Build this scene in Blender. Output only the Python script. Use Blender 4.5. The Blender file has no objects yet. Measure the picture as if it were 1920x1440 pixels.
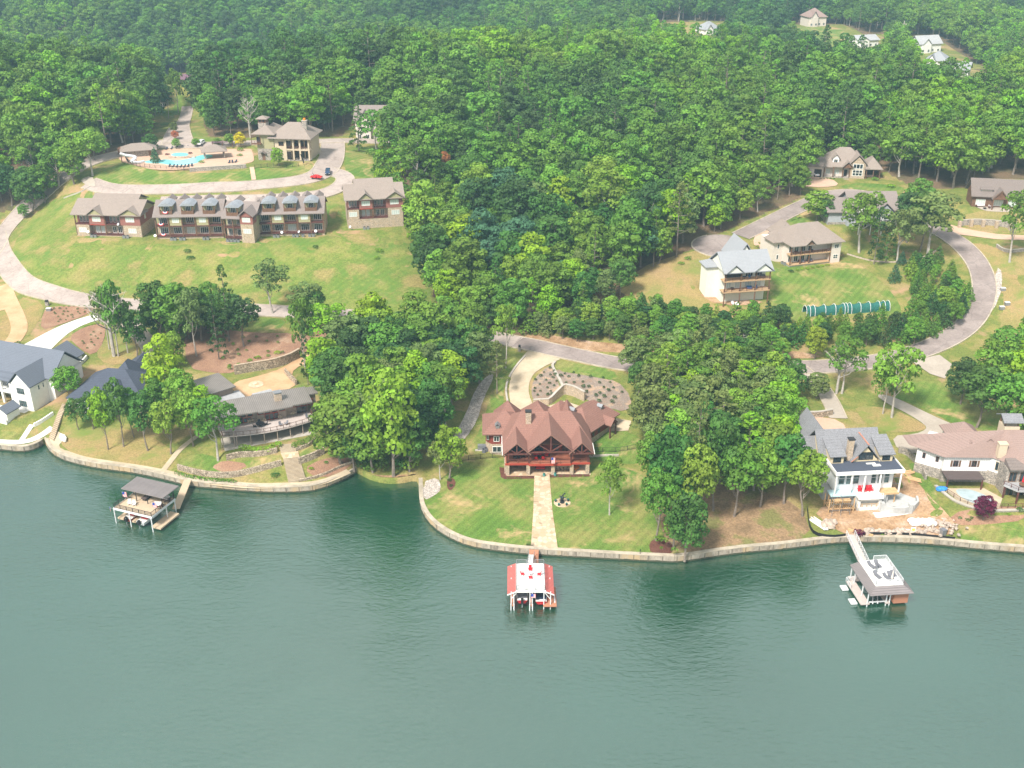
import bpy, bmesh, math, random
import numpy as np
from mathutils import Vector, Matrix
sc = bpy.context.scene
COL = sc.collection
R = math.radians
rnd = random.Random(7)
# ------------------------------------------------------------------ camera
CAM_H = 130.0; FPX = 2000.0; PITCH = math.atan(960.0/2000.0)
CP, SP = math.cos(PITCH), math.sin(PITCH)
cam = bpy.data.cameras.new('camera'); camo = bpy.data.objects.new('camera', cam); COL.objects.link(camo)
camo.location = (0, 0, CAM_H); camo.rotation_euler = (math.pi/2 - PITCH, 0, 0)
cam.sensor_width = 36; cam.lens = 36*FPX/1920; cam.clip_end = 8000; cam.clip_start = 1
sc.camera = camo
def ray(u, v):
    a = (u-960)/FPX; b = -(v-720)/FPX
    return np.array([a, CP + b*SP, -SP + b*CP])
def at(u, v, z):                       # pixel of the photograph on the level plane z
    d = ray(u, v); t = (z-CAM_H)/d[2]
    return (d[0]*t, d[1]*t)
# ------------------------------------------------------------------ materials
MATS = {}
def newmat(name):
    m = bpy.data.materials.new(name); m.use_nodes = True
    nt = m.node_tree; nt.nodes.clear()
    out = nt.nodes.new('ShaderNodeOutputMaterial'); MATS[name] = m
    return m, nt, out
def N(nt, typ, **kw):
    n = nt.nodes.new(typ)
    for k, v in kw.items():
        if k in n.inputs: n.inputs[k].default_value = v
        else: setattr(n, k, v)
    return n
def ramp(nt, fac, stops):
    r = nt.nodes.new('ShaderNodeValToRGB'); nt.links.new(fac, r.inputs[0])
    el = r.color_ramp.elements
    while len(el) < len(stops): el.new(0.5)
    for e, (p, c) in zip(el, stops): e.position = p; e.color = (c[0], c[1], c[2], 1)
    return r.outputs[0]
def mix(nt, fac, a, b, mode='MIX'):
    m = nt.nodes.new('ShaderNodeMix'); m.data_type = 'RGBA'; m.blend_type = mode
    for sock, val in ((m.inputs[0], fac), (m.inputs[6], a), (m.inputs[7], b)):
        if isinstance(val, bpy.types.NodeSocket): nt.links.new(val, sock)
        elif isinstance(val, (tuple, list)): sock.default_value = (val[0], val[1], val[2], 1)
        else: sock.default_value = val
    return m.outputs[2]
def coords(nt, world=False, scale=(1,1,1)):
    if world:
        src = nt.nodes.new('ShaderNodeNewGeometry').outputs['Position']
    else:
        src = nt.nodes.new('ShaderNodeTexCoord').outputs['Object']
    mp = N(nt, 'ShaderNodeMapping'); mp.inputs['Scale'].default_value = scale
    nt.links.new(src, mp.inputs[0]); return mp.outputs[0]
def noise(nt, co, scale, detail=3, rough=0.55, dist=0):
    n = N(nt, 'ShaderNodeTexNoise', Scale=scale, Detail=detail, Roughness=rough, Distortion=dist)
    nt.links.new(co, n.inputs['Vector']); return n.outputs[0]
def bsdf(nt, out, color, rough=0.8, spec=0.3, metal=0, bump=None, bd=0.05, bs=0.5):
    b = N(nt, 'ShaderNodeBsdfPrincipled', Roughness=rough, Metallic=metal)
    b.inputs['Specular IOR Level'].default_value = spec
    if isinstance(color, bpy.types.NodeSocket): nt.links.new(color, b.inputs['Base Color'])
    else: b.inputs['Base Color'].default_value = (*color, 1)
    if bump is not None:
        bn = N(nt, 'ShaderNodeBump', Strength=bs, Distance=bd); nt.links.new(bump, bn.inputs['Height'])
        nt.links.new(bn.outputs[0], b.inputs['Normal'])
    nt.links.new(b.outputs[0], out.inputs[0]); return b
def sc3(c, k): return tuple(min(1, x*k) for x in c)
def m_plain(name, c, rough=0.7, var=0.12, scale=1.5, metal=0, spec=0.3, world=False):
    m, nt, out = newmat(name); co = coords(nt, world)
    n = noise(nt, co, scale, 4)
    col = ramp(nt, n, [(0.3, sc3(c, 1-var)), (0.7, sc3(c, 1+var))])
    bsdf(nt, out, col, rough, spec, metal); return m
def m_shingle(name, c, var=0.22):
    m, nt, out = newmat(name); co = coords(nt)
    n = noise(nt, co, 0.35, 4); n2 = noise(nt, co, 5.0, 2)
    w = N(nt, 'ShaderNodeTexWave', Scale=1.1, Distortion=1.0); w.bands_direction = 'Z'; w.inputs['Detail Scale'].default_value = 3
    nt.links.new(co, w.inputs['Vector'])
    col = ramp(nt, n, [(0.25, sc3(c, 1-var*.6)), (0.75, sc3(c, 1+var*.6))])
    col = mix(nt, 0.55, col, ramp(nt, n2, [(0.35, sc3(c, 1-var*1.6)), (0.65, sc3(c, 1+var*1.6))]))
    col = mix(nt, 0.25, col, ramp(nt, w.outputs[1], [(0.0, sc3(c, 0.45)), (0.4, c)]))
    bsdf(nt, out, col, 0.9, 0.15, bump=n2, bd=0.04); return m
def m_seam(name, c, axis='X', pitch=0.45, metal=0.3, rough=0.45):
    m, nt, out = newmat(name); co = coords(nt)
    w = N(nt, 'ShaderNodeTexWave', Scale=1/(pitch*3.2)); w.bands_direction = axis
    nt.links.new(co, w.inputs['Vector'])
    n = noise(nt, co, 0.5, 3)
    col = ramp(nt, n, [(0.3, sc3(c, .9)), (0.7, sc3(c, 1.08))])
    col = mix(nt, ramp(nt, w.outputs[1], [(0.82, (0,0,0)), (0.95, (1,1,1))]), col, sc3(c, 0.55))
    bsdf(nt, out, col, rough, 0.4, metal, bump=w.outputs[1], bd=0.05); return m
def m_stone(name, c1, c2, mortar, scale=2.2, world=False):
    m, nt, out = newmat(name); co = coords(nt, world, (1,1,1.5))
    v = N(nt, 'ShaderNodeTexVoronoi', Scale=scale); nt.links.new(co, v.inputs['Vector'])
    e = N(nt, 'ShaderNodeTexVoronoi', Scale=scale, feature='DISTANCE_TO_EDGE'); nt.links.new(co, e.inputs['Vector'])
    sep = N(nt, 'ShaderNodeSeparateColor'); nt.links.new(v.outputs['Color'], sep.inputs[0])
    col = ramp(nt, sep.outputs[0], [(0.0, c1), (0.5, c2), (0.8, sc3(c2, 1.25)), (1.0, sc3(c1, 0.6))])
    col = mix(nt, ramp(nt, e.outputs[0], [(0.03, (1,1,1)), (0.1, (0,0,0))]), col, mortar)
    bsdf(nt, out, col, 0.9, 0.15, bump=e.outputs[0], bd=0.08); return m
def m_board(name, c, axis='X', pitch=0.4, dark=0.75, rough=0.7):
    m, nt, out = newmat(name); co = coords(nt)
    w = N(nt, 'ShaderNodeTexWave', Scale=1/(pitch*3.2)); w.bands_direction = axis
    nt.links.new(co, w.inputs['Vector']); n = noise(nt, co, 1.2, 3)
    col = ramp(nt, n, [(0.3, sc3(c, .92)), (0.7, sc3(c, 1.06))])
    col = mix(nt, ramp(nt, w.outputs[1], [(0.86, (0,0,0)), (0.97, (1,1,1))]), col, sc3(c, dark))
    bsdf(nt, out, col, rough, 0.25); return m
def m_ground(name, stops, scale=0.12, fine=2.0, fstops=None, rough=0.95, bump=0.06, patch=None, pscale=0.06, pt=(0.5, 0.62), mow=0, crack=0):
    """world-space patchy ground cover"""
    m, nt, out = newmat(name); co = coords(nt, True)
    n = noise(nt, co, scale, 6, 0.62); col = ramp(nt, n, stops)
    f = noise(nt, co, fine, 3, 0.7)
    col = mix(nt, 1.0, col, ramp(nt, f, fstops or [(0.25, (0.55,0.55,0.55)), (0.75, (1.25,1.25,1.25))]), 'MULTIPLY')
    if patch:
        p = noise(nt, co, pscale, 5, 0.7, 0.4)
        p2 = ramp(nt, p, [(pt[0], (0,0,0)), (pt[1], (1,1,1))])
        col = mix(nt, p2, col, patch)
    if mow:
        mp = N(nt, 'ShaderNodeMapping'); mp.inputs['Rotation'].default_value = (0, 0, R(35)); nt.links.new(co, mp.inputs[0]); w = N(nt, 'ShaderNodeTexWave', Scale=.16, Distortion=1.2); w.inputs['Detail Scale'].default_value = .3; nt.links.new(mp.outputs[0], w.inputs['Vector'])
        col = mix(nt, 1.0, col, ramp(nt, w.outputs[1], [(.3, (1-mow,)*3), (.7, (1+mow,)*3)]), 'MULTIPLY')
    if crack:
        v = N(nt, 'ShaderNodeTexVoronoi', Scale=.13, feature='DISTANCE_TO_EDGE'); dn = N(nt, 'ShaderNodeTexNoise', Scale=.6); nt.links.new(co, dn.inputs['Vector']); av = mix(nt, .6, co, dn.outputs[1], 'ADD'); nt.links.new(av, v.inputs['Vector'])
        st = noise(nt, co, .3, 4, .7); col = mix(nt, ramp(nt, v.outputs[0], [(.004, (crack,)*3), (.02, (0,0,0))]), col, (.06, .05, .05)); col = mix(nt, ramp(nt, st, [(.58, (0,0,0)), (.7, (.3,)*3)]), col, (.14, .12, .115))
    bsdf(nt, out, col, rough, 0.1, bump=f, bd=bump); return m
def m_glass(name, c=(0.02,0.03,0.035), rough=0.06):
    m, nt, out = newmat(name); co = coords(nt, True)
    n = noise(nt, co, 0.9, 2); col = ramp(nt, n, [(0.35, sc3(c, .5)), (0.7, sc3(c, 2.0))])
    bsdf(nt, out, col, rough, 0.7); return m
def m_seawall():
    m, nt, out = newmat('concrete_wall'); co = coords(nt, True, (1, 1, .35)); n = noise(nt, co, .9, 5, .7); n2 = noise(nt, co, .25, 3)
    col = ramp(nt, n, [(.32, (.17, .145, .115)), (.5, (.34, .29, .235)), (.68, (.46, .405, .33))])
    col = mix(nt, ramp(nt, n2, [(.5, (0,0,0)), (.65, (1,1,1))]), col, (.42, .31, .19))
    sp = N(nt, 'ShaderNodeSeparateXYZ'); nt.links.new(nt.nodes.new('ShaderNodeNewGeometry').outputs['Position'], sp.inputs[0]); ad = N(nt, 'ShaderNodeMath', operation='MULTIPLY_ADD'); nt.links.new(n, ad.inputs[0]); ad.inputs[1].default_value = -.7; nt.links.new(sp.outputs[2], ad.inputs[2])
    col = mix(nt, ramp(nt, ad.outputs[0], [(.0, (1,1,1)), (.12, (0,0,0))]), col, (.06, .065, .04))     # wet, weedy band at the waterline
    jw = N(nt, 'ShaderNodeTexWave', Scale=.105); nt.links.new(coords(nt, True), jw.inputs['Vector']); col = mix(nt, ramp(nt, jw.outputs[1], [(.975, (0,0,0)), (.995, (.7,)*3)]), col, (.10, .085, .065))
    bsdf(nt, out, col, .9, .2, bump=n, bd=.05)
# palette
m_shingle('roof_red', (0.255, 0.135, 0.108)); m_shingle('roof_tan', (0.28, 0.23, 0.20)); m_shingle('roof_pink', (0.29, 0.205, 0.18), .15)
m_shingle('roof_taupe', (0.24, 0.20, 0.185)); m_shingle('roof_gray', (0.30, 0.31, 0.33), .12); m_shingle('roof_dark', (0.075, 0.085, 0.115), .2)
m_shingle('roof_bluegrey', (0.145, 0.16, 0.195), .15); m_shingle('roof_slate', (0.22, 0.22, 0.235), .3); m_shingle('roof_brown', (0.20, 0.165, 0.15))
m_seam('metal_brown', (0.27, 0.24, 0.22)); m_seam('metal_gray', (0.36, 0.38, 0.42), 'Y'); m_seam('metal_red', (0.66, 0.17, 0.15), 'Y')
m_seam('metal_taupe', (0.27, 0.235, 0.235), 'Y'); m_plain('flat_gray', (0.36, 0.36, 0.37), .8, .15)
m_stone('stone_tan', (0.52, 0.38, 0.25), (0.46, 0.36, 0.27), (0.30, 0.26, 0.21)); m_stone('stone_gray', (0.27, 0.24, 0.22), (0.40, 0.35, 0.30), (0.2,0.18,0.16))
m_stone('stone_wall', (0.33, 0.26, 0.19), (0.45, 0.37, 0.28), (0.15, 0.12, 0.09), 1.6)
m_stone('flagstone', (0.42, 0.29, 0.17), (0.56, 0.43, 0.30), (0.44, 0.35, 0.25), 0.95, True)
m_plain('white_paint', (0.78, 0.77, 0.74), .6, .04); m_board('white_board', (0.76, 0.76, 0.76)); m_plain('ivory', (0.72, 0.72, 0.64), .8, .05)
m_plain('beige', (0.64, 0.57, 0.51), .8, .06); m_board('gray_siding', (0.38, 0.40, 0.43), 'Z', .25, .8); m_board('red_siding', (0.24, 0.05, 0.035), 'X', .35, .7)
m_board('maroon', (0.30, 0.125, 0.105), 'Z', .25, .8); m_plain('olive', (0.36, 0.33, 0.19), .8, .06); m_plain('cream', (0.56, 0.46, 0.34), .8, .06)
m_plain('timber', (0.12, 0.042, 0.036), .6, .2); m_plain('timber_mid', (0.17, 0.09, 0.055), .7, .2); m_plain('dark_trim', (0.03, 0.028, 0.03), .5, .1)
m_board('deck_red', (0.42, 0.15, 0.09), 'Y', .3, .75); m_board('deck_tan', (0.52, 0.40, 0.28), 'X', .3, .85); m_board('deck_orange', (0.50, 0.33, 0.19), 'X', .3, .8)
m_board('deck_pale', (0.50, 0.43, 0.40), 'X', .3, .85); m_board('cedar', (0.45, 0.20, 0.12), 'Y', .22, .75); m_plain('tan_wall', (0.33, 0.26, 0.21), .8, .08)
m_plain('white_deck', (0.80, 0.79, 0.76), .7, .03); m_plain('board_cream', (0.60, 0.50, 0.33), .7, .06); m_plain('wrap_white', (0.70, 0.72, 0.74), .5, .06)
m_plain('concrete', (0.42, 0.38, 0.33), .9, .14, .6); m_seawall(); m_plain('concrete_new', (0.45, 0.45, 0.44), .9, .1)
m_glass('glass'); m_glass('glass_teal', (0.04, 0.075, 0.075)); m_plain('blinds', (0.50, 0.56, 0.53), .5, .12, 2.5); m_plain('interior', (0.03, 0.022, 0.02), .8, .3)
m_plain('metal_white', (0.72, 0.72, 0.74), .35, .03, metal=.2); m_plain('metal_grey', (0.30, 0.31, 0.33), .4, .1, metal=.5); m_plain('black', (0.015, 0.015, 0.018), .4, .1)
m_plain('red_paint', (0.62, 0.02, 0.03), .3, .05); m_plain('blue_fabric', (0.02, 0.12, 0.30), .8, .1); m_plain('navy', (0.012, 0.022, 0.05), .6, .2); m_plain('gray_fabric', (0.16, 0.16, 0.18), .9, .1)
m_plain('white_fabric', (0.7, 0.68, 0.66), .9, .05); m_plain('copper', (0.48, 0.2, 0.13), .4, .15); m_plain('orange', (0.8, 0.25, 0.03), .6, .1); m_plain('yellow', (0.75, 0.55, 0.05), .6, .1)
m_plain('car_white', (0.75, 0.76, 0.78), .15, .01, spec=.6); m_plain('car_red', (0.6, 0.015, 0.02), .15, .02, spec=.6); m_plain('car_blue', (0.03, 0.06, 0.12), .15, .05, spec=.6)
m_plain('tyre', (0.015, 0.015, 0.015), .9, .1); m_plain('bronze', (0.05, 0.06, 0.07), .35, .2, metal=.6); m_plain('umber_cover', (0.10, 0.075, 0.07), .9, .1)
m_plain('pool_water', (0.25, 0.66, 0.68), .08, .08, 1.2, spec=.5); m_plain('pool_cover', (0.38, 0.46, 0.48), .6, .15, .6); m_plain('net_green', (0.02, 0.12, 0.10), .8, .4, 4)
m_plain('boulder', (0.42, 0.34, 0.28), .95, .35, 1.4); m_plain('bag_white', (0.75, 0.76, 0.78), .5, .1); m_plain('lumber', (0.55, 0.36, 0.19), .8, .2); m_plain('blue_tarp', (0.05, 0.25, 0.65), .4, .2)
m_plain('flag_red', (0.6, 0.03, 0.05)); m_plain('flag_white', (0.8, 0.8, 0.8)); m_plain('flag_blue', (0.03, 0.06, 0.3)); m_plain('terracotta_red', (0.5, 0.12, 0.05)); m_plain('teal_pot', (0.1, 0.3, 0.28))
m_plain('copper_red', (0.35,0.05,0.03)); m_plain('ice_blue', (0.5, 0.68, 0.72), .6, .1); m_plain('purple_roof', (0.16, 0.09, 0.12), .8, .1); m_plain('sign_green', (0.55, 0.75, 0.1), .5, .1)
# ------------------------------------------------------------------ mesh collector
class MB:
    def __init__(s, org=(0,0,0), yaw=0): s.v = []; s.f = []; s.mi = []; s.cur = 0; s.org = org; s.yaw = yaw
    def frame(s, org=(0,0,0), yaw=0): s.org = org; s.yaw = yaw; return s
    def _p(s, p):
        c, n = math.cos(s.yaw), math.sin(s.yaw)
        return (s.org[0]+p[0]*c-p[1]*n, s.org[1]+p[0]*n+p[1]*c, s.org[2]+p[2])
    def add(s, vs, fs):
        k = len(s.v); s.v += [s._p(p) for p in vs]; s.f += [tuple(i+k for i in f) for f in fs]; s.mi += [s.cur]*len(fs); return s
    def box(s, x0, x1, y0, y1, z0, z1):
        return s.add([(x0,y0,z0),(x1,y0,z0),(x1,y1,z0),(x0,y1,z0),(x0,y0,z1),(x1,y0,z1),(x1,y1,z1),(x0,y1,z1)],
              [(0,3,2,1),(4,5,6,7),(0,1,5,4),(1,2,6,5),(2,3,7,6),(3,0,4,7)])
    def prism(s, poly, z0, z1):
        """poly in xy (counter-clockwise) extruded in z; z1 may be a list of heights"""
        n = len(poly); a = [(p[0],p[1],z0 if not isinstance(z0, list) else z0[i]) for i, p in enumerate(poly)]
        b = [(p[0],p[1],z1 if not isinstance(z1, list) else z1[i]) for i, p in enumerate(poly)]
        return s.add(a+b, [tuple(range(n-1,-1,-1)), tuple(range(n,2*n))]+[(i,(i+1)%n,n+(i+1)%n,n+i) for i in range(n)])
    def bar(s, a, b, w=0.1, h=None):
        a = Vector(a); b = Vector(b); d = (b-a)
        if d.length < 1e-6: return s
        d.normalize(); h = h or w
        up = Vector((0,0,1)) if abs(d.z) < 0.95 else Vector((0,1,0))
        x = d.cross(up).normalized()*w/2; y = x.cross(d).normalized()*h/2
        vs = [tuple(p+q) for p in (a,b) for q in (-x-y, x-y, x+y, -x+y)]
        return s.add(vs, [(0,1,2,3),(7,6,5,4),(0,4,5,1),(1,5,6,2),(2,6,7,3),(3,7,4,0)])
    def tube(s, pts, rad, n=8, caps=True):
        pts = [Vector(p) for p in pts]
        if not isinstance(rad, (list, tuple)): rad = [rad]*len(pts)
        vs = []
        for i, p in enumerate(pts):
            d = (pts[min(i+1,len(pts)-1)]-pts[max(i-1,0)]).normalized()
            up = Vector((0,0,1)) if abs(d.z) < 0.9 else Vector((1,0,0))
            x = d.cross(up).normalized(); y = x.cross(d)
            vs += [tuple(p + x*(rad[i]*math.cos(2*math.pi*k/n)) + y*(rad[i]*math.sin(2*math.pi*k/n))) for k in range(n)]
        fs = [(i*n+k, i*n+(k+1)%n, (i+1)*n+(k+1)%n, (i+1)*n+k) for i in range(len(pts)-1) for k in range(n)]
        if caps: fs += [tuple(range(n-1,-1,-1)), tuple(range((len(pts)-1)*n, len(pts)*n))]
        return s.add(vs, fs)
    def cyl(s, x, y, z0, z1, r, n=12, r2=None): return s.tube([(x,y,z0),(x,y,z1)], [r, r if r2 is None else r2], n)
    def gable(s, x0, x1, y0, y1, z, rise, axis='x', th=0.22):
        """roof slab over the rectangle, ridge along axis"""
        if axis == 'x':
            ym = (y0+y1)/2
            q = lambda x: [(x,y0,z),(x,ym,z+rise),(x,y1,z),(x,y1,z-th),(x,ym,z+rise-th),(x,y0,z-th)]
            a, b = q(x0), q(x1)
        else:
            xm = (x0+x1)/2
            q = lambda y: [(x1,y,z),(xm,y,z+rise),(x0,y,z),(x0,y,z-th),(xm,y,z+rise-th),(x1,y,z-th)]
            a, b = q(y0), q(y1)
        s.add(a+b, [(0,1,7,6),(1,2,8,7),(2,3,9,8),(3,4,10,9),(4,5,11,10),(5,0,6,11),(0,5,4,1),(1,4,3,2),(6,7,10,11),(7,8,9,10)])
        for i in range(10): pass
        return s
    def hip(s, x0, x1, y0, y1, z, rise, inset=None, th=0.22):
        w, d = x1-x0, y1-y0
        if w >= d:
            i = d/2 if inset is None else inset; a = (x0+i,(y0+y1)/2,z+rise); b = (x1-i,(y0+y1)/2,z+rise)
        else:
            i = w/2 if inset is None else inset; a = ((x0+x1)/2,y0+i,z+rise); b = ((x0+x1)/2,y1-i,z+rise)
        vs = [(x0,y0,z),(x1,y0,z),(x1,y1,z),(x0,y1,z),(x0,y0,z-th),(x1,y0,z-th),(x1,y1,z-th),(x0,y1,z-th),a,b]
        if w >= d: top = [(0,1,9,8),(1,2,9),(2,3,8,9),(3,0,8)]
        else: top = [(0,1,8),(1,2,9,8),(2,3,9),(3,0,8,9)]
        return s.add(vs, top+[(7,6,5,4),(0,4,5,1),(1,5,6,2),(2,6,7,3),(3,7,4,0)])
    def shed(s, x0, x1, y0, y1, zf, zb, th=0.2):
        return s.add([(x0,y0,zf),(x1,y0,zf),(x1,y1,zb),(x0,y1,zb),(x0,y0,zf-th),(x1,y0,zf-th),(x1,y1,zb-th),(x0,y1,zb-th)],
              [(0,1,2,3),(7,6,5,4),(0,4,5,1),(1,5,6,2),(2,6,7,3),(3,7,4,0)])
    def gwall(s, x0, x1, y0, y1, z, rise, axis='x'):
        """wall wedge filling a gable, ridge along axis"""
        if axis == 'x':
            ym = (y0+y1)/2
            return s.add([(x0,y0,z),(x0,y1,z),(x0,ym,z+rise),(x1,y0,z),(x1,y1,z),(x1,ym,z+rise)], [(0,2,1),(3,4,5),(0,3,5,2),(1,2,5,4),(0,1,4,3)])
        xm = (x0+x1)/2
        return s.add([(x0,y0,z),(x1,y0,z),(xm,y0,z+rise),(x0,y1,z),(x1,y1,z),(xm,y1,z+rise)], [(0,1,2),(3,5,4),(0,2,5,3),(1,4,5,2),(0,3,4,1)])
    def blob(s, c, r, seed=0, sub=2, rough=0.25, flat=0.8):
        bm = bmesh.new(); bmesh.ops.create_icosphere(bm, subdivisions=sub, radius=1)
        rr = random.Random(seed); ph = [rr.uniform(0,6.28) for _ in range(6)]; fr = [rr.uniform(1.5,3.5) for _ in range(6)]
        vs = []
        for v in bm.verts:
            k = 1 + rough*(math.sin(v.co.x*fr[0]+ph[0])*math.sin(v.co.y*fr[1]+ph[1])+0.6*math.sin(v.co.z*fr[2]*2+ph[2]+v.co.x*fr[3]*1.5))
            if not isinstance(r, (tuple, list)): q = (r, r, r*flat)
            else: q = r
            vs.append((c[0]+v.co.x*q[0]*k, c[1]+v.co.y*q[1]*k, c[2]+v.co.z*q[2]*k))
        fs = [tuple(x.index for x in f.verts) for f in bm.faces]; bm.free()
        return s.add(vs, fs)
    def rail(s, pts, h=1.0, step=1.6, post=0.09, bal=0, top=0.08):
        """railing along a polyline"""
        for a, b in zip(pts[:-1], pts[1:]):
            a = Vector(a); b = Vector(b); L = (b-a).length; n = max(1, round(L/step))
            for i in range(n+1):
                p = a.lerp(b, i/n); s.bar(p, p+Vector((0,0,h)), post)
            for zz in ((h,) if bal else (h, h*0.66, h*0.33)): s.bar(a+Vector((0,0,zz)), b+Vector((0,0,zz)), top if zz == h else 0.035)
            if bal:
                s.bar(a+Vector((0,0,.12)), b+Vector((0,0,.12)), .05)
                m = max(1, int(L/bal))
                for i in range(m): p = a.lerp(b, (i+.5)/m); s.bar(p+Vector((0,0,.12)), p+Vector((0,0,h)), .03)
        return s
    def mesh(s, name, mats, smooth=False):
        me = bpy.data.meshes.new(name); me.from_pydata(s.v, [], s.f)
        for m in (mats if isinstance(mats, (list, tuple)) else [mats]): me.materials.append(MATS[m] if isinstance(m, str) else m)
        if any(s.mi): me.polygons.foreach_set('material_index', s.mi)
        if smooth: me.polygons.foreach_set('use_smooth', [True]*len(s.f))
        me.validate(); me.update(); return me
    def build(s, name, mats, parent=None, smooth=False, **kw):
        o = bpy.data.objects.new(name, s.mesh(name, mats, smooth)); COL.objects.link(o)
        if parent is not None: o.parent = parent
        for k, v in kw.items(): o[k] = v
        return o
def empty(name, loc, yaw=0, label=None, cat=None, group=None):
    o = bpy.data.objects.new(name, None); COL.objects.link(o); o.location = loc; o.rotation_euler = (0,0,yaw); o.empty_display_size = 0.5
    tag(o, label, cat, group); return o
def tag(o, label=None, cat=None, group=None, kind=None):
    if label: o['label'] = label
    if cat: o['category'] = cat
    if group: o['group'] = group
    if kind: o['kind'] = kind
    return o
KIDS = {}
def copy_tree(o, parent=None):
    c = o.copy(); COL.objects.link(c)
    if parent is not None: c.parent = parent
    for ch in KIDS.get(o.name) or KIDS.setdefault(o.name, [x for x in COL.objects if x.parent == o]): copy_tree(ch, c)
    return c
# ------------------------------------------------------------------ shore line (foot of the sea wall, on the water plane)
SH_L = [(-500,815),(-200,832),(0,843),(40,848),(61,845),(79,836),(85,823)]
SH_M = [(87,828),(92,842),(103,854),(125,865),(160,874),(200,881),(250,887),(285,894),(320,902),(343,909),(375,914),(412,917),(480,923),(549,924),(595,920),(641,902),(668,886)]
SH_C = [(668,886),(680,893),(700,903),(730,908),(760,906),(780,900),(789,908)]
SH_K = [(789,908),(790,948),(796,965),(808,983),(828,1000),(857,1016),(887,1026),(916,1031),(974,1038),(1018,1041),(1091,1045),(1178,1050),(1263,1054)]
SH_R = [(1263,1054),(1295,1051),(1330,1045),(1380,1038),(1420,1034),(1460,1031),(1508,1025),(1556,1019),(1592,1017),(1652,1017),(1724,1020),(1771,1023),(1819,1029),(1920,1037),(2100,1050),(2600,1090)]
def smooth_line(pts, step=1.0, iters=2):
    """pixel polyline on the water plane -> evenly sampled world polyline"""
    w = np.array([at(u, v, 0) for u, v in pts]); return resample(chaikin(w, iters), step)
def chaikin(w, iters=2, closed=False):
    w = np.asarray(w, float)
    for _ in range(iters):
        if closed: a = w; b = np.roll(w, -1, 0); w = np.stack([a*.75+b*.25, a*.25+b*.75], 1).reshape(-1, w.shape[1])
        else:
            a, b = w[:-1], w[1:]; q = np.stack([a*.75+b*.25, a*.25+b*.75], 1).reshape(-1, w.shape[1]); w = np.vstack([w[:1], q, w[-1:]])
    return w
def resample(w, step):
    d = np.r_[0, np.cumsum(np.linalg.norm(np.diff(w, axis=0), axis=1))]; n = max(2, int(d[-1]/step)+1)
    t = np.linspace(0, d[-1], n); return np.stack([np.interp(t, d, w[:,k]) for k in range(w.shape[1])], 1)
shore_parts = [smooth_line(p) for p in (SH_L, SH_M, SH_C, SH_K, SH_R)]
SHORE = np.vstack(shore_parts)
_o = []; mx = -1e9
for p in SHORE:                         # single valued in x
    if p[0] > mx + 0.02: _o.append(p); mx = p[0]
SH1 = np.array(_o)
def yshore(x): return np.interp(x, SH1[:,0], SH1[:,1])
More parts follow.
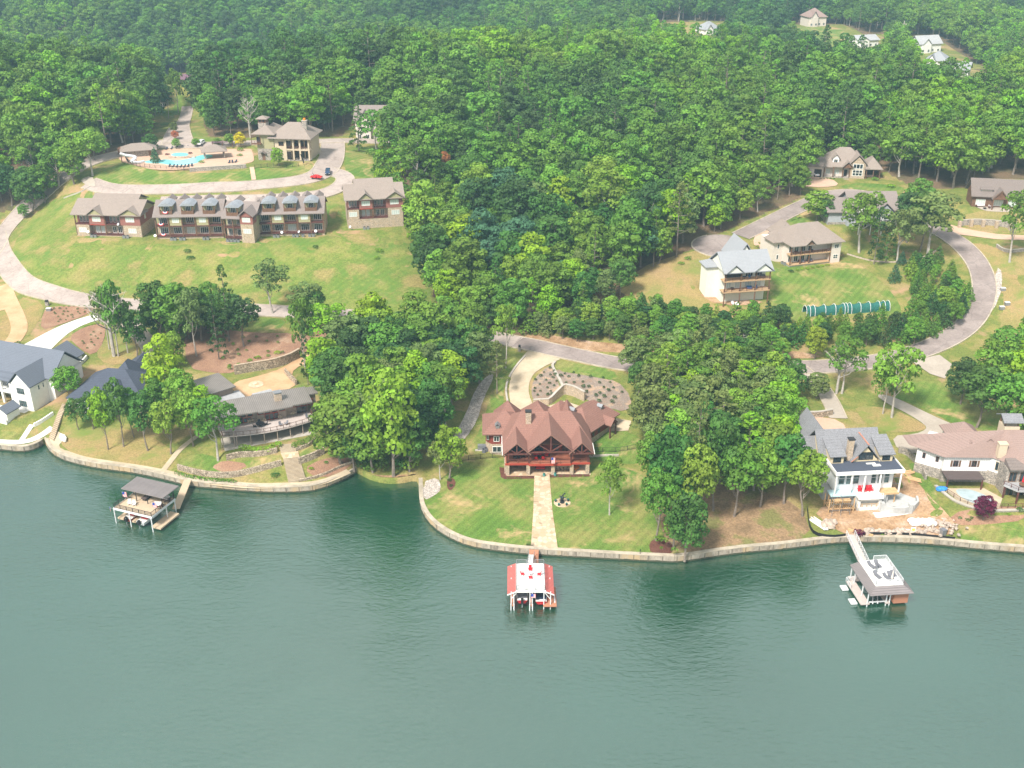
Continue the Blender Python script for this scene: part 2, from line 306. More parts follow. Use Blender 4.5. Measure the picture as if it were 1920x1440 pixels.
# ------------------------------------------------------------------ heights: pixels with an estimated height, and far points in metres
HP = [(-300,790,3),(20,800,3.2),(100,790,3.5),(60,740,6),(130,690,7.5),(30,690,8),(120,640,9),(-200,640,9),(180,790,3.2),(200,850,2),(240,700,6.5),(290,650,8),(180,610,9.3),
 (-200,560,10),(40,545,10.3),(150,572,9.8),(300,577,9.5),(420,580,9.3),(540,585,9),(640,600,8.7),(-100,480,12),(0,480,11.5),(30,430,14),(70,380,19),(-100,380,18),(-200,300,24),
 (330,880,2),(430,885,2.6),(540,908,1.7),(640,890,1.8),(400,800,4.5),(540,850,4.4),(600,840,4.6),(360,700,6.8),(530,705,6.5),(600,735,6),(420,640,8.3),(560,640,8.4),(480,610,8.8),(620,680,6),
 (100,520,13.5),(250,520,13.5),(400,520,14),(550,520,14),(700,540,12),(790,560,10.5),(150,458,19.4),(300,464,19.2),(450,466,19.2),(600,456,19.6),(740,440,19.6),(150,440,20.6),(300,446,20.2),(450,448,20.2),(600,440,20.5),(700,428,20.8),(150,420,21.2),(300,425,21),(450,425,21),(600,418,21.3),(60,450,16),(790,480,15),
 (180,395,23),(400,390,23.4),(600,385,24),(760,360,24),(170,345,28),(400,350,28),(620,320,29),(200,310,30),(400,310,31),(560,300,31),(700,300,29.5),(620,270,31),(740,268,30),(360,270,32),(120,330,28),(60,340,26),
 (320,240,33),(350,200,34),(330,180,34.5),(250,250,32),(100,250,33),
 (760,900,1.2),(760,860,3),(800,760,5),(740,700,6),(680,760,5),(860,680,6.5),(880,760,4),(830,850,2.6),(900,700,6),(940,660,7.5),(970,640,8),
 (820,950,1.7),(880,1000,1.8),(950,900,2.3),(1020,900,2.3),(1100,900,2.3),(1180,890,2.5),(1200,1000,1.8),(1040,1030,1.7),(1260,1030,1.8),(900,820,3.6),(1150,830,3.8),(1180,800,4.5),(1000,730,5.5),(1000,680,7),(1100,700,7),(1180,740,6),
 (1080,658,7.6),(1150,680,7.3),(1250,700,7),(1400,695,7),(1500,690,7),(1600,690,7),(1700,672,7.6),(1740,695,7),(1780,650,8.5),(1850,560,12.5),(1860,500,15.5),(1810,440,18.5),(1750,412,20),(1700,385,21.5),
 (1250,900,3),(1350,960,2.2),(1450,980,2.1),(1400,850,4),(1300,780,5.2),(1500,830,4.5),(1560,900,3.2),(1620,980,2.2),(1560,740,5.6),(1700,790,4.8),(1620,800,4.8),(1700,850,4.3),(1700,930,3.4),(1780,960,2.4),(1760,920,3.8),(1880,930,3.5),(1880,880,4),(1870,990,1.8),(1850,760,5.4),(1900,700,7),(1940,620,10),(2200,700,8),(2200,900,4),(2200,500,14),
 (1640,1000,1.9),(1750,990,2.0),
 (1080,600,10),(1180,560,12.5),(1240,520,14.5),(1310,470,17.5),(1370,455,18),(1450,420,19.5),(1500,380,21.5),(1300,580,11.5),(1400,575,11.5),(1480,500,15),(1560,495,14.8),(1560,560,11.6),(1680,560,11.6),(1400,625,8.8),(1600,625,8.8),(1750,600,10),(1680,480,15.5),(1580,600,10),
 (1600,400,20.5),(1540,360,22.8),(1600,335,24),(1700,350,23.5),(1650,360,23),(1860,385,23),(1820,440,19),(1900,430,20),(1900,480,17.5),(1900,560,13.5),(1920,350,24),(1100,480,13),(1000,540,9.5),(900,600,7.5),(850,560,8.5),(860,480,11.5)]
HW = [(-60,380,26),(0,350,16),(40,370,18),(10,410,22),(-20,450,28),(80,420,26),(0,500,34),(100,500,33),(200,480,30),(-150,500,44),(-250,480,45),(-60,540,41),(20,560,38),(-200,560,30),(-350,500,42),
 (-120,610,16),(-250,620,6),(-80,680,6),(40,620,28),(160,620,26),(280,560,26),(350,480,24),(300,420,24),(60,740,20),(180,760,16),(-100,780,6),(-250,740,0),(-400,680,2),(330,700,14),(430,600,16),
 (0,900,18),(150,870,20),(260,830,21),(-200,930,26),(-400,900,36),(400,860,15),(0,1050,22),(250,1050,24),(-300,1050,48),(500,1000,26),(0,1250,26),(-500,1200,50),(500,1250,32),(-700,900,40),(700,900,28),
 (-600,600,28),(600,600,22),(-400,350,20),(450,380,20),(-320,260,12),(320,280,12),(0,1500,30),(-700,1500,55),(700,1500,38)]
pts = []
for u, v, z in HP: x, y = at(u, v, z); pts.append((x, y, z))
pts += HW
for p in resample(SHORE, 9.0): pts.append((p[0], p[1]+1.0, 1.5))
pts = np.array(pts)
def tps_fit(P, lam=2.0):
    S = 100.0; X = P[:,:2]/S; n = len(P)
    d2 = ((X[:,None]-X[None])**2).sum(-1); K = np.where(d2 > 0, d2*np.log(np.sqrt(d2)+1e-12), 0) + np.eye(n)*lam*1e-3
    A = np.zeros((n+3, n+3)); A[:n,:n] = K; A[:n,n] = 1; A[:n,n+1:] = X; A[n,:n] = 1; A[n+1:,:n] = X.T
    b = np.r_[P[:,2], 0, 0, 0]; w = np.linalg.solve(A, b)
    def f(x, y):
        x = np.asarray(x, float)/S; y = np.asarray(y, float)/S; sh = x.shape; x = x.ravel(); y = y.ravel(); out = np.empty(len(x))
        for i in range(0, len(x), 20000):
            q = np.stack([x[i:i+20000], y[i:i+20000]], 1); d2 = ((q[:,None]-X[None])**2).sum(-1)
            out[i:i+20000] = (d2*0.5*np.log(d2+1e-18))@w[:n] + w[n] + q@w[n+1:]
        return out.reshape(sh)
    return f
TPS = tps_fit(pts)
PADS = []     # (ox, oy, yaw, x0, x1, y0, y1, z, falloff)
def Z(x, y):
    x = np.asarray(x, float); y = np.asarray(y, float); z = TPS(x, y)
    z = np.where(y > 450, z + 2.5*np.sin(x*0.021+y*0.013)*np.sin(y*0.017-x*0.009)*np.clip((y-450)/150, 0, 1), z)
    for ox, oy, yaw, x0, x1, y0, y1, pz, fo in PADS:
        c, s = math.cos(yaw), math.sin(yaw); lx = (x-ox)*c+(y-oy)*s; ly = -(x-ox)*s+(y-oy)*c
        dx = np.maximum(np.maximum(x0-lx, lx-x1), 0); dy = np.maximum(np.maximum(y0-ly, ly-y1), 0); d = np.hypot(dx, dy)
        k = np.clip(1-d/fo, 0, 1); k = k*k*(3-2*k); z = z*(1-k)+pz*k
    dsh = y - yshore(x); return np.maximum(z, 1.45*np.clip(dsh*2+1, 0, 1))
def pad(o, yaw, x0, x1, y0, y1, z, fo=5): PADS.append((o[0], o[1], yaw, x0, x1, y0, y1, z, fo))
def ground(uv):
    """pixels -> points where their rays first meet the terrain"""
    uv = np.asarray(uv, float).reshape(-1, 2); a = (uv[:,0]-960)/FPX; b = -(uv[:,1]-720)/FPX
    D = np.stack([a, CP+b*SP, -SP+b*CP], 1); n = len(D)
    s = np.concatenate([np.linspace(110, 620, 170), np.linspace(626, 1700, 130)]); X = D[:,0:1]*s; Y = D[:,1:2]*s; H = CAM_H + D[:,2:3]*s
    g = H - Z(X, Y) < 0; i = np.argmax(g, 1); i[~g.any(1)] = len(s)-1; i = np.maximum(i, 1)
    lo, hi = s[i-1], s[i]
    for _ in range(14):
        m = (lo+hi)/2; below = CAM_H + D[:,2]*m - Z(D[:,0]*m, D[:,1]*m) < 0; hi = np.where(below, m, hi); lo = np.where(below, lo, m)
    x, y = D[:,0]*hi, D[:,1]*hi; return np.stack([x, y, Z(x, y)], 1)
def G(u, v): return tuple(ground([(u, v)])[0])
def px_m(p):                            # photograph pixels per metre across the line of sight, at a point
    return FPX/((p[1])*CP + (CAM_H-p[2])*SP)
def toPix(x, y, z):
    dz = z-CAM_H; f = y*CP - dz*SP; up = y*SP + dz*CP; return 960+FPX*x/f, 720-FPX*up/f
# ================================================================== ground, roads, lawns
m_ground('ground_grass', [(0.36, (0.27, 0.245, 0.075)), (0.47, (0.15, 0.19, 0.045)), (0.53, (0.22, 0.22, 0.06)), (0.62, (0.33, 0.255, 0.11))], 0.09, 2.5, patch=(0.38, 0.24, 0.14), pscale=0.05, pt=(0.56, 0.66))
m_ground('field_grass', [(0.36, (0.28, 0.25, 0.085)), (0.45, (0.215, 0.24, 0.06)), (0.53, (0.14, 0.205, 0.04)), (0.62, (0.28, 0.235, 0.085))], 0.07, 1.8, patch=(0.105, 0.185, 0.035), pscale=0.055, pt=(0.53, 0.66), mow=.04)
m_ground('lawn_grass', [(0.36, (0.105, 0.19, 0.035)), (0.48, (0.145, 0.215, 0.045)), (0.6, (0.24, 0.24, 0.075))], 0.10, 3.0, patch=(0.40, 0.29, 0.14), pscale=0.09, pt=(0.53, 0.66), mow=.07)
m_ground('dry_grass', [(0.3, (0.22, 0.22, 0.07)), (0.5, (0.33, 0.25, 0.10)), (0.7, (0.38, 0.26, 0.13))], 0.07, 2.5, patch=(0.17, 0.22, 0.05), pscale=0.06, pt=(0.52, 0.68))
m_ground('forest_floor', [(0.3, (0.10, 0.10, 0.05)), (0.6, (0.20, 0.13, 0.08)), (0.8, (0.07, 0.10, 0.03))], 0.15, 2.0)
m_ground('grove_floor', [(0.38, (0.22, 0.15, 0.085)), (0.5, (0.32, 0.21, 0.12)), (0.6, (0.20, 0.19, 0.07))], 0.14, 2.2); m_ground('mulch', [(0.3, (0.27, 0.15, 0.10)), (0.55, (0.34, 0.20, 0.13)), (0.75, (0.42, 0.29, 0.20))], 0.25, 3.5, [(0.3,(0.6,0.6,0.6)),(0.7,(1.2,1.2,1.2))])
m_ground('mulch_grey', [(0.38, (0.29, 0.205, 0.155)), (0.5, (0.27, 0.22, 0.185)), (0.62, (0.44, 0.30, 0.205))], 0.3, 3.5, [(0.3,(0.6,0.6,0.6)),(0.7,(1.2,1.2,1.2))])
m_ground('mulch_dark', [(0.3, (0.10, 0.04, 0.03)), (0.6, (0.16, 0.07, 0.05))], 0.4, 4)
m_ground('red_earth', [(0.36, (0.30, 0.18, 0.095)), (0.5, (0.42, 0.27, 0.16)), (0.62, (0.50, 0.35, 0.25))], 0.2, 2.0)
m_ground('asphalt', [(0.38, (0.34, 0.28, 0.25)), (0.6, (0.43, 0.36, 0.325))], 0.15, 1.2, [(0.3,(0.88,0.88,0.88)),(0.7,(1.08,1.08,1.08))], bump=0.01, crack=.22)
m_ground('asphalt_dark', [(0.38, (0.24, 0.195, 0.18)), (0.6, (0.32, 0.265, 0.245))], 0.12, 1.2, [(0.3,(0.85,0.85,0.85)),(0.7,(1.1,1.1,1.1))], bump=0.01, crack=.22)
m_ground('drive_tan', [(0.38, (0.42, 0.34, 0.24)), (0.6, (0.52, 0.43, 0.31))], 0.2, 1.5, [(0.3,(0.92,0.92,0.92)),(0.7,(1.05,1.05,1.05))], bump=0.01)
m_ground('drive_orange', [(0.38, (0.46, 0.29, 0.16)), (0.6, (0.56, 0.37, 0.22))], 0.2, 1.5, [(0.3,(0.92,0.92,0.92)),(0.7,(1.05,1.05,1.05))], bump=0.01)
m_ground('drive_white', [(0.38, (0.58, 0.56, 0.52)), (0.6, (0.68, 0.66, 0.62))], 0.2, 1.0, [(0.3,(0.95,0.95,0.95)),(0.7,(1.04,1.04,1.04))], bump=0.01)
m_ground('drive_grey', [(0.3, (0.36, 0.31, 0.26)), (0.7, (0.44, 0.38, 0.32))], 0.2, 1.5, [(0.3,(0.9,0.9,0.9)),(0.7,(1.06,1.06,1.06))], bump=0.01)
m_ground('drive_pink', [(0.3, (0.50, 0.33, 0.24)), (0.7, (0.58, 0.40, 0.30))], 0.2, 1.5, [(0.3,(0.92,0.92,0.92)),(0.7,(1.05,1.05,1.05))], bump=0.01)
m_ground('rock_bed', [(0.38, (0.38, 0.33, 0.29)), (0.6, (0.58, 0.51, 0.46))], 1.2, 3.0, [(0.3,(0.35,0.35,0.35)),(0.65,(1.3,1.3,1.3))], bump=0.2)
m_ground('kerb_mat', [(0.38, (0.36, 0.31, 0.24)), (0.6, (0.50, 0.43, 0.34))], 0.5, 3.0, [(0.3,(0.9,0.9,0.9)),(0.7,(1.05,1.05,1.05))])
def structure(o, name=None): o['kind'] = 'structure'; return o
# ---- terrain: columns of constant x, rows running from the shore to the hills
def axis_samples():
    xs = list(np.arange(-170, 170.1, 1.25)); step = 1.25; x = 170
    while x < 1300: step = min(step*1.08, 14); x += step; xs += [x]; xs.insert(0, -x)
    return np.array(sorted(xs))
def build_terrain():
    xs = axis_samples(); ts = [0.0, 0.25]; t = 0.25
    while t < 1500: t += 1.1 if t < 190 else min(14, 1.1*1.05**((t-190)/6)); ts.append(t)
    ts = np.array(ts); X, T = np.meshgrid(xs, ts); ys = yshore(xs)[None, :]
    Y = ys + T; wob = np.clip(T/120, 0, 1); Y = Y + (200-ys)*wob*0.0
    H = Z(X, Y); H[0, :] = 1.3
    nx, ny = len(xs), len(ts); v = np.stack([X, Y, H], -1).reshape(-1, 3)
    foot = np.stack([xs, yshore(xs)+0.05, np.full(nx, -3.0)], 1); v = np.vstack([v, foot])
    i = np.arange(nx-1)[None, :] + np.arange(ny-1)[:, None]*nx; f = np.stack([i, i+1, i+nx+1, i+nx], -1).reshape(-1, 4)
    k = np.arange(nx-1); f2 = np.stack([ny*nx+k, ny*nx+k+1, k+1, k], 1); f = np.vstack([f, f2])
    me = bpy.data.meshes.new('terrain'); me.from_pydata(v.tolist(), [], f.tolist()); me.materials.append(MATS['ground_grass']); me.materials.append(MATS['forest_floor'])
    cx = v[f].mean(1); forest = in_forest(cx[:,0], cx[:,1]); me.polygons.foreach_set('material_index', forest.astype(int)); me.polygons.foreach_set('use_smooth', [True]*len(f))
    me.update(); o = bpy.data.objects.new('terrain', me); COL.objects.link(o); structure(o); return o
def inpoly(px, py, poly):
    px = np.asarray(px); py = np.asarray(py); r = np.zeros(px.shape, bool); n = len(poly)
    for i in range(n):
        x1, y1 = poly[i][0], poly[i][1]; x2, y2 = poly[(i+1)%n][0], poly[(i+1)%n][1]
        c = ((y1 > py) != (y2 > py)); r ^= c & (px < (x2-x1)*(py-y1)/((y2-y1) if y2 != y1 else 1e-9)+x1)
    return r
def drape(name, world_poly, mat, lift=0.06, grid=2.5, **kw):
    """a sheet of real ground cover lying on the terrain: polygon cut on a grid, lifted a few centimetres"""
    bm = bmesh.new(); vs = [bm.verts.new((p[0], p[1], 0)) for p in world_poly]
    try: f = bm.faces.new(vs)
    except ValueError: bm.free(); return None
    bmesh.ops.triangulate(bm, faces=[f]); P = np.array(world_poly)[:, :2]; lo, hi = P.min(0), P.max(0)
    for k in (0, 1):
        nrm = (1,0,0) if k == 0 else (0,1,0); c = math.ceil(lo[k]/grid)*grid
        while c < hi[k]:
            co = (c,0,0) if k == 0 else (0,c,0)
            bmesh.ops.bisect_plane(bm, geom=bm.verts[:]+bm.edges[:]+bm.faces[:], plane_co=co, plane_no=nrm, dist=1e-4); c += grid
    for v in bm.verts: v.co.y = max(v.co.y, float(yshore(v.co.x))+.3)
    bm.verts.ensure_lookup_table(); xy = np.array([(v.co.x, v.co.y) for v in bm.verts]); zz = Z(xy[:,0], xy[:,1]) + lift
    for v, z in zip(bm.verts, zz): v.co.z = z
    for f in bm.faces:
        if f.normal.z < 0: f.normal_flip()
        f.smooth = True
    bmesh.ops.recalc_face_normals(bm, faces=bm.faces[:])
    if sum(f.normal.z for f in bm.faces) < 0: bmesh.ops.reverse_faces(bm, faces=bm.faces[:])
    me = bpy.data.meshes.new(name); bm.to_mesh(me); bm.free(); me.materials.append(MATS[mat]); o = bpy.data.objects.new(name, me); COL.objects.link(o)
    for k, v in kw.items(): o[k] = v
    o['kind'] = 'structure'; return o
def patch(name, pix, mat, lift=0.06, smooth=1, **kw):
    w = ground(pix)[:, :2]; w = chaikin(w, smooth, True) if smooth else w; return drape(name, w, mat, lift, **kw)
def strip(w, width, off=0.0):
    """ribbon polygon of a world centre line"""
    d = np.gradient(w[:, :2], axis=0); d /= np.linalg.norm(d, axis=1)[:, None]; nrm = np.stack([-d[:,1], d[:,0]], 1)
    wd = np.full(len(w), width) if np.isscalar(width) else np.interp(np.linspace(0,1,len(w)), np.linspace(0,1,len(width)), width)
    a = w[:, :2] + nrm*(off+wd[:,None]/2); b = w[:, :2] + nrm*(off-wd[:,None]/2); return a, b
def ribbon(name, pix, width, mat, lift=0.1, step=1.5, kerb=True, world=None, kerb_w=0.36, kerb_name='kerb'):
    w = ground(pix)[:, :2] if world is None else np.asarray(world)[:, :2]; w = resample(chaikin(w, 3), step); a, b = strip(w, width)
    n = len(w); rows = []; K = 6
    for i in range(K+1): rows.append(a*(1-i/K)+b*i/K)
    P = np.stack(rows, 1); H = Z(P[...,0], P[...,1]) + lift
    v = np.concatenate([P, H[...,None]], -1).reshape(-1, 3); i = (np.arange(K)[None,:] + np.arange(n-1)[:,None]*(K+1))
    f = np.stack([i, i+1, i+K+2, i+K+1], -1).reshape(-1, 4)
    me = bpy.data.meshes.new(name); me.from_pydata(v.tolist(), [], f.tolist()); me.materials.append(MATS[mat]); me.update()
    o = bpy.data.objects.new(name, me); COL.objects.link(o); o['kind'] = 'structure'
    if me.polygons[0].normal.z < 0: me.flip_normals()
    if kerb:
        for side, e in ((0, a), (1, b)): kerb_line(e, side, lift, kerb_w, kerb_name)
    return o
def kerb_line(e, side, lift, kw, name='kerb', mat='kerb_mat', hh=0.10):
    d = np.gradient(e, axis=0); d /= np.linalg.norm(d, axis=1)[:, None]; nr = np.stack([-d[:,1], d[:,0]], 1)*(1 if side == 0 else -1)
    q = e + nr*kw; z0 = Z(e[:,0], e[:,1])+lift; m = MB(); vs = []; n = len(e)
    for k in range(n):
        zt = z0[k]+hh; vs += [(e[k][0], e[k][1], z0[k]-.3), (e[k][0], e[k][1], zt), (q[k][0], q[k][1], zt), (q[k][0], q[k][1], z0[k]-.4)]
    fs = []
    for k in range(n-1):
        for j in range(4): fs.append((4*k+j, 4*k+(j+1)%4, 4*k+4+(j+1)%4, 4*k+4+j))
    m.add(vs, fs); o = m.build(name, mat); o['kind'] = 'structure'; return o
def wall_line(m, w, base, top, th):
    """solid wall along a world polyline; base/top arrays"""
    w = np.asarray(w)[:, :2]; d = np.gradient(w, axis=0); d /= np.linalg.norm(d, axis=1)[:,None]+1e-9; nr = np.stack([-d[:,1], d[:,0]], 1); n = len(w)
    base = np.broadcast_to(base, (n,)); top = np.broadcast_to(top, (n,)); vs = []
    for k in range(n):
        a = w[k]+nr[k]*th/2; b = w[k]-nr[k]*th/2
        vs += [(a[0],a[1],base[k]), (a[0],a[1],top[k]), (b[0],b[1],top[k]), (b[0],b[1],base[k])]
    fs = [(4*k+j, 4*k+4+j, 4*k+4+(j+1)%4, 4*k+(j+1)%4) for k in range(n-1) for j in range(4)] + [(0,1,2,3), tuple(4*(n-1)+j for j in (3,2,1,0))]
    return m.add(vs, fs)
def garden_wall(pix, h, th, mat, label, cat='retaining wall', name='retaining_wall', cap=None, sink=1.0, smooth=2, h2=None, lift_world=None, step=1.0, group=None, stepped=False):
    w = ground(pix)[:, :2] if lift_world is None else np.asarray(lift_world); w = resample(chaikin(w, smooth) if smooth else w, step)
    g = Z(w[:,0], w[:,1]); hh = np.interp(np.linspace(0,1,len(w)), np.linspace(0,1,len(h)), h) if isinstance(h, (list, tuple)) else np.full(len(w), h)
    top = g + hh; c = w.mean(0); root = empty(name, (float(w[0][0]), float(w[0][1]), float(g[0])), 0, label, cat, group); o3 = np.array([w[0][0], w[0][1]])
    m = MB(); wall_line(m, w-o3, g-sink-g[0], top-g[0], th); m.build('wall_body', mat, root)
    if cap: m = MB(); wall_line(m, w-o3, top-g[0]+.002, top-g[0]+.18, th+.15); m.build('cap', cap, root)
    return root
# ================================================================== building frames (front-left and front-right foot on a level plane)
EXPO = 0.84; HAZE = 0.00022; N_IND = 135
def frame(L, Rr, z, x0=0, x1=None, y0=0, y1=12, fo=5, dopad=True, yaw=None):
    a = at(L[0], L[1], z); b = at(Rr[0], Rr[1], z); w = math.hypot(b[0]-a[0], b[1]-a[1]); yw = math.atan2(b[1]-a[1], b[0]-a[0]) if yaw is None else yaw
    if dopad: pad(a, yw, x0, w if x1 is None else x1, y0, y1, z, fo)
    return dict(o=(a[0], a[1], z), yaw=yw, w=w)
FRM = {}
FRM['lodge'] = frame((948,892), (1105,890), 2.3, y0=-1, y1=9)
FRM['condo1'] = frame((145,442), (267,445), 20.7, y0=-1, y1=13, fo=4); FRM['condo2'] = frame((295,449), (420,447), 20.2, y0=-1, y1=13, fo=4)
FRM['condo3'] = frame((423,451), (481,453), 20.2, y0=-1, y1=13, fo=4); FRM['condo4'] = frame((486,444), (609,441), 20.5, y0=-1, y1=13, fo=4); FRM['condo5'] = frame((653,430), (757,424), 20.8, y0=-1, y1=15, fo=4)
FRM['club'] = frame((485,300), (582,303), 31.0, y0=-1, y1=14); PADS.append((*at(350,312,31), 0, -22, 30, -1, 26, 31.0, 6))
FRM['ivory'] = frame((1356,573), (1441,567), 12.3, y0=3, y1=14, fo=5); FRM['beige'] = frame((1480,501), (1572,491), 15.0, y0=-1, y1=14)
FRM['gray'] = frame((1560,424), (1690,424), 20.5, y1=14); FRM['ranch'] = frame((1510,331), (1650,336), 24.0, y1=14); FRM['brown'] = frame((1821,387), (1930,392), 23.0, y1=14)
FRM['build'] = frame((1553,948), (1677,942), 2.8, y0=0, y1=12, fo=4); FRM['pink'] = frame((1750,929), (1923,931), 3.4, x0=-1, y0=-6, y1=16, fo=4)
FRM['white'] = frame((28,765), (66,769), 3.6, x0=-10, y0=-1, y1=14, yaw=R(-20), fo=4); FRM['dark'] = frame((133,768), (285,764), 4.2, y1=12, yaw=R(-8), fo=5)
FRM['mid'] = frame((425,843), (590,812), 4.6, y0=-1, y1=14, fo=4)
# ================================================================== woods (world polygons)
FRONT = [(-500,440),(0,400),(60,372),(100,350),(165,305),(225,285),(278,262),(290,235),(284,205),(292,172),(298,138),(388,138),(386,190),(382,235),(392,257),(470,258),(590,256),(640,256),(668,222),(745,222),(765,262),(732,290),(748,330),(768,360),(775,400),(785,450),(802,500),(815,560),(812,600),(870,612),(955,634),(1010,624),(1090,612),(1155,592),(1192,540),(1225,502),(1300,466),(1345,438),(1420,406),(1500,372),(1508,335),(1560,318),(1660,322),(1700,345),(1760,354),(1812,352),(1835,335),(1930,335),(2300,345),(2700,345)]
fw = ground(FRONT)[:, :2]; FOREST = [tuple(p) for p in fw] + [(1300, 300), (1300, 1500), (-1300, 1500), (-1300, 300)]
CLEAR = [[(1216,40),(1360,42),(1370,110),(1330,124),(1232,112)], [(1472,44),(1582,46),(1612,64),(1672,60),(1676,138),(1600,152),(1530,132),(1480,100)], [(1698,66),(1772,72),(1810,103),(1862,138),(1884,200),(1780,206),(1704,184)]]
CLEARW = [[tuple(p) for p in ground(c)[:, :2]] for c in CLEAR]
def in_forest(x, y):
    r = inpoly(x, y, FOREST)
    for c in CLEARW: r &= ~inpoly(x, y, c)
    return r
GROVE = [[(620,652),(940,657),(915,700),(862,790),(800,868),(780,885),(690,882),(640,850),(605,780),(618,700)]]
terrain = build_terrain()
# ---- roads
ribbon('road', [(-40,500),(-8,468),(2,440),(25,412),(50,388),(75,368),(105,345),(140,322),(175,301),(230,288),(275,275),(312,266)], 6.0, 'asphalt', .19)
ribbon('road', [(-8,440),(0,478),(28,523),(70,546),(150,566),(300,577),(420,582),(540,585),(650,592),(760,604),(870,620),(970,642)], 6.6, 'asphalt', .17)
ribbon('road', [(968,642),(1000,648),(1030,655),(1090,668),(1150,682),(1250,692),(1350,692),(1450,690),(1560,688),(1650,678),(1720,662),(1785,634),(1830,595),(1848,548),(1840,503),(1813,468),(1780,443),(1745,425),(1715,408),(1680,388),(1640,368),(1590,360),(1545,368),(1500,388),(1450,413),(1405,435),(1388,443)], 6.6, 'asphalt_dark', .17)
cd = ground([(1352,461)])[0]; drive_c = [(cd[0]+9.5*math.cos(a), cd[1]+9.5*math.sin(a)) for a in np.linspace(0, 2*math.pi, 28)[:-1]]; drape('road', drive_c, 'asphalt_dark', .20)
kerb_line(resample(np.array([(cd[0]+9.5*math.cos(a), cd[1]+9.5*math.sin(a)) for a in np.linspace(R(110), R(330), 30)]), 1.0), 1, .17, .45)
ribbon('road', [(352,200),(348,218),(338,236),(333,254),(334,276)], [4.5,5,7,10,13], 'asphalt', .16)
ribbon('road', [(300,272),(340,273),(400,271),(470,268),(580,266),(640,264),(700,266),(780,270)], 5.5, 'asphalt', .22)
ribbon('road', [(624,266),(624,285),(620,305),(606,325),(575,337),(520,344),(430,351),(350,354),(270,356),(215,356),(185,350),(166,342)], [9,9,9,9,7,6,6,6,6,6,6], 'asphalt', .14)
ribbon('road', [(618,322),(640,327),(650,336),(640,350),(615,362),(580,369),(500,373),(400,376),(300,378)], [7,6,6,5,5,5,5], 'asphalt', .24)
ribbon('driveway', [(236,356),(234,366),(230,374)], 5, 'asphalt', .2, kerb=False)
patch('driveway', [(150,338),(172,330),(182,350),(170,352),(158,346)], 'drive_grey', .27)
ribbon('path', [(476,338),(474,325),(472,314)], 1.6, 'drive_pink', .22, kerb=False)
# ---- grass fields and lawns
patch('field', [(8,500),(40,430),(62,402),(100,372),(160,360),(300,372),(420,384),(600,382),(760,380),(780,440),(800,500),(812,565),(808,602),(640,586),(540,574),(300,566),(150,556),(60,536)], 'field_grass', .04, grid=4)
patch('lawn', [(165,318),(230,300),(270,322),(400,326),(470,318),(590,300),(600,280),(601,300),(590,322),(520,335),(430,343),(350,347),(270,349),(215,348),(185,340)], 'lawn_grass', .07, 1)
patch('lawn', [(648,275),(740,280),(735,300),(748,330),(760,345),(720,350),(670,348),(660,330),(645,320)], 'lawn_grass', .05)
patch('lawn', [(330,178),(350,180),(350,200),(342,215),(320,232),(298,238),(302,205),(316,185)], 'lawn_grass', .06); patch('lawn', [(360,245),(375,258),(470,262),(470,266),(400,267),(365,266)], 'lawn_grass', .06)
patch('lawn', [(792,940),(800,965),(830,995),(860,1012),(900,1023),(960,1030),(1060,1033),(1180,1040),(1236,1043),(1232,960),(1222,905),(1190,880),(1110,872),(1000,870),(935,858),(870,862),(845,880),(830,900),(812,925)], 'lawn_grass', .06)
patch('lawn', [(868,856),(905,800),(918,740),(940,690),(958,672),(975,668),(962,690),(945,715),(944,760),(935,800),(930,862)], 'lawn_grass', .05)
patch('lawn', [(1110,870),(1105,815),(1130,806),(1185,810),(1220,840),(1215,870)], 'lawn_grass', .05); patch('lawn', [(1048,675),(1090,684),(1152,694),(1160,716),(1100,705),(1040,695)], 'lawn_grass', .12)
patch('lawn', [(1445,505),(1475,500),(1580,487),(1620,500),(1660,535),(1688,570),(1690,592),(1600,592),(1540,602),(1462,600),(1442,575)], 'lawn_grass', .06)
patch('lawn', [(1565,352),(1600,343),(1655,345),(1700,352),(1690,366),(1640,358)], 'lawn_grass', .06); patch('lawn', [(1795,420),(1815,395),(1930,400),(1930,440),(1830,430)], 'dry_grass', .06); patch('lawn', [(1800,455),(1850,458),(1890,475),(1915,530),(1880,560),(1862,520),(1845,480)], 'dry_grass', .05)
patch('lawn', [(1480,415),(1500,400),(1550,385),(1600,372),(1560,372),(1510,392),(1455,428)], 'lawn_grass', .05)
patch('lawn', [(1690,720),(1745,712),(1800,730),(1930,770),(1930,830),(1830,815),(1760,780),(1700,752),(1670,748)], 'lawn_grass', .06)
patch('lawn', [(1600,760),(1670,765),(1735,795),(1735,808),(1680,812),(1640,805),(1615,785)], 'dry_grass', .06); patch('lawn', [(1800,990),(1830,982),(1930,978),(1930,1028),(1840,1022),(1795,1012)], 'lawn_grass', .07); patch('lawn', [(1700,870),(1720,868),(1745,900),(1765,950),(1752,960),(1725,905)], 'lawn_grass', .08)
patch('lawn', [(1440,470),(1500,482),(1560,482),(1600,470),(1560,440),(1500,400),(1460,430)], 'lawn_grass', .045)
patch('lawn', [(326,882),(345,855),(390,850),(420,872),(470,865),(523,850),(530,868),(490,882),(430,890),(380,892)], 'lawn_grass', .06); patch('lawn', [(558,850),(590,828),(606,835),(600,850),(565,860)], 'lawn_grass', .06); patch('lawn', [(520,722),(560,715),(620,730),(625,750),(600,745),(550,735)], 'lawn_grass', .05)
patch('lawn', [(118,800),(150,790),(220,800),(290,820),(330,850),(310,880),(260,872),(200,866),(140,855),(110,830)], 'dry_grass', .05); patch('lawn', [(40,820),(85,790),(118,765),(125,775),(105,810),(75,826),(45,832)], 'dry_grass', .05); patch('lawn', [(0,808),(38,810),(20,826),(-20,826)], 'lawn_grass', .06)
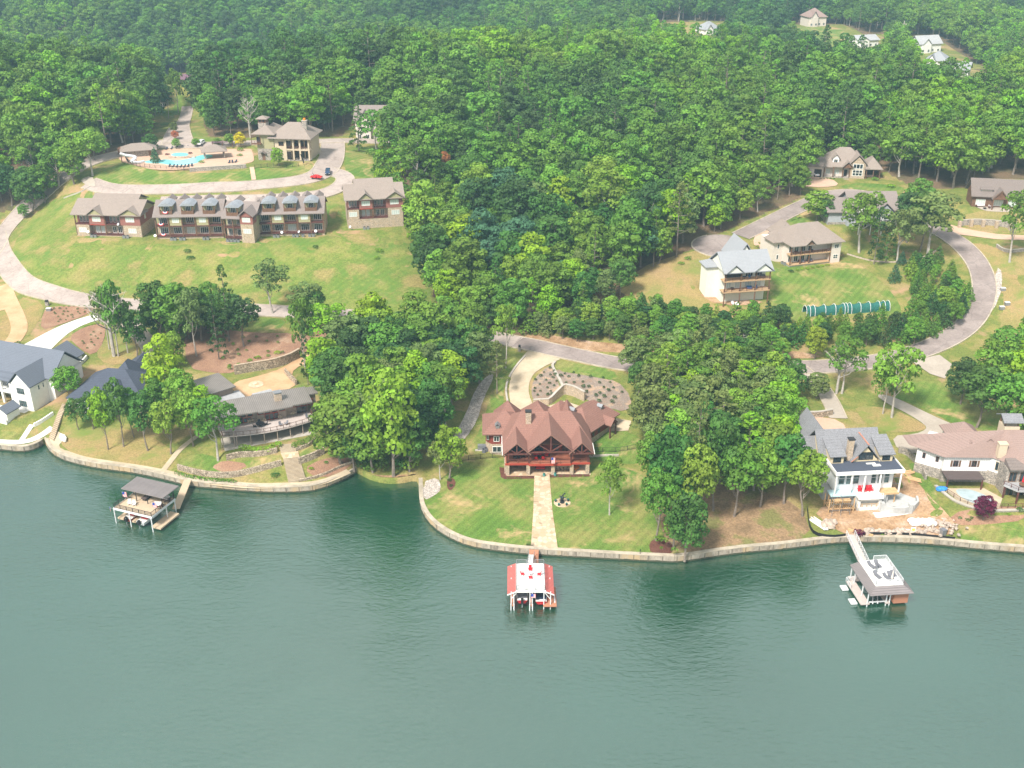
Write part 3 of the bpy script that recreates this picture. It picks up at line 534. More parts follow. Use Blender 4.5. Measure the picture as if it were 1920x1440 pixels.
patch('lawn', [(82,642),(110,620),(160,605),(205,604),(165,620),(125,632),(100,652),(85,655)], 'lawn_grass', .07); patch('lawn', [(245,588),(300,590),(310,620),(290,635),(250,610)], 'lawn_grass', .06); patch('lawn', [(470,595),(540,598),(520,622),(480,626)], 'lawn_grass', .06)
patch('lawn', [(30,555),(85,568),(75,600),(45,640),(40,600)], 'dry_grass', .05); patch('lawn', [(-20,570),(8,570),(25,610),(22,640),(-20,650)], 'dry_grass', .05); patch('lawn', [(178,665),(195,640),(255,625),(265,660),(240,682),(200,685)], 'dry_grass', .06)
patch('lawn', [(1484,50),(1570,52),(1608,80),(1625,118),(1580,120),(1500,75)], 'lawn_grass', .3, grid=8); patch('lawn', [(1228,42),(1355,44),(1356,78),(1300,84),(1250,72)], 'dry_grass', .3, grid=8); ribbon('road', [(1222,44),(1240,58),(1246,80)], 8, 'drive_tan', .6, kerb=False, step=4); patch('lawn', [(1725,102),(1760,106),(1840,150),(1860,160),(1790,150)], 'lawn_grass', .3, grid=8)
# ---- bare earth and mulch
patch('bare_ground', [(1225,880),(1290,905),(1400,910),(1500,945),(1525,1010),(1420,1024),(1330,1034),(1262,1040),(1240,1000)], 'grove_floor', .05); patch('bare_ground', [(1520,955),(1560,990),(1600,1008),(1780,1008),(1795,985),(1765,955),(1700,880),(1676,868),(1664,900),(1600,945)], 'red_earth', .08)
patch('bare_ground', [(1150,560),(1190,505),(1290,472),(1335,470),(1340,480),(1325,520),(1340,575),(1450,590),(1440,602),(1300,590)], 'dry_grass', .06); patch('bare_ground', [(1300,545),(1350,575),(1440,570),(1400,560)], 'red_earth', .09)
patch('bare_ground', [(345,620),(380,610),(470,625),(560,625),(610,660),(560,660),(440,700),(400,700),(350,690)], 'mulch', .06); patch('bare_ground', [(560,600),(640,610),(640,660),(600,672),(575,640)], 'mulch', .05); patch('bare_ground', [(568,880),(600,862),(650,855),(660,878),(600,900)], 'mulch', .07)
patch('bare_ground', [(672,885),(700,892),(780,890),(788,905),(760,912),(700,908)], 'red_earth', .10, 1); patch('bare_ground', [(960,640),(1150,664),(1420,672),(1560,672),(1480,655),(1300,655),(1150,646),(1000,625)], 'red_earth', .05); patch('bare_ground', [(1840,450),(1880,480),(1930,560),(1930,640),(1870,640),(1885,560),(1870,500)], 'dry_grass', .06)
patch('planting_bed', [(75,620),(80,585),(95,574),(182,575),(160,592),(110,610)], 'mulch', .09); patch('planting_bed', [(127,632),(160,612),(198,606),(196,640),(176,668),(150,655)], 'mulch', .09)
patch('planting_bed', [(1028,686),(1042,690),(1046,720),(1058,733),(1045,747),(1010,752),(999,750),(996,735),(1000,712)], 'mulch_grey', .11, 1); patch('planting_bed', [(1042,690),(1080,697),(1155,712),(1185,745),(1180,775),(1120,760),(1085,742),(1058,730),(1046,712)], 'mulch_grey', .10, 1)
patch('planting_bed', [(936,876),(948,878),(950,893),(1002,893),(1002,898),(946,899),(939,895)], 'mulch_dark', .12, 0); patch('planting_bed', [(1029,890),(1105,890),(1106,894),(1029,896)], 'mulch_dark', .12, 0); patch('planting_bed', [(1216,1018),(1235,1008),(1262,1018),(1260,1042),(1220,1040)], 'mulch_dark', .12)
patch('planting_bed', [(838,900),(850,896),(856,908),(845,922),(838,915)], 'mulch_dark', .12); patch('planting_bed', [(1780,965),(1850,950),(1930,950),(1930,975),(1840,985),(1790,985)], 'mulch', .10); patch('planting_bed', [(395,875),(412,885),(440,888),(470,870),(420,862)], 'mulch', .1)
patch('rock_channel', [(918,700),(928,705),(905,750),(895,790),(872,825),(850,838),(848,825),(872,780),(890,730)], 'rock_bed', .11); patch('rock_bank', [(790,905),(822,895),(828,918),(815,930),(794,940)], 'rock_bed', .12); patch('rock_edge', [(1868,500),(1880,510),(1876,560),(1840,610),(1800,640),(1822,600),(1862,560)], 'rock_bed', .10)
# ---- driveways and paths
ribbon('driveway', [(208,585),(182,595),(150,604),(115,620),(85,640),(55,662),(20,672)], [5,5,5.5,6.5,8,10,10], 'drive_white', .14, kerb=False)
ribbon('driveway', [(6,535),(18,565),(34,598),(38,620),(22,645),(-8,662)], 4.6, 'drive_orange', .14, kerb=False); ribbon('driveway', [(-20,560),(5,570),(14,580)], 5, 'drive_orange', .16, kerb=False)
ribbon('driveway', [(240,600),(258,625),(280,645),(288,662),(268,682)], 4.8, 'drive_grey', .14)
patch('driveway', [(438,717),(480,707),(515,697),(535,687),(558,672),(610,655),(680,640),(684,648),(620,668),(565,684),(545,700),(556,712),(551,728),(517,735),(467,750),(435,735)], 'drive_orange', .14, 1); mc = ground([(480,722)])[0]; drape('paving_circle', [(mc[0]+2*math.cos(a), mc[1]+2*math.sin(a)) for a in np.linspace(0,6.28,20)[:-1]], 'flagstone', .22)
ribbon('driveway', [(1022,664),(1003,677),(984,694),(975,712),(972,732),(976,754),(988,782)], [10.5,8,6,5.3,5.2,5.6,8], 'drive_tan', .15, kerb=False, step=1); patch('driveway', [(972,768),(1000,761),(1028,762),(1058,752),(1087,762),(1130,775),(1105,795),(972,796)], 'drive_tan', .13, 0)
patch('patio', [(1130,800),(1156,785),(1184,790),(1178,808),(1140,810)], 'drive_tan', .14, 0); patch('driveway', [(1424,436),(1451,428),(1465,440),(1460,462),(1414,463),(1412,448)], 'drive_pink', .14, 1); patch('driveway', [(1498,338),(1510,330),(1560,336),(1575,348),(1545,352),(1500,350)], 'drive_pink', .19, 1)
ribbon('driveway', [(1770,428),(1810,436),(1860,444),(1900,446),(1960,448)], [7,5,4.5,4,4], 'drive_pink', .15, kerb=False); patch('driveway', [(1708,678),(1761,666),(1785,684),(1772,711),(1744,702)], 'drive_grey', .20, 0); ribbon('driveway', [(1500,690),(1530,715),(1550,740),(1562,762),(1572,785)], 4, 'drive_grey', .15)
patch('driveway', [(1484,786),(1556,782),(1590,800),(1580,830),(1508,838),(1494,812)], 'drive_pink', .14); patch('driveway', [(1640,740),(1668,742),(1700,756),(1745,778),(1795,800),(1818,814),(1800,828),(1745,834),(1730,852),(1683,846),(1672,818),(1715,815),(1737,806),(1735,797),(1700,775),(1664,758)], 'drive_grey', .14)
def flag(name, pix, mat, lift, sm=0): return patch(name, pix, mat, lift, sm)
flag('path', [(995,1031),(1046,1031),(1036,960),(1030,889),(1002,889),(1000,960)], 'flagstone', .14)
flag('patio', [(96,812),(112,808),(120,825),(108,838),(128,848),(120,856),(98,842),(92,828)], 'drive_tan', .14, 1)
ribbon('path', [(300,890),(318,868),(335,845),(360,825),(385,808)], 1.5, 'drive_tan', .13, kerb=False)
ribbon('path', [(118,848),(140,856),(165,863),(205,869),(250,875),(290,882),(320,889),(345,896),(400,905),(450,910),(500,912),(555,911),(600,906),(640,891),(654,884)], 1.7, 'drive_tan', .12, kerb=False)
ribbon('path', [(-10,829),(30,831),(55,828),(78,817),(98,802)], 1.7, 'drive_white', .12, kerb=False); ribbon('path', [(40,827),(50,812),(60,797)], 1.3, 'drive_white', .13, kerb=False)
# ---- sea walls
def seawall(line, label, h=1.55, th=.7):
    w = line; root = empty('seawall', (float(w[0][0]), float(w[0][1]), 0), 0, label, 'sea wall', 'sea walls along the lake shore'); o = w[0]; m = MB(); wall_line(m, w-o, -2.0, h, th)
    n = len(w); cp = MB(); wall_line(cp, w-o+np.array([0, .1]), h+.003, h+.16, th+.25); cp.build('cap', 'kerb_mat', root)
    for k in range(3, n-2, 3): d = (w[k+1]-w[k])/np.linalg.norm(w[k+1]-w[k]); nr = np.array([d[1], -d[0]]); p = w[k]-o+nr*(th/2+.01); m.bar((p[0], p[1], -.5), (p[0], p[1], h), .14)
    m.build('wall_body', 'concrete_wall', root); return root
for k, lb in ((0, 'pale concrete sea wall below the white house'), (1, 'curved concrete sea wall below the brown metal-roofed house'), (3, 'curved tan sea wall round the lawn of the red-roofed lodge'), (4, 'long concrete sea wall below the building site')):
    seawall(shore_parts[k] + np.array([0, .06]), lb)
# ================================================================== trees
TONES = dict(dark=(0.055,0.115,0.035), deep=(0.08,0.17,0.04), mid=(0.13,0.24,0.045), light=(0.185,0.31,0.055), bright=(0.22,0.37,0.045), yellow=(0.23,0.33,0.05), olive=(0.16,0.215,0.07), blue=(0.065,0.145,0.07), gold=(0.62,0.50,0.05), rust=(0.42,0.17,0.09), purple=(0.12,0.018,0.04), mauve=(0.32,0.24,0.27))
def m_leaf(name):
    m, nt, out = newmat(name); oi = N(nt, 'ShaderNodeObjectInfo'); at_ = N(nt, 'ShaderNodeAttribute', attribute_name='tint')
    co = coords(nt, True); n = noise(nt, co, 0.02, 2); n2 = noise(nt, co, 0.12, 2)
    hsv = N(nt, 'ShaderNodeHueSaturation')
    def rng(sock, a, b):
        r = N(nt, 'ShaderNodeMapRange'); nt.links.new(sock, r.inputs[0]); r.inputs[3].default_value = a; r.inputs[4].default_value = b; return r.outputs[0]
    def math_(op, a, b):
        q = N(nt, 'ShaderNodeMath', operation=op)
        for k, s in enumerate((a, b)):
            if isinstance(s, bpy.types.NodeSocket): nt.links.new(s, q.inputs[k])
            else: q.inputs[k].default_value = s
        return q.outputs[0]
    sepc = N(nt, 'ShaderNodeSeparateColor'); nt.links.new(oi.outputs['Color'], sepc.inputs[0])
    gt = N(nt, 'ShaderNodeMath', operation='GREATER_THAN'); nt.links.new(sepc.outputs[0], gt.inputs[0]); gt.inputs[1].default_value = .8
    sp = noise(nt, co, 0.009, 3, .6); wsum = N(nt, 'ShaderNodeMath', operation='MULTIPLY_ADD'); nt.links.new(sp, wsum.inputs[0]); wsum.inputs[1].default_value = 3.0
    off = N(nt, 'ShaderNodeMath', operation='MULTIPLY_ADD'); nt.links.new(oi.outputs['Random'], off.inputs[0]); off.inputs[1].default_value = .75; off.inputs[2].default_value = -1.36; nt.links.new(off.outputs[0], wsum.inputs[2])
    pz = N(nt, 'ShaderNodeSeparateXYZ'); nt.links.new(oi.outputs['Location'], pz.inputs[0]); fr = N(nt, 'ShaderNodeMapRange'); nt.links.new(pz.outputs[1], fr.inputs[0]); fr.inputs[1].default_value = 600; fr.inputs[2].default_value = 720; fr.inputs[3].default_value = 0; fr.inputs[4].default_value = .08   # leaf colour set darker with distance, towards the far hills
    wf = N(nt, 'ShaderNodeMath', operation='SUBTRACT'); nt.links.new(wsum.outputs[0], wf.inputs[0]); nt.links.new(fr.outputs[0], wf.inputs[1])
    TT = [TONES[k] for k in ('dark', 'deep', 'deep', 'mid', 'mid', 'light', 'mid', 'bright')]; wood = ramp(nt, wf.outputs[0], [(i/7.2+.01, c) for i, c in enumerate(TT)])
    nt.links.new(mix(nt, gt.outputs[0], oi.outputs['Color'], wood), hsv.inputs['Color'])
    hue = math_('ADD', rng(oi.outputs['Random'], 0.478, 0.518), rng(at_.outputs['Fac'], -0.008, 0.010)); nt.links.new(hue, hsv.inputs['Hue'])
    val = math_('MULTIPLY', rng(at_.outputs['Fac'], 0.62, 1.45), rng(n2, 0.85, 1.15)); nt.links.new(val, hsv.inputs['Value']); hsv.inputs['Saturation'].default_value = 1.08
    b = N(nt, 'ShaderNodeBsdfPrincipled', Roughness=0.65); b.inputs['Specular IOR Level'].default_value = 0.25; nt.links.new(hsv.outputs[0], b.inputs['Base Color'])
    tr = N(nt, 'ShaderNodeBsdfTranslucent'); nt.links.new(hsv.outputs[0], tr.inputs[0]); mx = N(nt, 'ShaderNodeMixShader'); mx.inputs[0].default_value = 0.28
    nt.links.new(b.outputs[0], mx.inputs[1]); nt.links.new(tr.outputs[0], mx.inputs[2]); nt.links.new(mx.outputs[0], out.inputs[0]); return m
m_leaf('leaf'); m_plain('bark', (0.22, 0.18, 0.15), .95, .3, 2); m_plain('bark_pale', (0.42, 0.38, 0.34), .95, .25, 2)
def leaf_mesh(name, lobes, per_m2, size, rs, tilt=0.42, droop=0.0):
    """crown mesh: leaf sprays scattered over every lobe (cx,cy,cz,rx,ry,rz); those buried inside another lobe are dropped"""
    L = np.array(lobes); V = []; T = []
    for li, l in enumerate(L):
        area = 4*math.pi*((l[3]*l[4]+l[3]*l[5]+l[4]*l[5])/3); n = int(area*per_m2); d = rs.normal(size=(n, 3)); d /= np.linalg.norm(d, axis=1)[:,None]
        d[:,2] = np.where(d[:,2] < -0.45, -d[:,2], d[:,2]); rad = 1 - np.abs(rs.normal(size=n))*0.16 + rs.uniform(-.02, .08, n); P = l[:3] + d*l[3:6]*rad[:,None]
        keep = np.ones(n, bool)
        for lj, q in enumerate(L):
            if lj != li: keep &= ((((P-q[:3])/q[3:6])**2).sum(1) > 0.72)
        P, d = P[keep], d[keep]; n = len(P)
        if n == 0: continue
        nr = d/l[3:6]; nr /= np.linalg.norm(nr, axis=1)[:,None]; nr = nr + rs.normal(size=(n,3))*tilt; nr /= np.linalg.norm(nr, axis=1)[:,None]
        t = np.cross(nr, rs.normal(size=(n,3))); t /= np.linalg.norm(t, axis=1)[:,None]; b = np.cross(nr, t); s = size*rs.uniform(.6, 1.3, n)[:,None]
        q = np.stack([P-t*s*.5-b*s*.2, P+t*s*.05-b*s*.5, P+t*s*.6+b*s*.1, P-t*s*.05+b*s*.5], 1); V.append(q.reshape(-1, 3))
        base = rs.uniform(0.2, 0.8); T.append(np.clip(base + rs.normal(size=n)*0.11, 0, 1))
    V = np.concatenate(V); T = np.concatenate(T); n = len(V)//4; f = np.arange(n*4).reshape(-1, 4)
    me = bpy.data.meshes.new(name); me.vertices.add(len(V)); me.vertices.foreach_set('co', V.ravel()); me.loops.add(n*4); me.loops.foreach_set('vertex_index', f.ravel().astype(np.int32))
    me.polygons.add(n); me.polygons.foreach_set('loop_start', (np.arange(n)*4).astype(np.int32)); me.polygons.foreach_set('loop_total', np.full(n, 4, np.int32))
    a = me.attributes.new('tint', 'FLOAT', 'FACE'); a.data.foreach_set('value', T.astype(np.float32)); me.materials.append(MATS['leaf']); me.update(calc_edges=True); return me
def trunk_mesh(name, h, r, limbs, rs, mat='bark', lean=0.02, top=0.85):
    m = MB(); pts = []; x = y = 0
    for k in range(6): pts.append((x, y, h*top*k/5 - (0.5 if k == 0 else 0))); x += rs.normal()*lean*h; y += rs.normal()*lean*h
    m.tube(pts, [r*(1.25 if k == 0 else 1-0.8*k/5) for k in range(6)], 6)
    for (z, ax, ay, az) in limbs:
        k = min(4, int(z/(h*top)*5)); p = pts[k]; p = (p[0], p[1], z)
        m.tube([p, (p[0]+ax*.5, p[1]+ay*.5, p[2]+az*.35), (p[0]+ax, p[1]+ay, p[2]+az)], [r*.4, r*.28, r*.1], 5)
    return m.mesh(name, mat)
def broad_proto(seed, R=5.0, H=16.0, cb=4.5, nl=26, narrow=1.0, sparse=1.0, mat='bark'):
    rs = np.random.RandomState(seed); lobes = []; limbs = []; zc = (cb+H)/2; hz = (H-cb)/2; lobes.append((0, 0, zc-.3, R*.5, R*.5, hz*.7))
    for k in range(nl):
        t = (k+.5)/nl; cz = 1-1.75*t; ph = k*2.39996+rs.uniform(-.4,.4); cr = math.sqrt(max(0, 1-cz*cz)); fr = rs.uniform(.60, .82)
        prof = 1.0 if cz < 0 else 1
        lr = R*rs.uniform(.25, .40); lx, ly = math.cos(ph)*cr*R*fr*narrow, math.sin(ph)*cr*R*fr*narrow; lz = zc+cz*hz*rs.uniform(.68,.86)
        lobes.append((lx, ly, lz, lr, lr, lr*rs.uniform(.6,.85)))
        if k % 3 == 0: limbs.append((max(cb*.8, lz*.55), lx*.8, ly*.8, lz-max(cb*.8, lz*.55)))
    return leaf_mesh('crown', lobes, 3.6*sparse, 0.62, rs), trunk_mesh('trunk', H, R*.055, limbs, rs, mat)
def pine_proto(seed, R=3.6, H=17.0, cb=6.0, full=1.0):
    """loblolly type: open layered tufts round a straight stem"""
    rs = np.random.RandomState(seed); lobes = []; limbs = []; n = int(26*full)
    for k in range(n):
        t = k/(n-1); z = cb+(H-cb)*t; rr = R*(1-0.75*t**1.3)*rs.uniform(.55, 1.0); ph = k*2.4+rs.uniform(-.4,.4); lr = R*rs.uniform(.20, .32)*(1-.35*t)
        lobes.append((math.cos(ph)*rr, math.sin(ph)*rr, z, lr, lr, lr*.6)); limbs.append((z-.3, math.cos(ph)*rr*.9, math.sin(ph)*rr*.9, .4))
    lobes.append((0,0,H-.2,R*.25,R*.25,R*.4))
    return leaf_mesh('crown', lobes, 5.2, 0.50, rs, .9), trunk_mesh('trunk', H, R*.06, limbs[::2], rs, 'bark', .004, .97)
def cone_proto(seed, R=2.6, H=8.0):
    rs = np.random.RandomState(seed); lobes = []; n = 34
    for k in range(n):
        t = (k+.3)/n; z = .6+(H-.8)*t; rr = R*(1-t)**.85*.72; ph = k*2.4+rs.uniform(-.5,.5); lr = R*(.42*(1-t)+.10)*rs.uniform(.8,1.2)
        lobes.append((math.cos(ph)*rr, math.sin(ph)*rr, z, lr, lr, lr*.75))
    return leaf_mesh('crown', lobes, 5.0, 0.42, rs, .7), trunk_mesh('trunk', H, R*.05, [], rs, 'bark', .003, .9)
def bush_proto(seed, R=1.5, H=1.6, n=9):
    rs = np.random.RandomState(seed); lobes = [(0,0,H*.45,R*.6,R*.6,H*.5)]
    for k in range(n):
        ph = k*2.4; rr = R*rs.uniform(.3,.65); lr = R*rs.uniform(.3,.5); lobes.append((math.cos(ph)*rr, math.sin(ph)*rr, H*rs.uniform(.3,.7), lr, lr, lr*.8))
    return leaf_mesh('foliage', lobes, 9, 0.30, rs, .7)
def dead_proto(seed, H=14.0):
    rs = np.random.RandomState(seed); m = MB(); m.tube([(0,0,-.5),(0.1,0,H*.4),(0,.2,H*.75)], [.32,.24,.12], 6)
    for k in range(16):
        z = H*(.35+.6*k/16)*.78; ph = k*2.4; L = rs.uniform(2.2,4.5)*(1.15-k/22); a = (math.cos(ph)*L, math.sin(ph)*L); p = (0,.1,z); q = (a[0]*.6, a[1]*.6, z+L*.45); e = (a[0], a[1], z+L*1.0)
        m.tube([p, q, e], [.13,.09,.03], 5)
        for j in range(4):
            s = rs.uniform(.35,.95); b = (p[0]+(e[0]-p[0])*s, p[1]+(e[1]-p[1])*s, p[2]+(e[2]-p[2])*s); m.tube([b, (b[0]+rs.normal()*.9, b[1]+rs.normal()*.9, b[2]+rs.uniform(.5,1.6))], [.055,.015], 4)
    return m.mesh('trunk', 'bark_pale')
BROAD = [broad_proto(10+k, nl=n, narrow=w, cb=c) for k, (n, w, c) in enumerate([(26,1,2),(30,1,1.8),(22,1.05,2.5),(28,.9,1.5),(34,1,1.5),(24,.85,2.5),(30,1.05,2.5)])]
SPARSE = [broad_proto(40+k, nl=n, narrow=1.1, cb=c, sparse=.8, mat='bark_pale') for k, (n, c) in enumerate([(15,5),(17,4.5),(13,6)])]
TALL = [broad_proto(30+k, nl=n, narrow=w, cb=c) for k, (n, w, c) in enumerate([(22,1,5.2),(26,.95,4.6),(20,1.05,5)])]
PINE = [pine_proto(60+k) for k in range(3)]; PINEF = [pine_proto(70+k, 3.8, 17, 2.5, 1.4) for k in range(2)]
CONE = [cone_proto(80+k) for k in range(4)]; BUSH = [bush_proto(90+k) for k in range(4)]
PROTO = dict(tall=(TALL, 5.0, 16.0), broad=(BROAD, 5.0, 16.0), sparse=(SPARSE, 5.0, 16.0), pine=(PINE, 3.6, 17.0), pinef=(PINEF, 3.8, 17.0), cone=(CONE, 2.6, 8.0))
TONEW = dict(dark='dark green', deep='deep green', mid='mid green', light='light green', bright='bright green', yellow='yellow-green', olive='olive green', blue='blue-green', gold='golden yellow', rust='rusty brown', purple='purple', mauve='greyish mauve')
KNAME = dict(tall='broadleaf_tree', broad='broadleaf_tree', sparse='oak_tree', pine='pine_tree', pinef='pine_tree', cone='conifer')
CNT = 0
def tree_at(kind, x, y, z, h, w, tone, label, group=None, var=None, cat='tree', name=None):
    """one tree: Empty > crown, trunk"""
    global CNT; CNT += 1
    protos, R0, H0 = PROTO[kind]; p = protos[(CNT if var is None else var) % len(protos)]
    root = empty(name or KNAME[kind], (x, y, z-.15), rnd.uniform(0, 6.28), label, cat, group); root.scale = (w/2/R0, w/2/R0, h/H0)
    for nm, me in (('crown', p[0]), ('trunk', p[1])):
        o = bpy.data.objects.new(nm, me); COL.objects.link(o); o.parent = root
        if nm == 'crown': c = TONES[tone]; k = rnd.uniform(.9, 1.1); o.color = (c[0]*k, c[1]*k, c[2]*k, 1)
    return root
def tree_px(kind, u, v, hpx, wpx, tone, label, group=None, **kw):
    """u,v: foot of the trunk; hpx, wpx: height and crown width in photograph pixels"""
    p = G(u, v); s = px_m(p); d = math.hypot(p[1], CAM_H-p[2]); vs = s*(p[1]/d) ; return tree_at(kind, p[0], p[1], p[2], hpx/vs, wpx/s, tone, label, group, **kw)
BN = 0
def bush_px(u, v, wpx, tone, label, group=None, hr=0.8, name='shrub', cat='shrub', z=None):
    global BN; BN += 1; p = G(u, v); s = px_m(p); me = BUSH[BN % len(BUSH)]; o = bpy.data.objects.new(name, me); COL.objects.link(o); k = wpx/s/2/1.5
    o.location = (p[0], p[1], (p[2] if z is None else z)-.05); o.scale = (k, k, k*hr); o.rotation_euler = (0,0,rnd.uniform(0,6)); c = TONES[tone]; o.color = (*c, 1); tag(o, label, cat, group); return o
def bush_at(x, y, z, w, h, tone, label, group=None, name='shrub', cat='shrub'):
    global BN; BN += 1; o = bpy.data.objects.new(name, BUSH[BN % len(BUSH)]); COL.objects.link(o); o.location = (x, y, z-.05); o.scale = (w/3, w/3, h/1.6); o.rotation_euler = (0,0,rnd.uniform(0,6)); c = TONES[tone]; o.color = (*c, 1); tag(o, label, cat, group); return o
def mass(name, points, refs, trunks, label, cat, tint=None):
    """one object for a wood nobody could count: every tree instanced on its own point by geometry nodes"""
    P = np.array([p[:3] for p in points]); n = len(P); me = bpy.data.meshes.new(name); me.vertices.add(n); me.vertices.foreach_set('co', P.ravel())
    for nm, typ, arr in (('rot', 'FLOAT_VECTOR', np.stack([np.zeros(n), np.zeros(n), [p[5] for p in points]], 1)), ('scl', 'FLOAT_VECTOR', np.array([(p[3], p[3], p[4]) for p in points])), ('idx', 'INT', np.array([p[6] for p in points], np.int32))):
        a = me.attributes.new(nm, typ, 'POINT'); a.data.foreach_set('vector' if typ == 'FLOAT_VECTOR' else 'value', arr.ravel())
    o = bpy.data.objects.new(name, me); COL.objects.link(o); tag(o, label, cat, None, 'stuff')
    ng = bpy.data.node_groups.new(name, 'GeometryNodeTree'); ng.interface.new_socket('Geometry', in_out='INPUT', socket_type='NodeSocketGeometry'); ng.interface.new_socket('Geometry', in_out='OUTPUT', socket_type='NodeSocketGeometry')
    gi = ng.nodes.new('NodeGroupInput'); go = ng.nodes.new('NodeGroupOutput'); jo = ng.nodes.new('GeometryNodeJoinGeometry')
    def attr(nm, t):
        a = ng.nodes.new('GeometryNodeInputNamedAttribute'); a.data_type = t; a.inputs[0].default_value = nm; return a.outputs[0]
    for lst in (refs, trunks):
        if not lst: continue
        col = ng.nodes.new('GeometryNodeJoinGeometry')
        for r in reversed(lst):
            oi = ng.nodes.new('GeometryNodeObjectInfo'); oi.transform_space = 'ORIGINAL'; oi.inputs[0].default_value = r; oi.inputs['As Instance'].default_value = True; ng.links.new(oi.outputs['Geometry'], col.inputs[0])
        ip = ng.nodes.new('GeometryNodeInstanceOnPoints'); ng.links.new(gi.outputs[0], ip.inputs['Points']); ng.links.new(col.outputs[0], ip.inputs['Instance']); ip.inputs['Pick Instance'].default_value = True
        ng.links.new(attr('idx', 'INT'), ip.inputs['Instance Index']); ng.links.new(attr('rot', 'FLOAT_VECTOR'), ip.inputs['Rotation']); ng.links.new(attr('scl', 'FLOAT_VECTOR'), ip.inputs['Scale']); ng.links.new(ip.outputs[0], jo.inputs[0])
    ng.links.new(jo.outputs[0], go.inputs[0]); md = o.modifiers.new('trees', 'NODES'); md.node_group = ng; return o
# ================================================================== building helpers
FY = {'f': 0, 'r': math.pi/2, 'b': math.pi, 'l': -math.pi/2}
def mb0(P): return MB(P.get('org', (0,0,0)), P.get('ya', 0))
class Bld:
    """a building: Empty with parts; sub-frames let a wing stand at its own angle"""
    def __init__(s, name, fr, label, cat='house', group=None):
        s.root = empty(name, fr['o'], fr['yaw'], label, cat, group); s.w = fr['w']; s.org = (0,0,0); s.ya = 0
    def sub(s, org=(0,0,0), yaw=0): s.org = org; s.ya = yaw; return s
    def mb(s): return MB(s.org, s.ya)
    def part(s, name, mb, mat, parent=None, **kw): return mb.build(name, mat, parent or s.root, **kw)
    def box(s, name, mat, *b): return s.part(name, s.mb().box(*b), mat)
    def win(s, x, y, z, w, h, face='f', nx=2, ny=1, glass='glass', frame='white_paint', name='window', fw=0.12, d=0.07):
        c, n = math.cos(s.ya), math.sin(s.ya); org = (s.org[0]+x*c-y*n, s.org[1]+x*n+y*c, s.org[2]+z); m = MB(org, s.ya+FY[face])
        a = w/2
        m.box(-a, a, -d, d*.6, 0, fw); m.box(-a, a, -d, d*.6, h-fw, h); m.box(-a, -a+fw, -d, d*.6, fw, h-fw); m.box(a-fw, a, -d, d*.6, fw, h-fw)
        for i in range(1, nx): xx = -a+w*i/nx; m.box(xx-fw*.4, xx+fw*.4, -d*.9, d*.5, fw, h-fw)
        for j in range(1, ny): zz = h*j/ny; m.box(-a+fw, a-fw, -d*.85, d*.45, zz-fw*.35, zz+fw*.35)
        f = m.build(name, frame, s.root); p = MB(org, s.ya+FY[face]).box(-a+fw*.5, a-fw*.5, -d*.4, d*.3, fw*.5, h-fw*.5); p.build('pane', glass, f); return f
    def door(s, x, y, z, w=1.0, h=2.1, face='f', mat='timber_mid'):
        c, n = math.cos(s.ya), math.sin(s.ya); org = (s.org[0]+x*c-y*n, s.org[1]+x*n+y*c, s.org[2]+z); return MB(org, s.ya+FY[face]).box(-w/2, w/2, -.09, .02, 0, h).build('door', mat, s.root)
    def gable(s, mat, x0, x1, y0, y1, z, rise, axis='x', wall=None, inset=.5, name='roof', th=.25):
        r = s.part(name, s.mb().gable(x0, x1, y0, y1, z, rise, axis, th), mat)
        if wall:
            i = inset; k = rise*(1-2*i/((y1-y0) if axis == 'x' else (x1-x0)))
            s.part('gable_wall', s.mb().gwall(x0+i, x1-i, y0+i, y1-i, z-.3, k, axis), wall)
        return r
    def hip(s, mat, x0, x1, y0, y1, z, rise, inset=None, name='roof', th=.25): return s.part(name, s.mb().hip(x0, x1, y0, y1, z, rise, inset, th), mat)
    def chimney(s, x, y, z0, z1, w=1.1, d=1.0, mat='stone_tan', cap='dark_trim', parent=None):
        c = s.part('chimney', s.mb().box(x-w/2, x+w/2, y-d/2, y+d/2, z0, z1), mat, parent); s.part('cap', s.mb().box(x-w/2-.12, x+w/2+.12, y-d/2-.12, y+d/2+.12, z1+.003, z1+.25), cap, c); return c
    def rail(s, pts, mat='timber', h=1.0, step=1.6, bal=0, name='railing'): return s.part(name, s.mb().rail(pts, h, step, .1, bal), mat)
    def posts(s, lst, z0, z1, mat='timber', w=.22, name='post'):
        for x, y in lst: s.part(name, s.mb().box(x-w/2, x+w/2, y-w/2, y+w/2, z0, z1), mat)
    def vent(s, x, y, z, mat='metal_grey', w=.9): 
        m = s.mb().box(x-w/2, x+w/2, y-.5, y+.7, z, z+.7); d = s.part('dormer_vent', m, mat); s.part('vent_roof', s.mb().gable(x-w*.75, x+w*.75, y-.7, y+.9, z+.7, .6, 'y', .08), 'metal_grey', d)
def pxf(L, Rr, z): return frame(L, Rr, z, dopad=False)
# ================================================================== the red-roofed lodge
B = Bld('lodge', FRM['lodge'], 'large lodge with red-brown shingle roofs and timber trusses above its red deck'); W = B.w
B.box('patio', 'flagstone', -.3, W+.3, -.3, 5.2, -.25, .12)
B.box('lower_wall', 'stone_tan', .1, W-.1, 5.0, 17, -1, 3.0); B.box('wall', 'red_siding', .0, W, 4.9, 17, 3.3, 6.5)
d = B.mb(); d.box(0, W, 0, 4.9, 3.05, 3.3); d.box(5.5, 15.2, -.45, 0, 3.05, 3.3); B.part('deck', d, 'deck_red')
B.part('deck_trim', B.mb().box(-.1, 5.5, -.14, -.003, 2.85, 3.32).box(5.4, 15.3, -.6, -.453, 2.85, 3.32).box(15.2, W+.1, -.14, -.003, 2.85, 3.32), 'copper_red')
for x in (.45, 5.3, 11.1, 15.5, 19.2): B.part('column', B.mb().box(x-.42, x+.42, -.05, .8, -.6, 3.04), 'stone_tan')
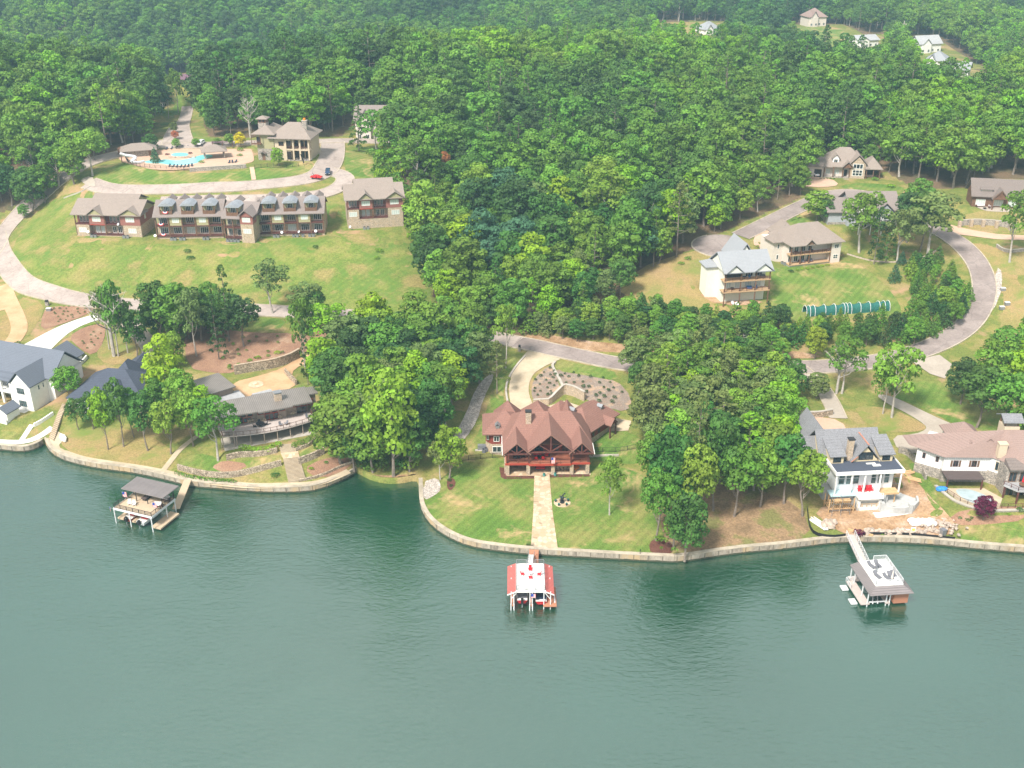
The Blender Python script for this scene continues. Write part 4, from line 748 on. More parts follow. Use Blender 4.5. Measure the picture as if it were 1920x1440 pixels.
B.part('side_wall', B.mb().box(-.25, .02, .8, 5, -.6, 3.04), 'stone_tan'); 
for x in (.35, 5.4, 10.6, 15.3, 19.3): B.part('post', B.mb().box(x-.17, x+.17, .1, .44, 3.3, 6.5), 'timber')
B.rail([(.3, .05, 3.3), (5.4, .05, 3.3)], 'timber', 1, 2.5); B.rail([(5.6, -.35, 3.3), (15.2, -.35, 3.3)], 'timber', 1, 2.4); B.rail([(15.4, .05, 3.3), (W-.1, .05, 3.3)], 'timber', 1, 2.2); B.rail([(W-.1, .1, 3.3), (W-.1, 4.8, 3.3)], 'timber', 1, 2.2)
main = B.hip('roof_red', -.6, W+.7, 3.4, 17.8, 6.5, 5.0, 4.6)
for (a, b, y1, z, r) in ((-.7, 5.9, 9, 6.25, 3.0), (4.9, 16.0, 11, 6.7, 4.7), (14.7, W+.9, 9, 6.25, 3.0)):
    B.gable('roof_red', a, b, -1.2, y1, z, r, 'y'); xm = (a+b)/2; h = (b-a)/2
    B.part('gable_wall', B.mb().gwall(a+.6, b-.6, 4.85, y1-.3, z-.3, r*(1-.6/h), 'y'), 'maroon')
    m = B.mb(); yb = -.75; m.bar((a+.15, yb, z-.1), (b-.15, yb, z-.1), .32); m.bar((xm, yb, z), (xm, yb, z+r-.3), .28)
    for s in (-1, 1): m.bar((xm+s*(h-.1), yb, z-.1), (xm, yb, z+r-.22), .3); m.bar((xm, yb, z), (xm+s*h*.52, yb, z+r*.42), .24); m.bar((xm+s*h*.9, yb+.8, z-1.3), (xm+s*h*.62, yb+.3, z-.1), .2)
    B.part('truss', m, 'timber')
B.part('gutter', B.mb().bar((W+.95, -1.2, 6.2), (W+.95, 4, 6.2), .14), 'white_paint'); B.part('gutter', B.mb().bar((-.75, -1.2, 6.2), (-.75, 8, 6.2), .14), 'white_paint')
B.chimney(5.6, 8.3, 7.6, 12.6, 1.3, 1.1)
for x, w, h in ((2.6, 3.4, 2.2), (8, 2.2, 2.3), (12.0, 1.5, 2.3), (14.2, 1.5, 2.3), (17.5, 2.6, 2.2)): B.win(x, 4.85, 3.6, w, h, nx=2, frame='timber')
B.win(10.4, 4.78, 7.0, 5.0, 1.9, nx=4, frame='timber')
for x, w in ((3, 3.2), (8, 3.6), (13.2, 3), (17.4, 2.6)): B.win(x, 4.95, .2, w, 2.4, nx=3, frame='timber', glass='interior')
# left wing with its bay
bay = [(-4.6, 19), (-4.6, 11.2), (-3.2, 9.6), (-.7, 9.6), (.4, 10.8), (.4, 19)]
B.part('bay_base', B.mb().prism(bay, -.5, 3.2), 'stone_tan'); B.part('bay_wall', B.mb().prism([(x, y+.04) for x, y in bay], 3.203, 6.2), 'red_siding')
B.hip('roof_red', -5.4, 5.5, 8.8, 19.6, 6.3, 3.4, 5.0); B.hip('roof_red', -2.6, 4.4, 14.5, 21.5, 6.2, 4.6); B.win(-2, 9.58, 3.9, 1.4, 1.5); B.win(-1.9, 9.55, 1.0, 2.2, 1.6); B.win(-3.95, 10.35, 4.0, .8, 1.4, 'f')
B.vent(-1.7, 10.6, 7.2); B.hip('roof_red', 4.2, 12.4, 12.5, 22, 6.2, 4.6); B.box('rear_wall', 'stone_tan', 4.8, 11.8, 16, 21.4, -.5, 6.0); B.box('wing_wall', 'red_siding', -2, 4, 15, 20.8, -.5, 6.0)
B.gable('roof_red', 12.6, 18.6, 12, 20, 6.3, 3.6, 'y', 'red_siding')
# garage wing at an angle
B.sub((20.3, 11.2, 0), R(50)); B.box('garage_base', 'stone_tan', 0, 12, 0, 9, -.8, 3.0); B.box('garage_wall', 'red_siding', .03, 11.97, .03, 8.97, 3.003, 5.4); B.hip('roof_red', -.8, 12.8, -.8, 9.8, 5.5, 3.9, 4.2)
B.gable('roof_red', 6.0, 9.0, -2.6, 3, 5.3, 1.5, 'y', 'red_siding'); B.posts([(6.3, -2.2), (8.7, -2.2)], -.6, 5.1, 'timber', .3); B.win(2.2, 0, 3.3, .9, 1.7, frame='timber'); B.win(4.6, 0, 3.2, .9, 1.9, frame='timber'); B.win(10.4, 0, 3.3, .9, 1.6); B.vent(8.6, 2.4, 7.6); B.vent(1.5, 5.8, 8.4)
B.sub((14, 13, 0), R(50)); B.hip('roof_red', 0, 9, 0, 8, 6.0, 4.0); B.box('link_wall', 'red_siding', .8, 8.2, .8, 7.2, 0, 5.9); B.sub()
def LP(x, y, z=0): 
    f = FRM['lodge']; c, s = math.cos(f['yaw']), math.sin(f['yaw']); return (f['o'][0]+x*c-y*s, f['o'][1]+x*s+y*c, f['o'][2]+z)
def sofa(p, yaw, L, mat, label, name='sofa', frame_mat='timber', cat='sofa', group=None):
    r = empty(name, p, yaw, label, cat, group); MB().box(-L/2, L/2, -.4, .4, .12, .32).build('base', frame_mat, r); MB().box(-L/2+.1, L/2-.1, -.38, .25, .325, .52).build('seat', mat, r); MB().box(-L/2+.1, L/2-.1, .255, .42, .325, .95).build('backrest', mat, r)
    for s in (-1, 1): MB().box(s*(L/2-.05)-.1, s*(L/2-.05)+.1, -.4, .4, .33, .65).build('armrest', frame_mat, r)
    return r
def chair(p, yaw, mat, label, name='chair', k=1.0, cat='chair', group=None):
    r = empty(name, p, yaw, label, cat, group); r.scale = (k, k, k); MB().box(-.32, .32, -.35, .3, .3, .4).build('seat', mat, r); m = MB(); m.bar((0, .28, .38), (0, .5, 1.05), .6, .07); m.build('backrest', mat, r)
    for sx in (-.3, .3):
        for sy in (-.3, .26): MB().box(sx-.04, sx+.04, sy-.04, sy+.04, 0, .298).build('leg', mat, r)
    for sx in (-.38, .38): MB().box(sx-.05, sx+.05, -.38, .3, .52, .58).build('armrest', mat, r)
    return r
def table(p, r_, h, mat, label, name='table', top=None):
    r = empty(name, p, 0, label, 'table'); MB().cyl(0, 0, h-.07, h, r_, 16).build('tabletop', top or mat, r); MB().cyl(0, 0, 0, h-.072, r_*.25, 8, r_*.18).build('pedestal', mat, r); return r
sofa(LP(7.6, 3.6, 3.3), 0, 2.2, 'red_paint', 'red cushioned sofa against the lodge wall on the upper deck'); sofa(LP(9.8, 3.2, 3.3), R(-20), 1.2, 'red_paint', 'round-backed red armchair beside the red sofa on the lodge deck', 'armchair', cat='armchair')
chair(LP(7.2, 1.6, 3.3), R(180), 'red_paint', 'red chair facing the sofa, left one on the lodge deck'); chair(LP(8.9, 1.7, 3.3), R(170), 'red_paint', 'red chair beside the fire table, right one on the lodge deck'); table(LP(8.0, 2.4, 3.3), .55, .5, 'black', 'low dark fire table between the red seats of the lodge deck')
table(LP(3.2, 2.6, 3.3), .75, .75, 'black', 'black dining table on the left bay of the lodge deck'); chair(LP(2.2, 2.4, 3.3), R(90), 'black', 'black chair left of the black dining table on the lodge deck'); chair(LP(4.3, 2.7, 3.3), R(-90), 'black', 'black chair right of the black dining table on the lodge deck')
sofa(LP(8.3, 2.6, .12), 0, 2.4, 'red_paint', 'red sofa on the lower patio under the lodge deck'); table(LP(16.6, 2.2, .12), .9, .75, 'orange', 'round wooden table on the right end of the lower lodge patio')
m = MB().box(0, 3.8, 0, .8, 0, 1.05); bar = empty('bar_counter', LP(11.6, 2.4, .12), 0, 'stone bar counter on the lower lodge patio', 'bar counter'); m.build('counter_base', 'stone_tan', bar); MB().box(-.1, 3.9, -.2, .9, 1.053, 1.15).build('countertop', 'black', bar)
for k in range(4):
    st = empty('bar_stool', LP(12.1+k*.8, 1.8, .12), 0, 'wooden bar stool at the stone bar under the lodge deck', 'bar stool', 'stools at the patio bar'); MB().cyl(0, 0, .68, .76, .2, 10).build('seat', 'timber_mid', st); MB().cyl(0, 0, 0, .678, .06, 6).build('leg', 'timber', st)
for x, y, lb in ((9.0, -.6, 'teal pot left of the flagstone walk at the lodge patio'), (11.6, -.5, 'teal pot right of the flagstone walk at the lodge patio')):
    r = empty('plant_pot', LP(x, y, 0), 0, lb, 'plant pot'); MB().cyl(0, 0, 0, .6, .25, 10, .36).build('pot', 'teal_pot', r); MB().blob((0, 0, .8), .3, 3, 1).build('foliage', 'net_green', r)
def us_flag(p, yaw, L, label, w=1.5):
    r = empty('flag', p, yaw, label, 'flag', None); m = MB().tube([(0, 0, 0), (0, -.9*L, 1.0*L)], .035, 6); m.build('pole', 'metal_white', r); t = (0, -.9*L, 1.0*L)
    st = MB(); H = w; n = 7
    for k in range(13):
        x0, x1 = k*.07, (k+1)*.07; st.cur = k % 2; st.add([(x0, -.9*L+.05, L-H), (x1, -.9*L+.05, L-H), (x1, -.9*L+.05, L), (x0, -.9*L+.05, L), (x0, -.9*L+.08, L-H), (x1, -.9*L+.08, L-H), (x1, -.9*L+.08, L), (x0, -.9*L+.08, L)], [(0,1,2,3),(7,6,5,4),(0,4,5,1),(2,6,7,3)])
    c = st.build('cloth', ['flag_red', 'flag_white'], r); MB().box(-.01, .5, -.9*L+.035, -.9*L+.1, L-.62, L+.01).build('canton', 'flag_blue', c); return r
us_flag(LP(10.6, -.4, 4.3), 0, 1.2, 'American flag hanging from a post of the lodge deck')
# ================================================================== condominiums on the hill
def grill(p, label):
    r = empty('grill', p, 0, label, 'grill'); MB().box(-.3, .3, -.2, .2, .5, .9).build('lid', 'black', r); MB().box(-.25, .25, -.15, .15, 0, .498).build('cabinet', 'black', r)
def bay_open(B, x0, x1, z, yb=2.0, dx=3, glass='glass', rail=True, mat='timber', h=3.0, w=.78):
    B.box('balcony_floor', 'timber', x0, x1, -.05, yb, z-.25, z)
    n = dx; cx = (x0+x1)/2; sp = (x1-x0)/(n+.6)
    for i in range(n): B.win(cx+(i-(n-1)/2)*sp*.82, yb, z+.05, sp*.62, 2.25, nx=2, frame='white_paint', glass=glass, name='glass_door')
    if rail: B.rail([(x0+.1, .05, z), (x1-.1, .05, z)], mat, .95, 2.2)
def condo_wide(key, label, zb, zl, zu, ze, wall_dark='maroon'):
    f = FRM[key]; B = Bld('condominium', f, label, 'condominium', 'hillside condominiums'); W = B.w; k = W/20.9; D = 13
    U = [0, 4.7*k, 9.5*k, 14.6*k, W]; Lw = [4.4*k, 9.7*k, 15.2*k]
    B.box('base', 'stone_tan', 0, W, 0, D, -2.5, zl-.25); B.box('core_lower', 'stone_tan', .02, W-.02, 2.0, D-.02, zl-.248, zu-.25); B.box('core_upper', 'maroon', .02, W-.02, 2.0, D-.02, zu-.248, ze)
    B.box('stone_pier', 'stone_tan', 0, Lw[0], 0, 1.998, zl-.248, zu-.253); B.box('stone_pier', 'stone_tan', Lw[2], W, 0, 1.998, zl-.248, zu-.253)
    B.box('siding_bay', 'maroon', U[1], U[2], -.05, 1.998, zu-.25, ze); B.box('siding_bay', 'maroon', U[3], W+.03, -.05, 1.998, zu-.25, ze)
    bay_open(B, U[0], U[1], zu, dx=3); bay_open(B, U[2], U[3], zu, dx=3); bay_open(B, Lw[0], Lw[1], zl, dx=2, glass='blinds'); bay_open(B, Lw[1], Lw[2], zl, dx=2)
    B.win((U[1]+U[2])/2, -.05, zu+.9, 2.8, 1.6, nx=4, glass='blinds'); B.win((U[3]+U[4])/2, -.05, zu+.9, 2.9, 1.6, nx=4, glass='blinds'); B.win(Lw[0]/2, 0, zl+.7, 2.6, 1.6, nx=4, glass='blinds'); B.win((Lw[2]+W)/2, 0, zl+.7, 2.7, 1.6, nx=4, glass='blinds')
    for face, x in (('l', 0), ('r', W)): B.win(x, 4.5, zu+1, 1.1, 1.5, face, glass='blinds')
    B.posts([(.15, .15), (U[2], .15), (Lw[1], .15)], zl-.25, ze, 'timber_mid', .3)
    B.gable('roof_tan', -.8, W+.8, -1.0, D+.8, ze, 3.5, 'x', 'olive', .8); 
    for a, b in ((U[1]-.5, U[2]+.5), (U[3]-.4, W+.9)): B.gable('roof_tan', a, b, -1.25, 6, ze-.02, 2.3, 'y', 'olive', .45)
    B.gable('roof_tan', 3.4*k, W-2.5*k, 4.2, D+3, ze+1.6, 2.7, 'x', 'olive', .6); B.box('rear_wall', 'olive', 4*k, W-3.1*k, 4.8, D+2.4, ze-3, ze+1.5)
    m = B.mb()
    for a in (U[0]+.02, U[2]): m.box(a, a+.01, 0, .01, zu, zu+.01)
    B.box('trim_band', 'copper_red', U[1]-.02, U[2]+.02, -.09, -.052, zu-.35, zu-.1); return B
condo_wide('condo1', 'tan-roofed wide condominium, leftmost of the row on the hill, on a low stone base', .3, .6, 4.2, 7.6)
condo_wide('condo5', 'tan-roofed condominium on a tall stone base at the right end of the row', 3.3, 3.6, 7.0, 10.3)
def dormer(B, x, y, z, w=4.0, glass='glass'):
    d = B.part('dormer', B.mb().box(x-w/2, x+w/2, y+1.3, y+6, z, z+2.7), 'olive')
    B.part('dormer_roof', B.mb().add([(x-w/2-.4, y-.5, z+2.5), (x-w/4, y-.5, z+3.25), (x, y-.5, z+3.5), (x+w/4, y-.5, z+3.25), (x+w/2+.4, y-.5, z+2.5), (x-w/2-.4, y+6, z+2.5), (x-w/4, y+6, z+3.25), (x, y+6, z+3.5), (x+w/4, y+6, z+3.25), (x+w/2+.4, y+6, z+2.5)],
        [(0,1,6,5),(1,2,7,6),(2,3,8,7),(3,4,9,8),(0,4,3,2,1),(5,6,7,8,9),(0,5,9,4)]), 'metal_gray', d)
    B.part('dormer_balcony', B.mb().box(x-w/2, x+w/2, y-.2, y+1.3, z-.4, z-.02).box(x-w/2, x+w/2, y-.2, y-.12, z, z+.8).box(x-w/2, x-w/2+.1, y-.1, y+1.3, z, z+.8).box(x+w/2-.1, x+w/2, y-.1, y+1.3, z, z+.8), 'timber_mid', d)
    for s in (-1, 1): B.part('dormer_post', B.mb().box(x+s*(w/2-.15)-.14, x+s*(w/2-.15)+.14, y-.15, y+.15, z, z+2.5), 'timber_mid', d)
    B.win(x, y+1.3, z+.05, 1.7, 2.0, nx=3, name='dormer_window', glass=glass)
def condo_dorm(key, label, W0=None, drm=(.18, .5, .82), panels=((.22, .40), (.62, .80)), tower=False):
    f = FRM[key]; B = Bld('condominium', f, label, 'condominium', 'hillside condominiums'); W = B.w; D = 13; z1, z2, ze = 1.1, 4.6, 7.8; MW = W if not tower else W*.58
    B.box('base', 'stone_tan', 0, W, .3, D, -2.5, z1-.25); B.box('core_lower', 'stone_tan', .02, W-.02, 2.2, D-.02, z1-.248, z2-.25); B.box('core_upper', 'olive', .02, W-.02, 2.2, D-.02, z2-.248, ze)
    B.box('porch_floor', 'timber', 0, MW, 0, 2.2, z1-.25, z1); B.box('balcony_floor', 'timber', 0, MW, 0, 2.2, z2-.3, z2); n = 5 if not tower else 2
    for i in range(n):
        x = MW*(i+.5)/n; B.win(x, 2.2, z1+.05, MW/n*.62, 2.3, nx=4, name='glass_door', glass='blinds' if i in (2,) else 'glass')
        if not any(a*W < x < b*W for a, b in (panels if not tower else ())): B.win(x, 2.2, z2+.05, MW/n*.6, 2.2, nx=4, name='glass_door')
    B.posts([(MW*i/n if 0 < i < n else (.15 if i == 0 else MW-.15), .12) for i in range(n+1)], z1-.25, ze-.2, 'timber_mid', .3)
    B.rail([(.1, .05, z1), (MW-.1, .05, z1)], 'timber_mid', .9, 4); B.rail([(.1, .05, z2), (MW-.1, .05, z2)], 'timber_mid', .95, 4)
    for a, b in (panels if not tower else ()): B.box('olive_bay', 'olive', a*W, b*W, .02, 2.198, z2+.003, ze); B.win((a+b)/2*W, .02, z2+1, 2.2, 1.5, nx=3, glass='blinds')
    rf = B.gable('roof_taupe', -.5, W+.5, -.7, D+.7, ze, 3.9, 'x', 'maroon', .55)
    for t in drm: dormer(B, W*t, .5, ze+.9)
    m = B.mb()
    for x in np.linspace(W*.15, W*.9, 5 if not tower else 2): B.gable('roof_taupe', x-1.6, x+1.6, 8.5, D+1, ze+2.6, 1.25, 'y', 'olive', .3)
    if tower:
        x0, x1 = W*.6, W; B.box('tower', 'stone_tan', x0, x1, -1.6, 2.1, -2.5, 6.3); B.box('tower_top', 'maroon', x0-.05, x1+.05, -1.65, 2.1, 6.303, 9.2); B.win((x0+x1)/2, -1.65, 7.0, 2.7, 1.5, nx=4, glass='blinds'); B.win((x0+x1)/2, -1.6, 3.2, 2.7, 1.5, nx=4, glass='blinds')
        B.gable('roof_taupe', x0-.7, x1+.6, -2.6, 5, 9.2, 2.0, 'y', 'maroon', .6)
    return B
condo_dorm('condo2', 'grey-dormered condominium second from the left, with red white and blue bunting')
condo_dorm('condo3', 'narrow condominium with a stone corner tower in the middle of the row', drm=(.3,), tower=True)
condo_dorm('condo4', 'grey-dormered condominium between the stone tower and the tall-based one')
def CPt(key, x, y, z):
    f = FRM[key]; c, s = math.cos(f['yaw']), math.sin(f['yaw']); return (f['o'][0]+x*c-y*s, f['o'][1]+x*s+y*c, f['o'][2]+z)
def bunting(p, label, k=1.0):
    r = empty('bunting', p, 0, label, 'bunting', 'patriotic bunting'); 
    for R0, R1, mt in ((0, .38, 'flag_blue'), (.38, .72, 'flag_white'), (.72, 1.0, 'flag_red')):
        m = MB(); n = 10; vs = []
        for y in (-.03, .03): 
            for i in range(n+1): a = math.pi*i/n; vs += [(-math.cos(a)*R0*k, y, -math.sin(a)*R0*k*.8), (-math.cos(a)*R1*k, y, -math.sin(a)*R1*k*.8)]
        q = 2*(n+1); fs = [(2*i, 2*i+2, 2*i+3, 2*i+1) for i in range(n)] + [(q+2*i, q+2*i+1, q+2*i+3, q+2*i+2) for i in range(n)] + [(2*i+1, 2*i+3, q+2*i+3, q+2*i+1) for i in range(n)]
        m.add(vs, fs); m.build('stripe_band', mt, r)
bunting(CPt('condo2', 1.9, -.1, 5.5), 'half-round bunting on the second-floor railing of the left dormered condominium'); bunting(CPt('condo2', 2.2, -.1, 2.0), 'half-round bunting on the ground-floor railing of the left dormered condominium'); bunting(CPt('condo2', W*.19, .1, 9.4), 'half-round bunting on the left dormer balcony of the left dormered condominium')
def ac_unit(p, label, group): r = empty('air_conditioner', p, 0, label, 'air conditioner', group); MB().box(-.45, .45, -.45, .45, 0, .9).build('cabinet', 'metal_grey', r); MB().cyl(0, 0, .902, .96, .36, 10).build('fan_grille', 'black', r)
for key, xs, t in (('condo1', (5.6, 6.8, 16.6, 17.8), 'in front of the leftmost condominium'), ('condo2', (5, 6.1, 8, 9.1, 15.6, 16.8), 'in front of the condominium with bunting'), ('condo3', (1.2, 2.4, 3.6, 4.8), 'left of the stone tower foot'), ('condo4', (5.2, 6.4, 11.5, 12.7, 14.6, 16.8, 18), 'in front of the condominium right of the stone tower'), ('condo5', (5.4, 6.6), 'at the foot of the tall stone condominium base')):
    for x in xs: q = CPt(key, x, -1.1, 0); ac_unit((q[0], q[1], float(Z(q[0], q[1]))), 'grey air conditioner '+t, 'air conditioners '+t)
def dish(p, label, k=.45):
    r = empty('satellite_dish', p, R(rnd.uniform(-40, 40)), label, 'satellite dish'); MB().tube([(0, 0, -.8), (0, 0, 0)], .04, 6).build('mast', 'metal_grey', r); MB().tube([(0, 0, 0), (0, -.12, .1)], [k*.3, k], 12).build('reflector', 'metal_white', r)
for key, x, y, z, t in (('condo1', 4.3, -.6, 1.6, 'left of the leftmost condominium porch'), ('condo1', 15, -.5, 4.4, 'between the two storeys of the leftmost condominium'), ('condo4', 7.6, -.4, 1.4, 'at the porch of the right dormered condominium, left one'), ('condo4', 13.3, -.4, 1.5, 'at the porch of the right dormered condominium, middle one'), ('condo4', 18.8, -.4, 1.6, 'at the porch of the right dormered condominium, right one'), ('condo2', -.4, -.3, 1.4, 'at the left corner of the condominium with bunting'), ('condo5', .7, -1.2, 1.2, 'at the left foot of the tall stone condominium')): dish(CPt(key, x, y, z), 'white satellite dish '+t)
# ================================================================== clubhouse and its pool
B = Bld('clubhouse', FRM['club'], 'tan clubhouse with a small lantern tower, stone base and two-storey porches', 'clubhouse'); W = B.w
B.box('tower_base', 'stone_gray', 0, 6.6, 0, 8, -2, 4.4); B.box('tower_wall', 'olive', .03, 6.57, .03, 7.9, 4.403, 10.0); B.hip('roof_tan', -1.6, 7.6, -1.2, 8.8, 10.1, 2.4)
B.box('wall', 'cream', 6.6, 13, .4, 14, -1, 8.6); B.box('core', 'cream', 13, W-.3, 3.2, 14, -1, 8.6); B.box('porch_base', 'stone_gray', 12.2, W, .2, 3.2, -3, .4)
B.box('porch_floor', 'cream', 11.0, W+.1, .1, 3.198, 4.0, 4.5); B.posts([(11.1, .3), (14.0, .3), (16.6, .3), (W-.3, .3)], .4, 8.5, 'cream', .55, 'column'); B.rail([(11.1, .15, 4.5), (W-.1, .15, 4.5)], 'timber', 1, 1.6); B.rail([(11.1, .15, .4), (W-.1, .15, .4)], 'dark_trim', 1, 1.6)
for z in (.5, 4.6):
    for x in (14.3, 16.5, 18.4): B.win(x, 3.18, z, 1.5, 2.6, nx=2, frame='timber_mid', name='glass_door')
    B.box('recess', 'interior', 11.3, 12.99, .38, .39, z, z+3.0)
B.win(9.3, .4, 5.6, 2.0, 1.6, nx=3, frame='timber'); B.door(2.2, 0, 0, 1.2, 2.5, mat='timber_mid'); B.gable('roof_brown', 1.0, 3.4, -1.2, .6, 2.8, .8, 'y')
bx = B.part('corner_balcony', B.mb().box(-1.7, 2.0, -1.3, 0, 6.2, 6.5), 'timber_mid'); B.rail([(-1.6, -1.25, 6.5), (2, -1.25, 6.5)], 'timber_mid', 1, 1.2); B.posts([(-1.6, -1.2), (1.9, -1.2)], 6.5, 9.9, 'timber_mid', .22); B.win(.8, .03, 6.6, 1.6, 2.2, frame='timber', name='window')
big = B.hip('roof_tan', 4.4, W+1.2, -1.1, 15, 8.7, 4.6, 6.2); B.hip('roof_tan', -1, 8, 5, 15, 9.0, 3.2)
B.box('lantern', 'stone_gray', -.4, 2.8, 4.2, 7.2, 9.8, 13.2); B.box('lantern_top', 'timber_mid', -.3, 2.7, 4.3, 7.1, 13.203, 14.7); B.win(.5, 4.28, 13.4, .9, 1.0, frame='timber', nx=1); B.win(1.8, 4.28, 13.4, .9, 1.0, frame='timber', nx=1); B.hip('roof_tan', -1.0, 3.4, 3.6, 7.8, 14.8, .9)
c = B.chimney(17.6, 5.2, 8.5, 14.2, 1.8, 1.6, 'stone_gray', 'concrete'); B.part('chimney_pot', B.mb().cyl(17.6, 5.2, 14.46, 15.2, .5, 8), 'orange', c)
ZP = 31.0
def gp(u, v, z=ZP): return at(u, v, z)
def flat(name, pix, z, mat, sm=2, **kw):
    w = chaikin([gp(*p) for p in pix], sm, True); m = MB().prism([tuple(p) for p in w], z-.3, z); return m.build(name, mat, None, **kw)
deck = flat('pool_deck', [(222,300),(224,287),(300,282),(330,277),(420,272),(470,275),(478,300),(470,306),(420,312),(340,318),(290,318),(250,310)], ZP+.14, 'drive_pink', 1, kind='structure')
pool = empty('swimming_pool', (*gp(350,300), ZP), 0, 'turquoise free-form swimming pool on the clubhouse terrace', 'swimming pool'); px0 = gp(350,300)
def rel(pix, sm=2): return [(p[0]-px0[0], p[1]-px0[1]) for p in chaikin([gp(*q) for q in pix], sm, True)]
def ccw(p): return p if sum(p[i-1][0]*p[i][1]-p[i][0]*p[i-1][1] for i in range(len(p))) > 0 else p[::-1]
MB().prism(ccw(rel([(268,305),(278,301),(300,301),(310,299),(330,302),(352,299),(370,293),(385,290),(400,291),(398,296),(380,299),(372,306),(350,310),(322,311),(305,307),(285,307)])), .0, .17).build('water', 'pool_water', pool)
MB().prism(ccw(rel([(320,290),(330,287),(345,287),(354,289),(352,293),(335,294),(322,293)])), .0, .19).build('spa_water', 'pool_water', pool)
m = MB(); rr = random.Random(3)
for k in range(26): q = gp(318+k*1.9, 295.5+rr.uniform(-.6, .8)); m.blob((q[0]-px0[0], q[1]-px0[1], .25), rr.uniform(.3, .6), k, 1)
m.build('rock_edge', 'boulder', pool)
fb = pxf((238,296), (290,292), ZP); B = Bld('pool_house', fb, 'low stone pool house with a tan hip roof beside the water slide', 'pool house'); B.box('wall', 'stone_gray', 0, B.w, 0, 6, 0, 2.6); B.hip('roof_tan', -2.2, B.w+1.2, -1.2, 7.5, 2.7, 2.0); B.door(B.w-1.6, 0, 0); B.box('garage_opening', 'interior', B.w-.02, B.w+.02, 1.5, 4, .1, 2.3)
fb = pxf((384,300), (424,297), ZP); B = Bld('pavilion', fb, 'open pavilion with a square grey hip roof over the pool edge', 'pavilion'); B.posts([(.3,.3),(B.w-.5,.3),(.3,5.5),(B.w-.5,5.5)], 0, 3.0, 'stone_gray', .45); B.hip('roof_tan', -1.0, B.w+.8, -.8, 6.8, 3.0, 2.0)
fb = pxf((399,281), (437,279), ZP); B = Bld('pergola', fb, 'brown timber pergola behind the grey pavilion', 'pergola'); B.posts([(.1,.1),(B.w*.5,.1),(B.w-.1,.1),(.1,2.6),(B.w*.5,2.6),(B.w-.1,2.6)], 0, 2.6, 'timber_mid', .25); m = B.mb()
for k in range(22): x = B.w*k/21; m.box(x-.1, x+.1, -.4, 3.1, 2.75, 2.9)
m.box(-.3, B.w+.3, 0, .15, 2.6, 2.75); m.box(-.3, B.w+.3, 2.5, 2.65, 2.6, 2.75); B.part('rafters', m, 'purple_roof')
q0 = gp(228,292); sl_ = empty('water_slide', (q0[0], q0[1], ZP), 0, 'white curving water slide left of the pool', 'water slide'); T = []
for (u, v, z) in ((229,296,3.3),(238,299,3.1),(248,300,2.8),(256,301,2.4),(256,304,1.9),(249,307,1.5),(246,309,1.2),(252,311,.8),(262,311,.45),(270,309,.3)): g_ = gp(u, v+z*4.4-6); T.append((g_[0]-q0[0], g_[1]-q0[1], z))
MB().tube([tuple(p) for p in resample(chaikin(np.array(T), 2), .5)], .55, 8).build('flume', 'metal_white', sl_)
for k in (0, 3, 6): MB().cyl(T[k][0], T[k][1], 0, T[k][2]-.3, .15, 6).build('support', 'timber_mid', sl_)
MB().box(-1.2, 1.2, -.2, 2.0, 0, 2.9).build('platform', 'timber_mid', sl_)
def fence_line(pix, h, label, mat='dark_trim', step=2.2, name='fence', world=None, z=None, bars=True, smooth=1):
    w = ground(pix) if world is None else world; w = resample(chaikin(w, smooth), step) if smooth else w; r = empty(name, tuple(float(t) for t in w[0]), 0, label, 'fence'); m = MB(); o = w[0]; zz = Z(w[:,0], w[:,1]) if z is None else np.full(len(w), z)
    P = [(a[0]-o[0], a[1]-o[1], b-o[2]) for a, b in zip(w, zz)]
    for p in P: MB().box(p[0]-.06, p[0]+.06, p[1]-.06, p[1]+.06, p[2]-.2, p[2]+h+.08).build('post', mat, r) if len(P) < 90 else None
    m = MB()
    for a, b in zip(P[:-1], P[1:]):
        for t in (h, .15): m.bar((a[0], a[1], a[2]+t), (b[0], b[1], b[2]+t), .05)
        if bars:
            for k in range(1, 9): t = k/9; q = [a[i]+(b[i]-a[i])*t for i in range(3)]; m.bar((q[0], q[1], q[2]+.15), (q[0], q[1], q[2]+h), .03)
    m.build('rails', mat, r); return r
fence_line([(240,286),(234,298),(244,309),(270,315),(310,319),(356,320)], 1.5, 'black metal fence curving round the left end of the pool terrace'); fence_line([(478,316),(520,315),(560,312)], 1.4, 'black metal fence below the clubhouse lawn')
w = ground([(356,321),(400,318),(462,314)]); garden_wall([(356,322),(400,319),(462,315)], 1.3, .4, 'stone_gray', 'low grey stone wall with a glass rail in front of the pool', cap='concrete')
k_ = 0
for (u, v) in ((318,313),(325,313.5),(332,314),(339,314),(346,314),(353,313),(360,312),(312,281),(322,280),(332,279),(342,278.5),(352,278),(430,306),(436,305.5),(442,305)):
    q = gp(u, v); r = empty('lounge_chair', (q[0], q[1], ZP+.14), R(rnd.uniform(-15, 15)), 'dark lounge chair on the pale deck around the turquoise pool', 'lounge chair', 'lounge chairs around the pool'); MB().box(-.3, .3, -.9, .5, .25, .35).build('seat', 'navy', r); m = MB(); m.bar((0, .5, .3), (0, 1.0, .85), .6, .08); m.build('backrest', 'navy', r)
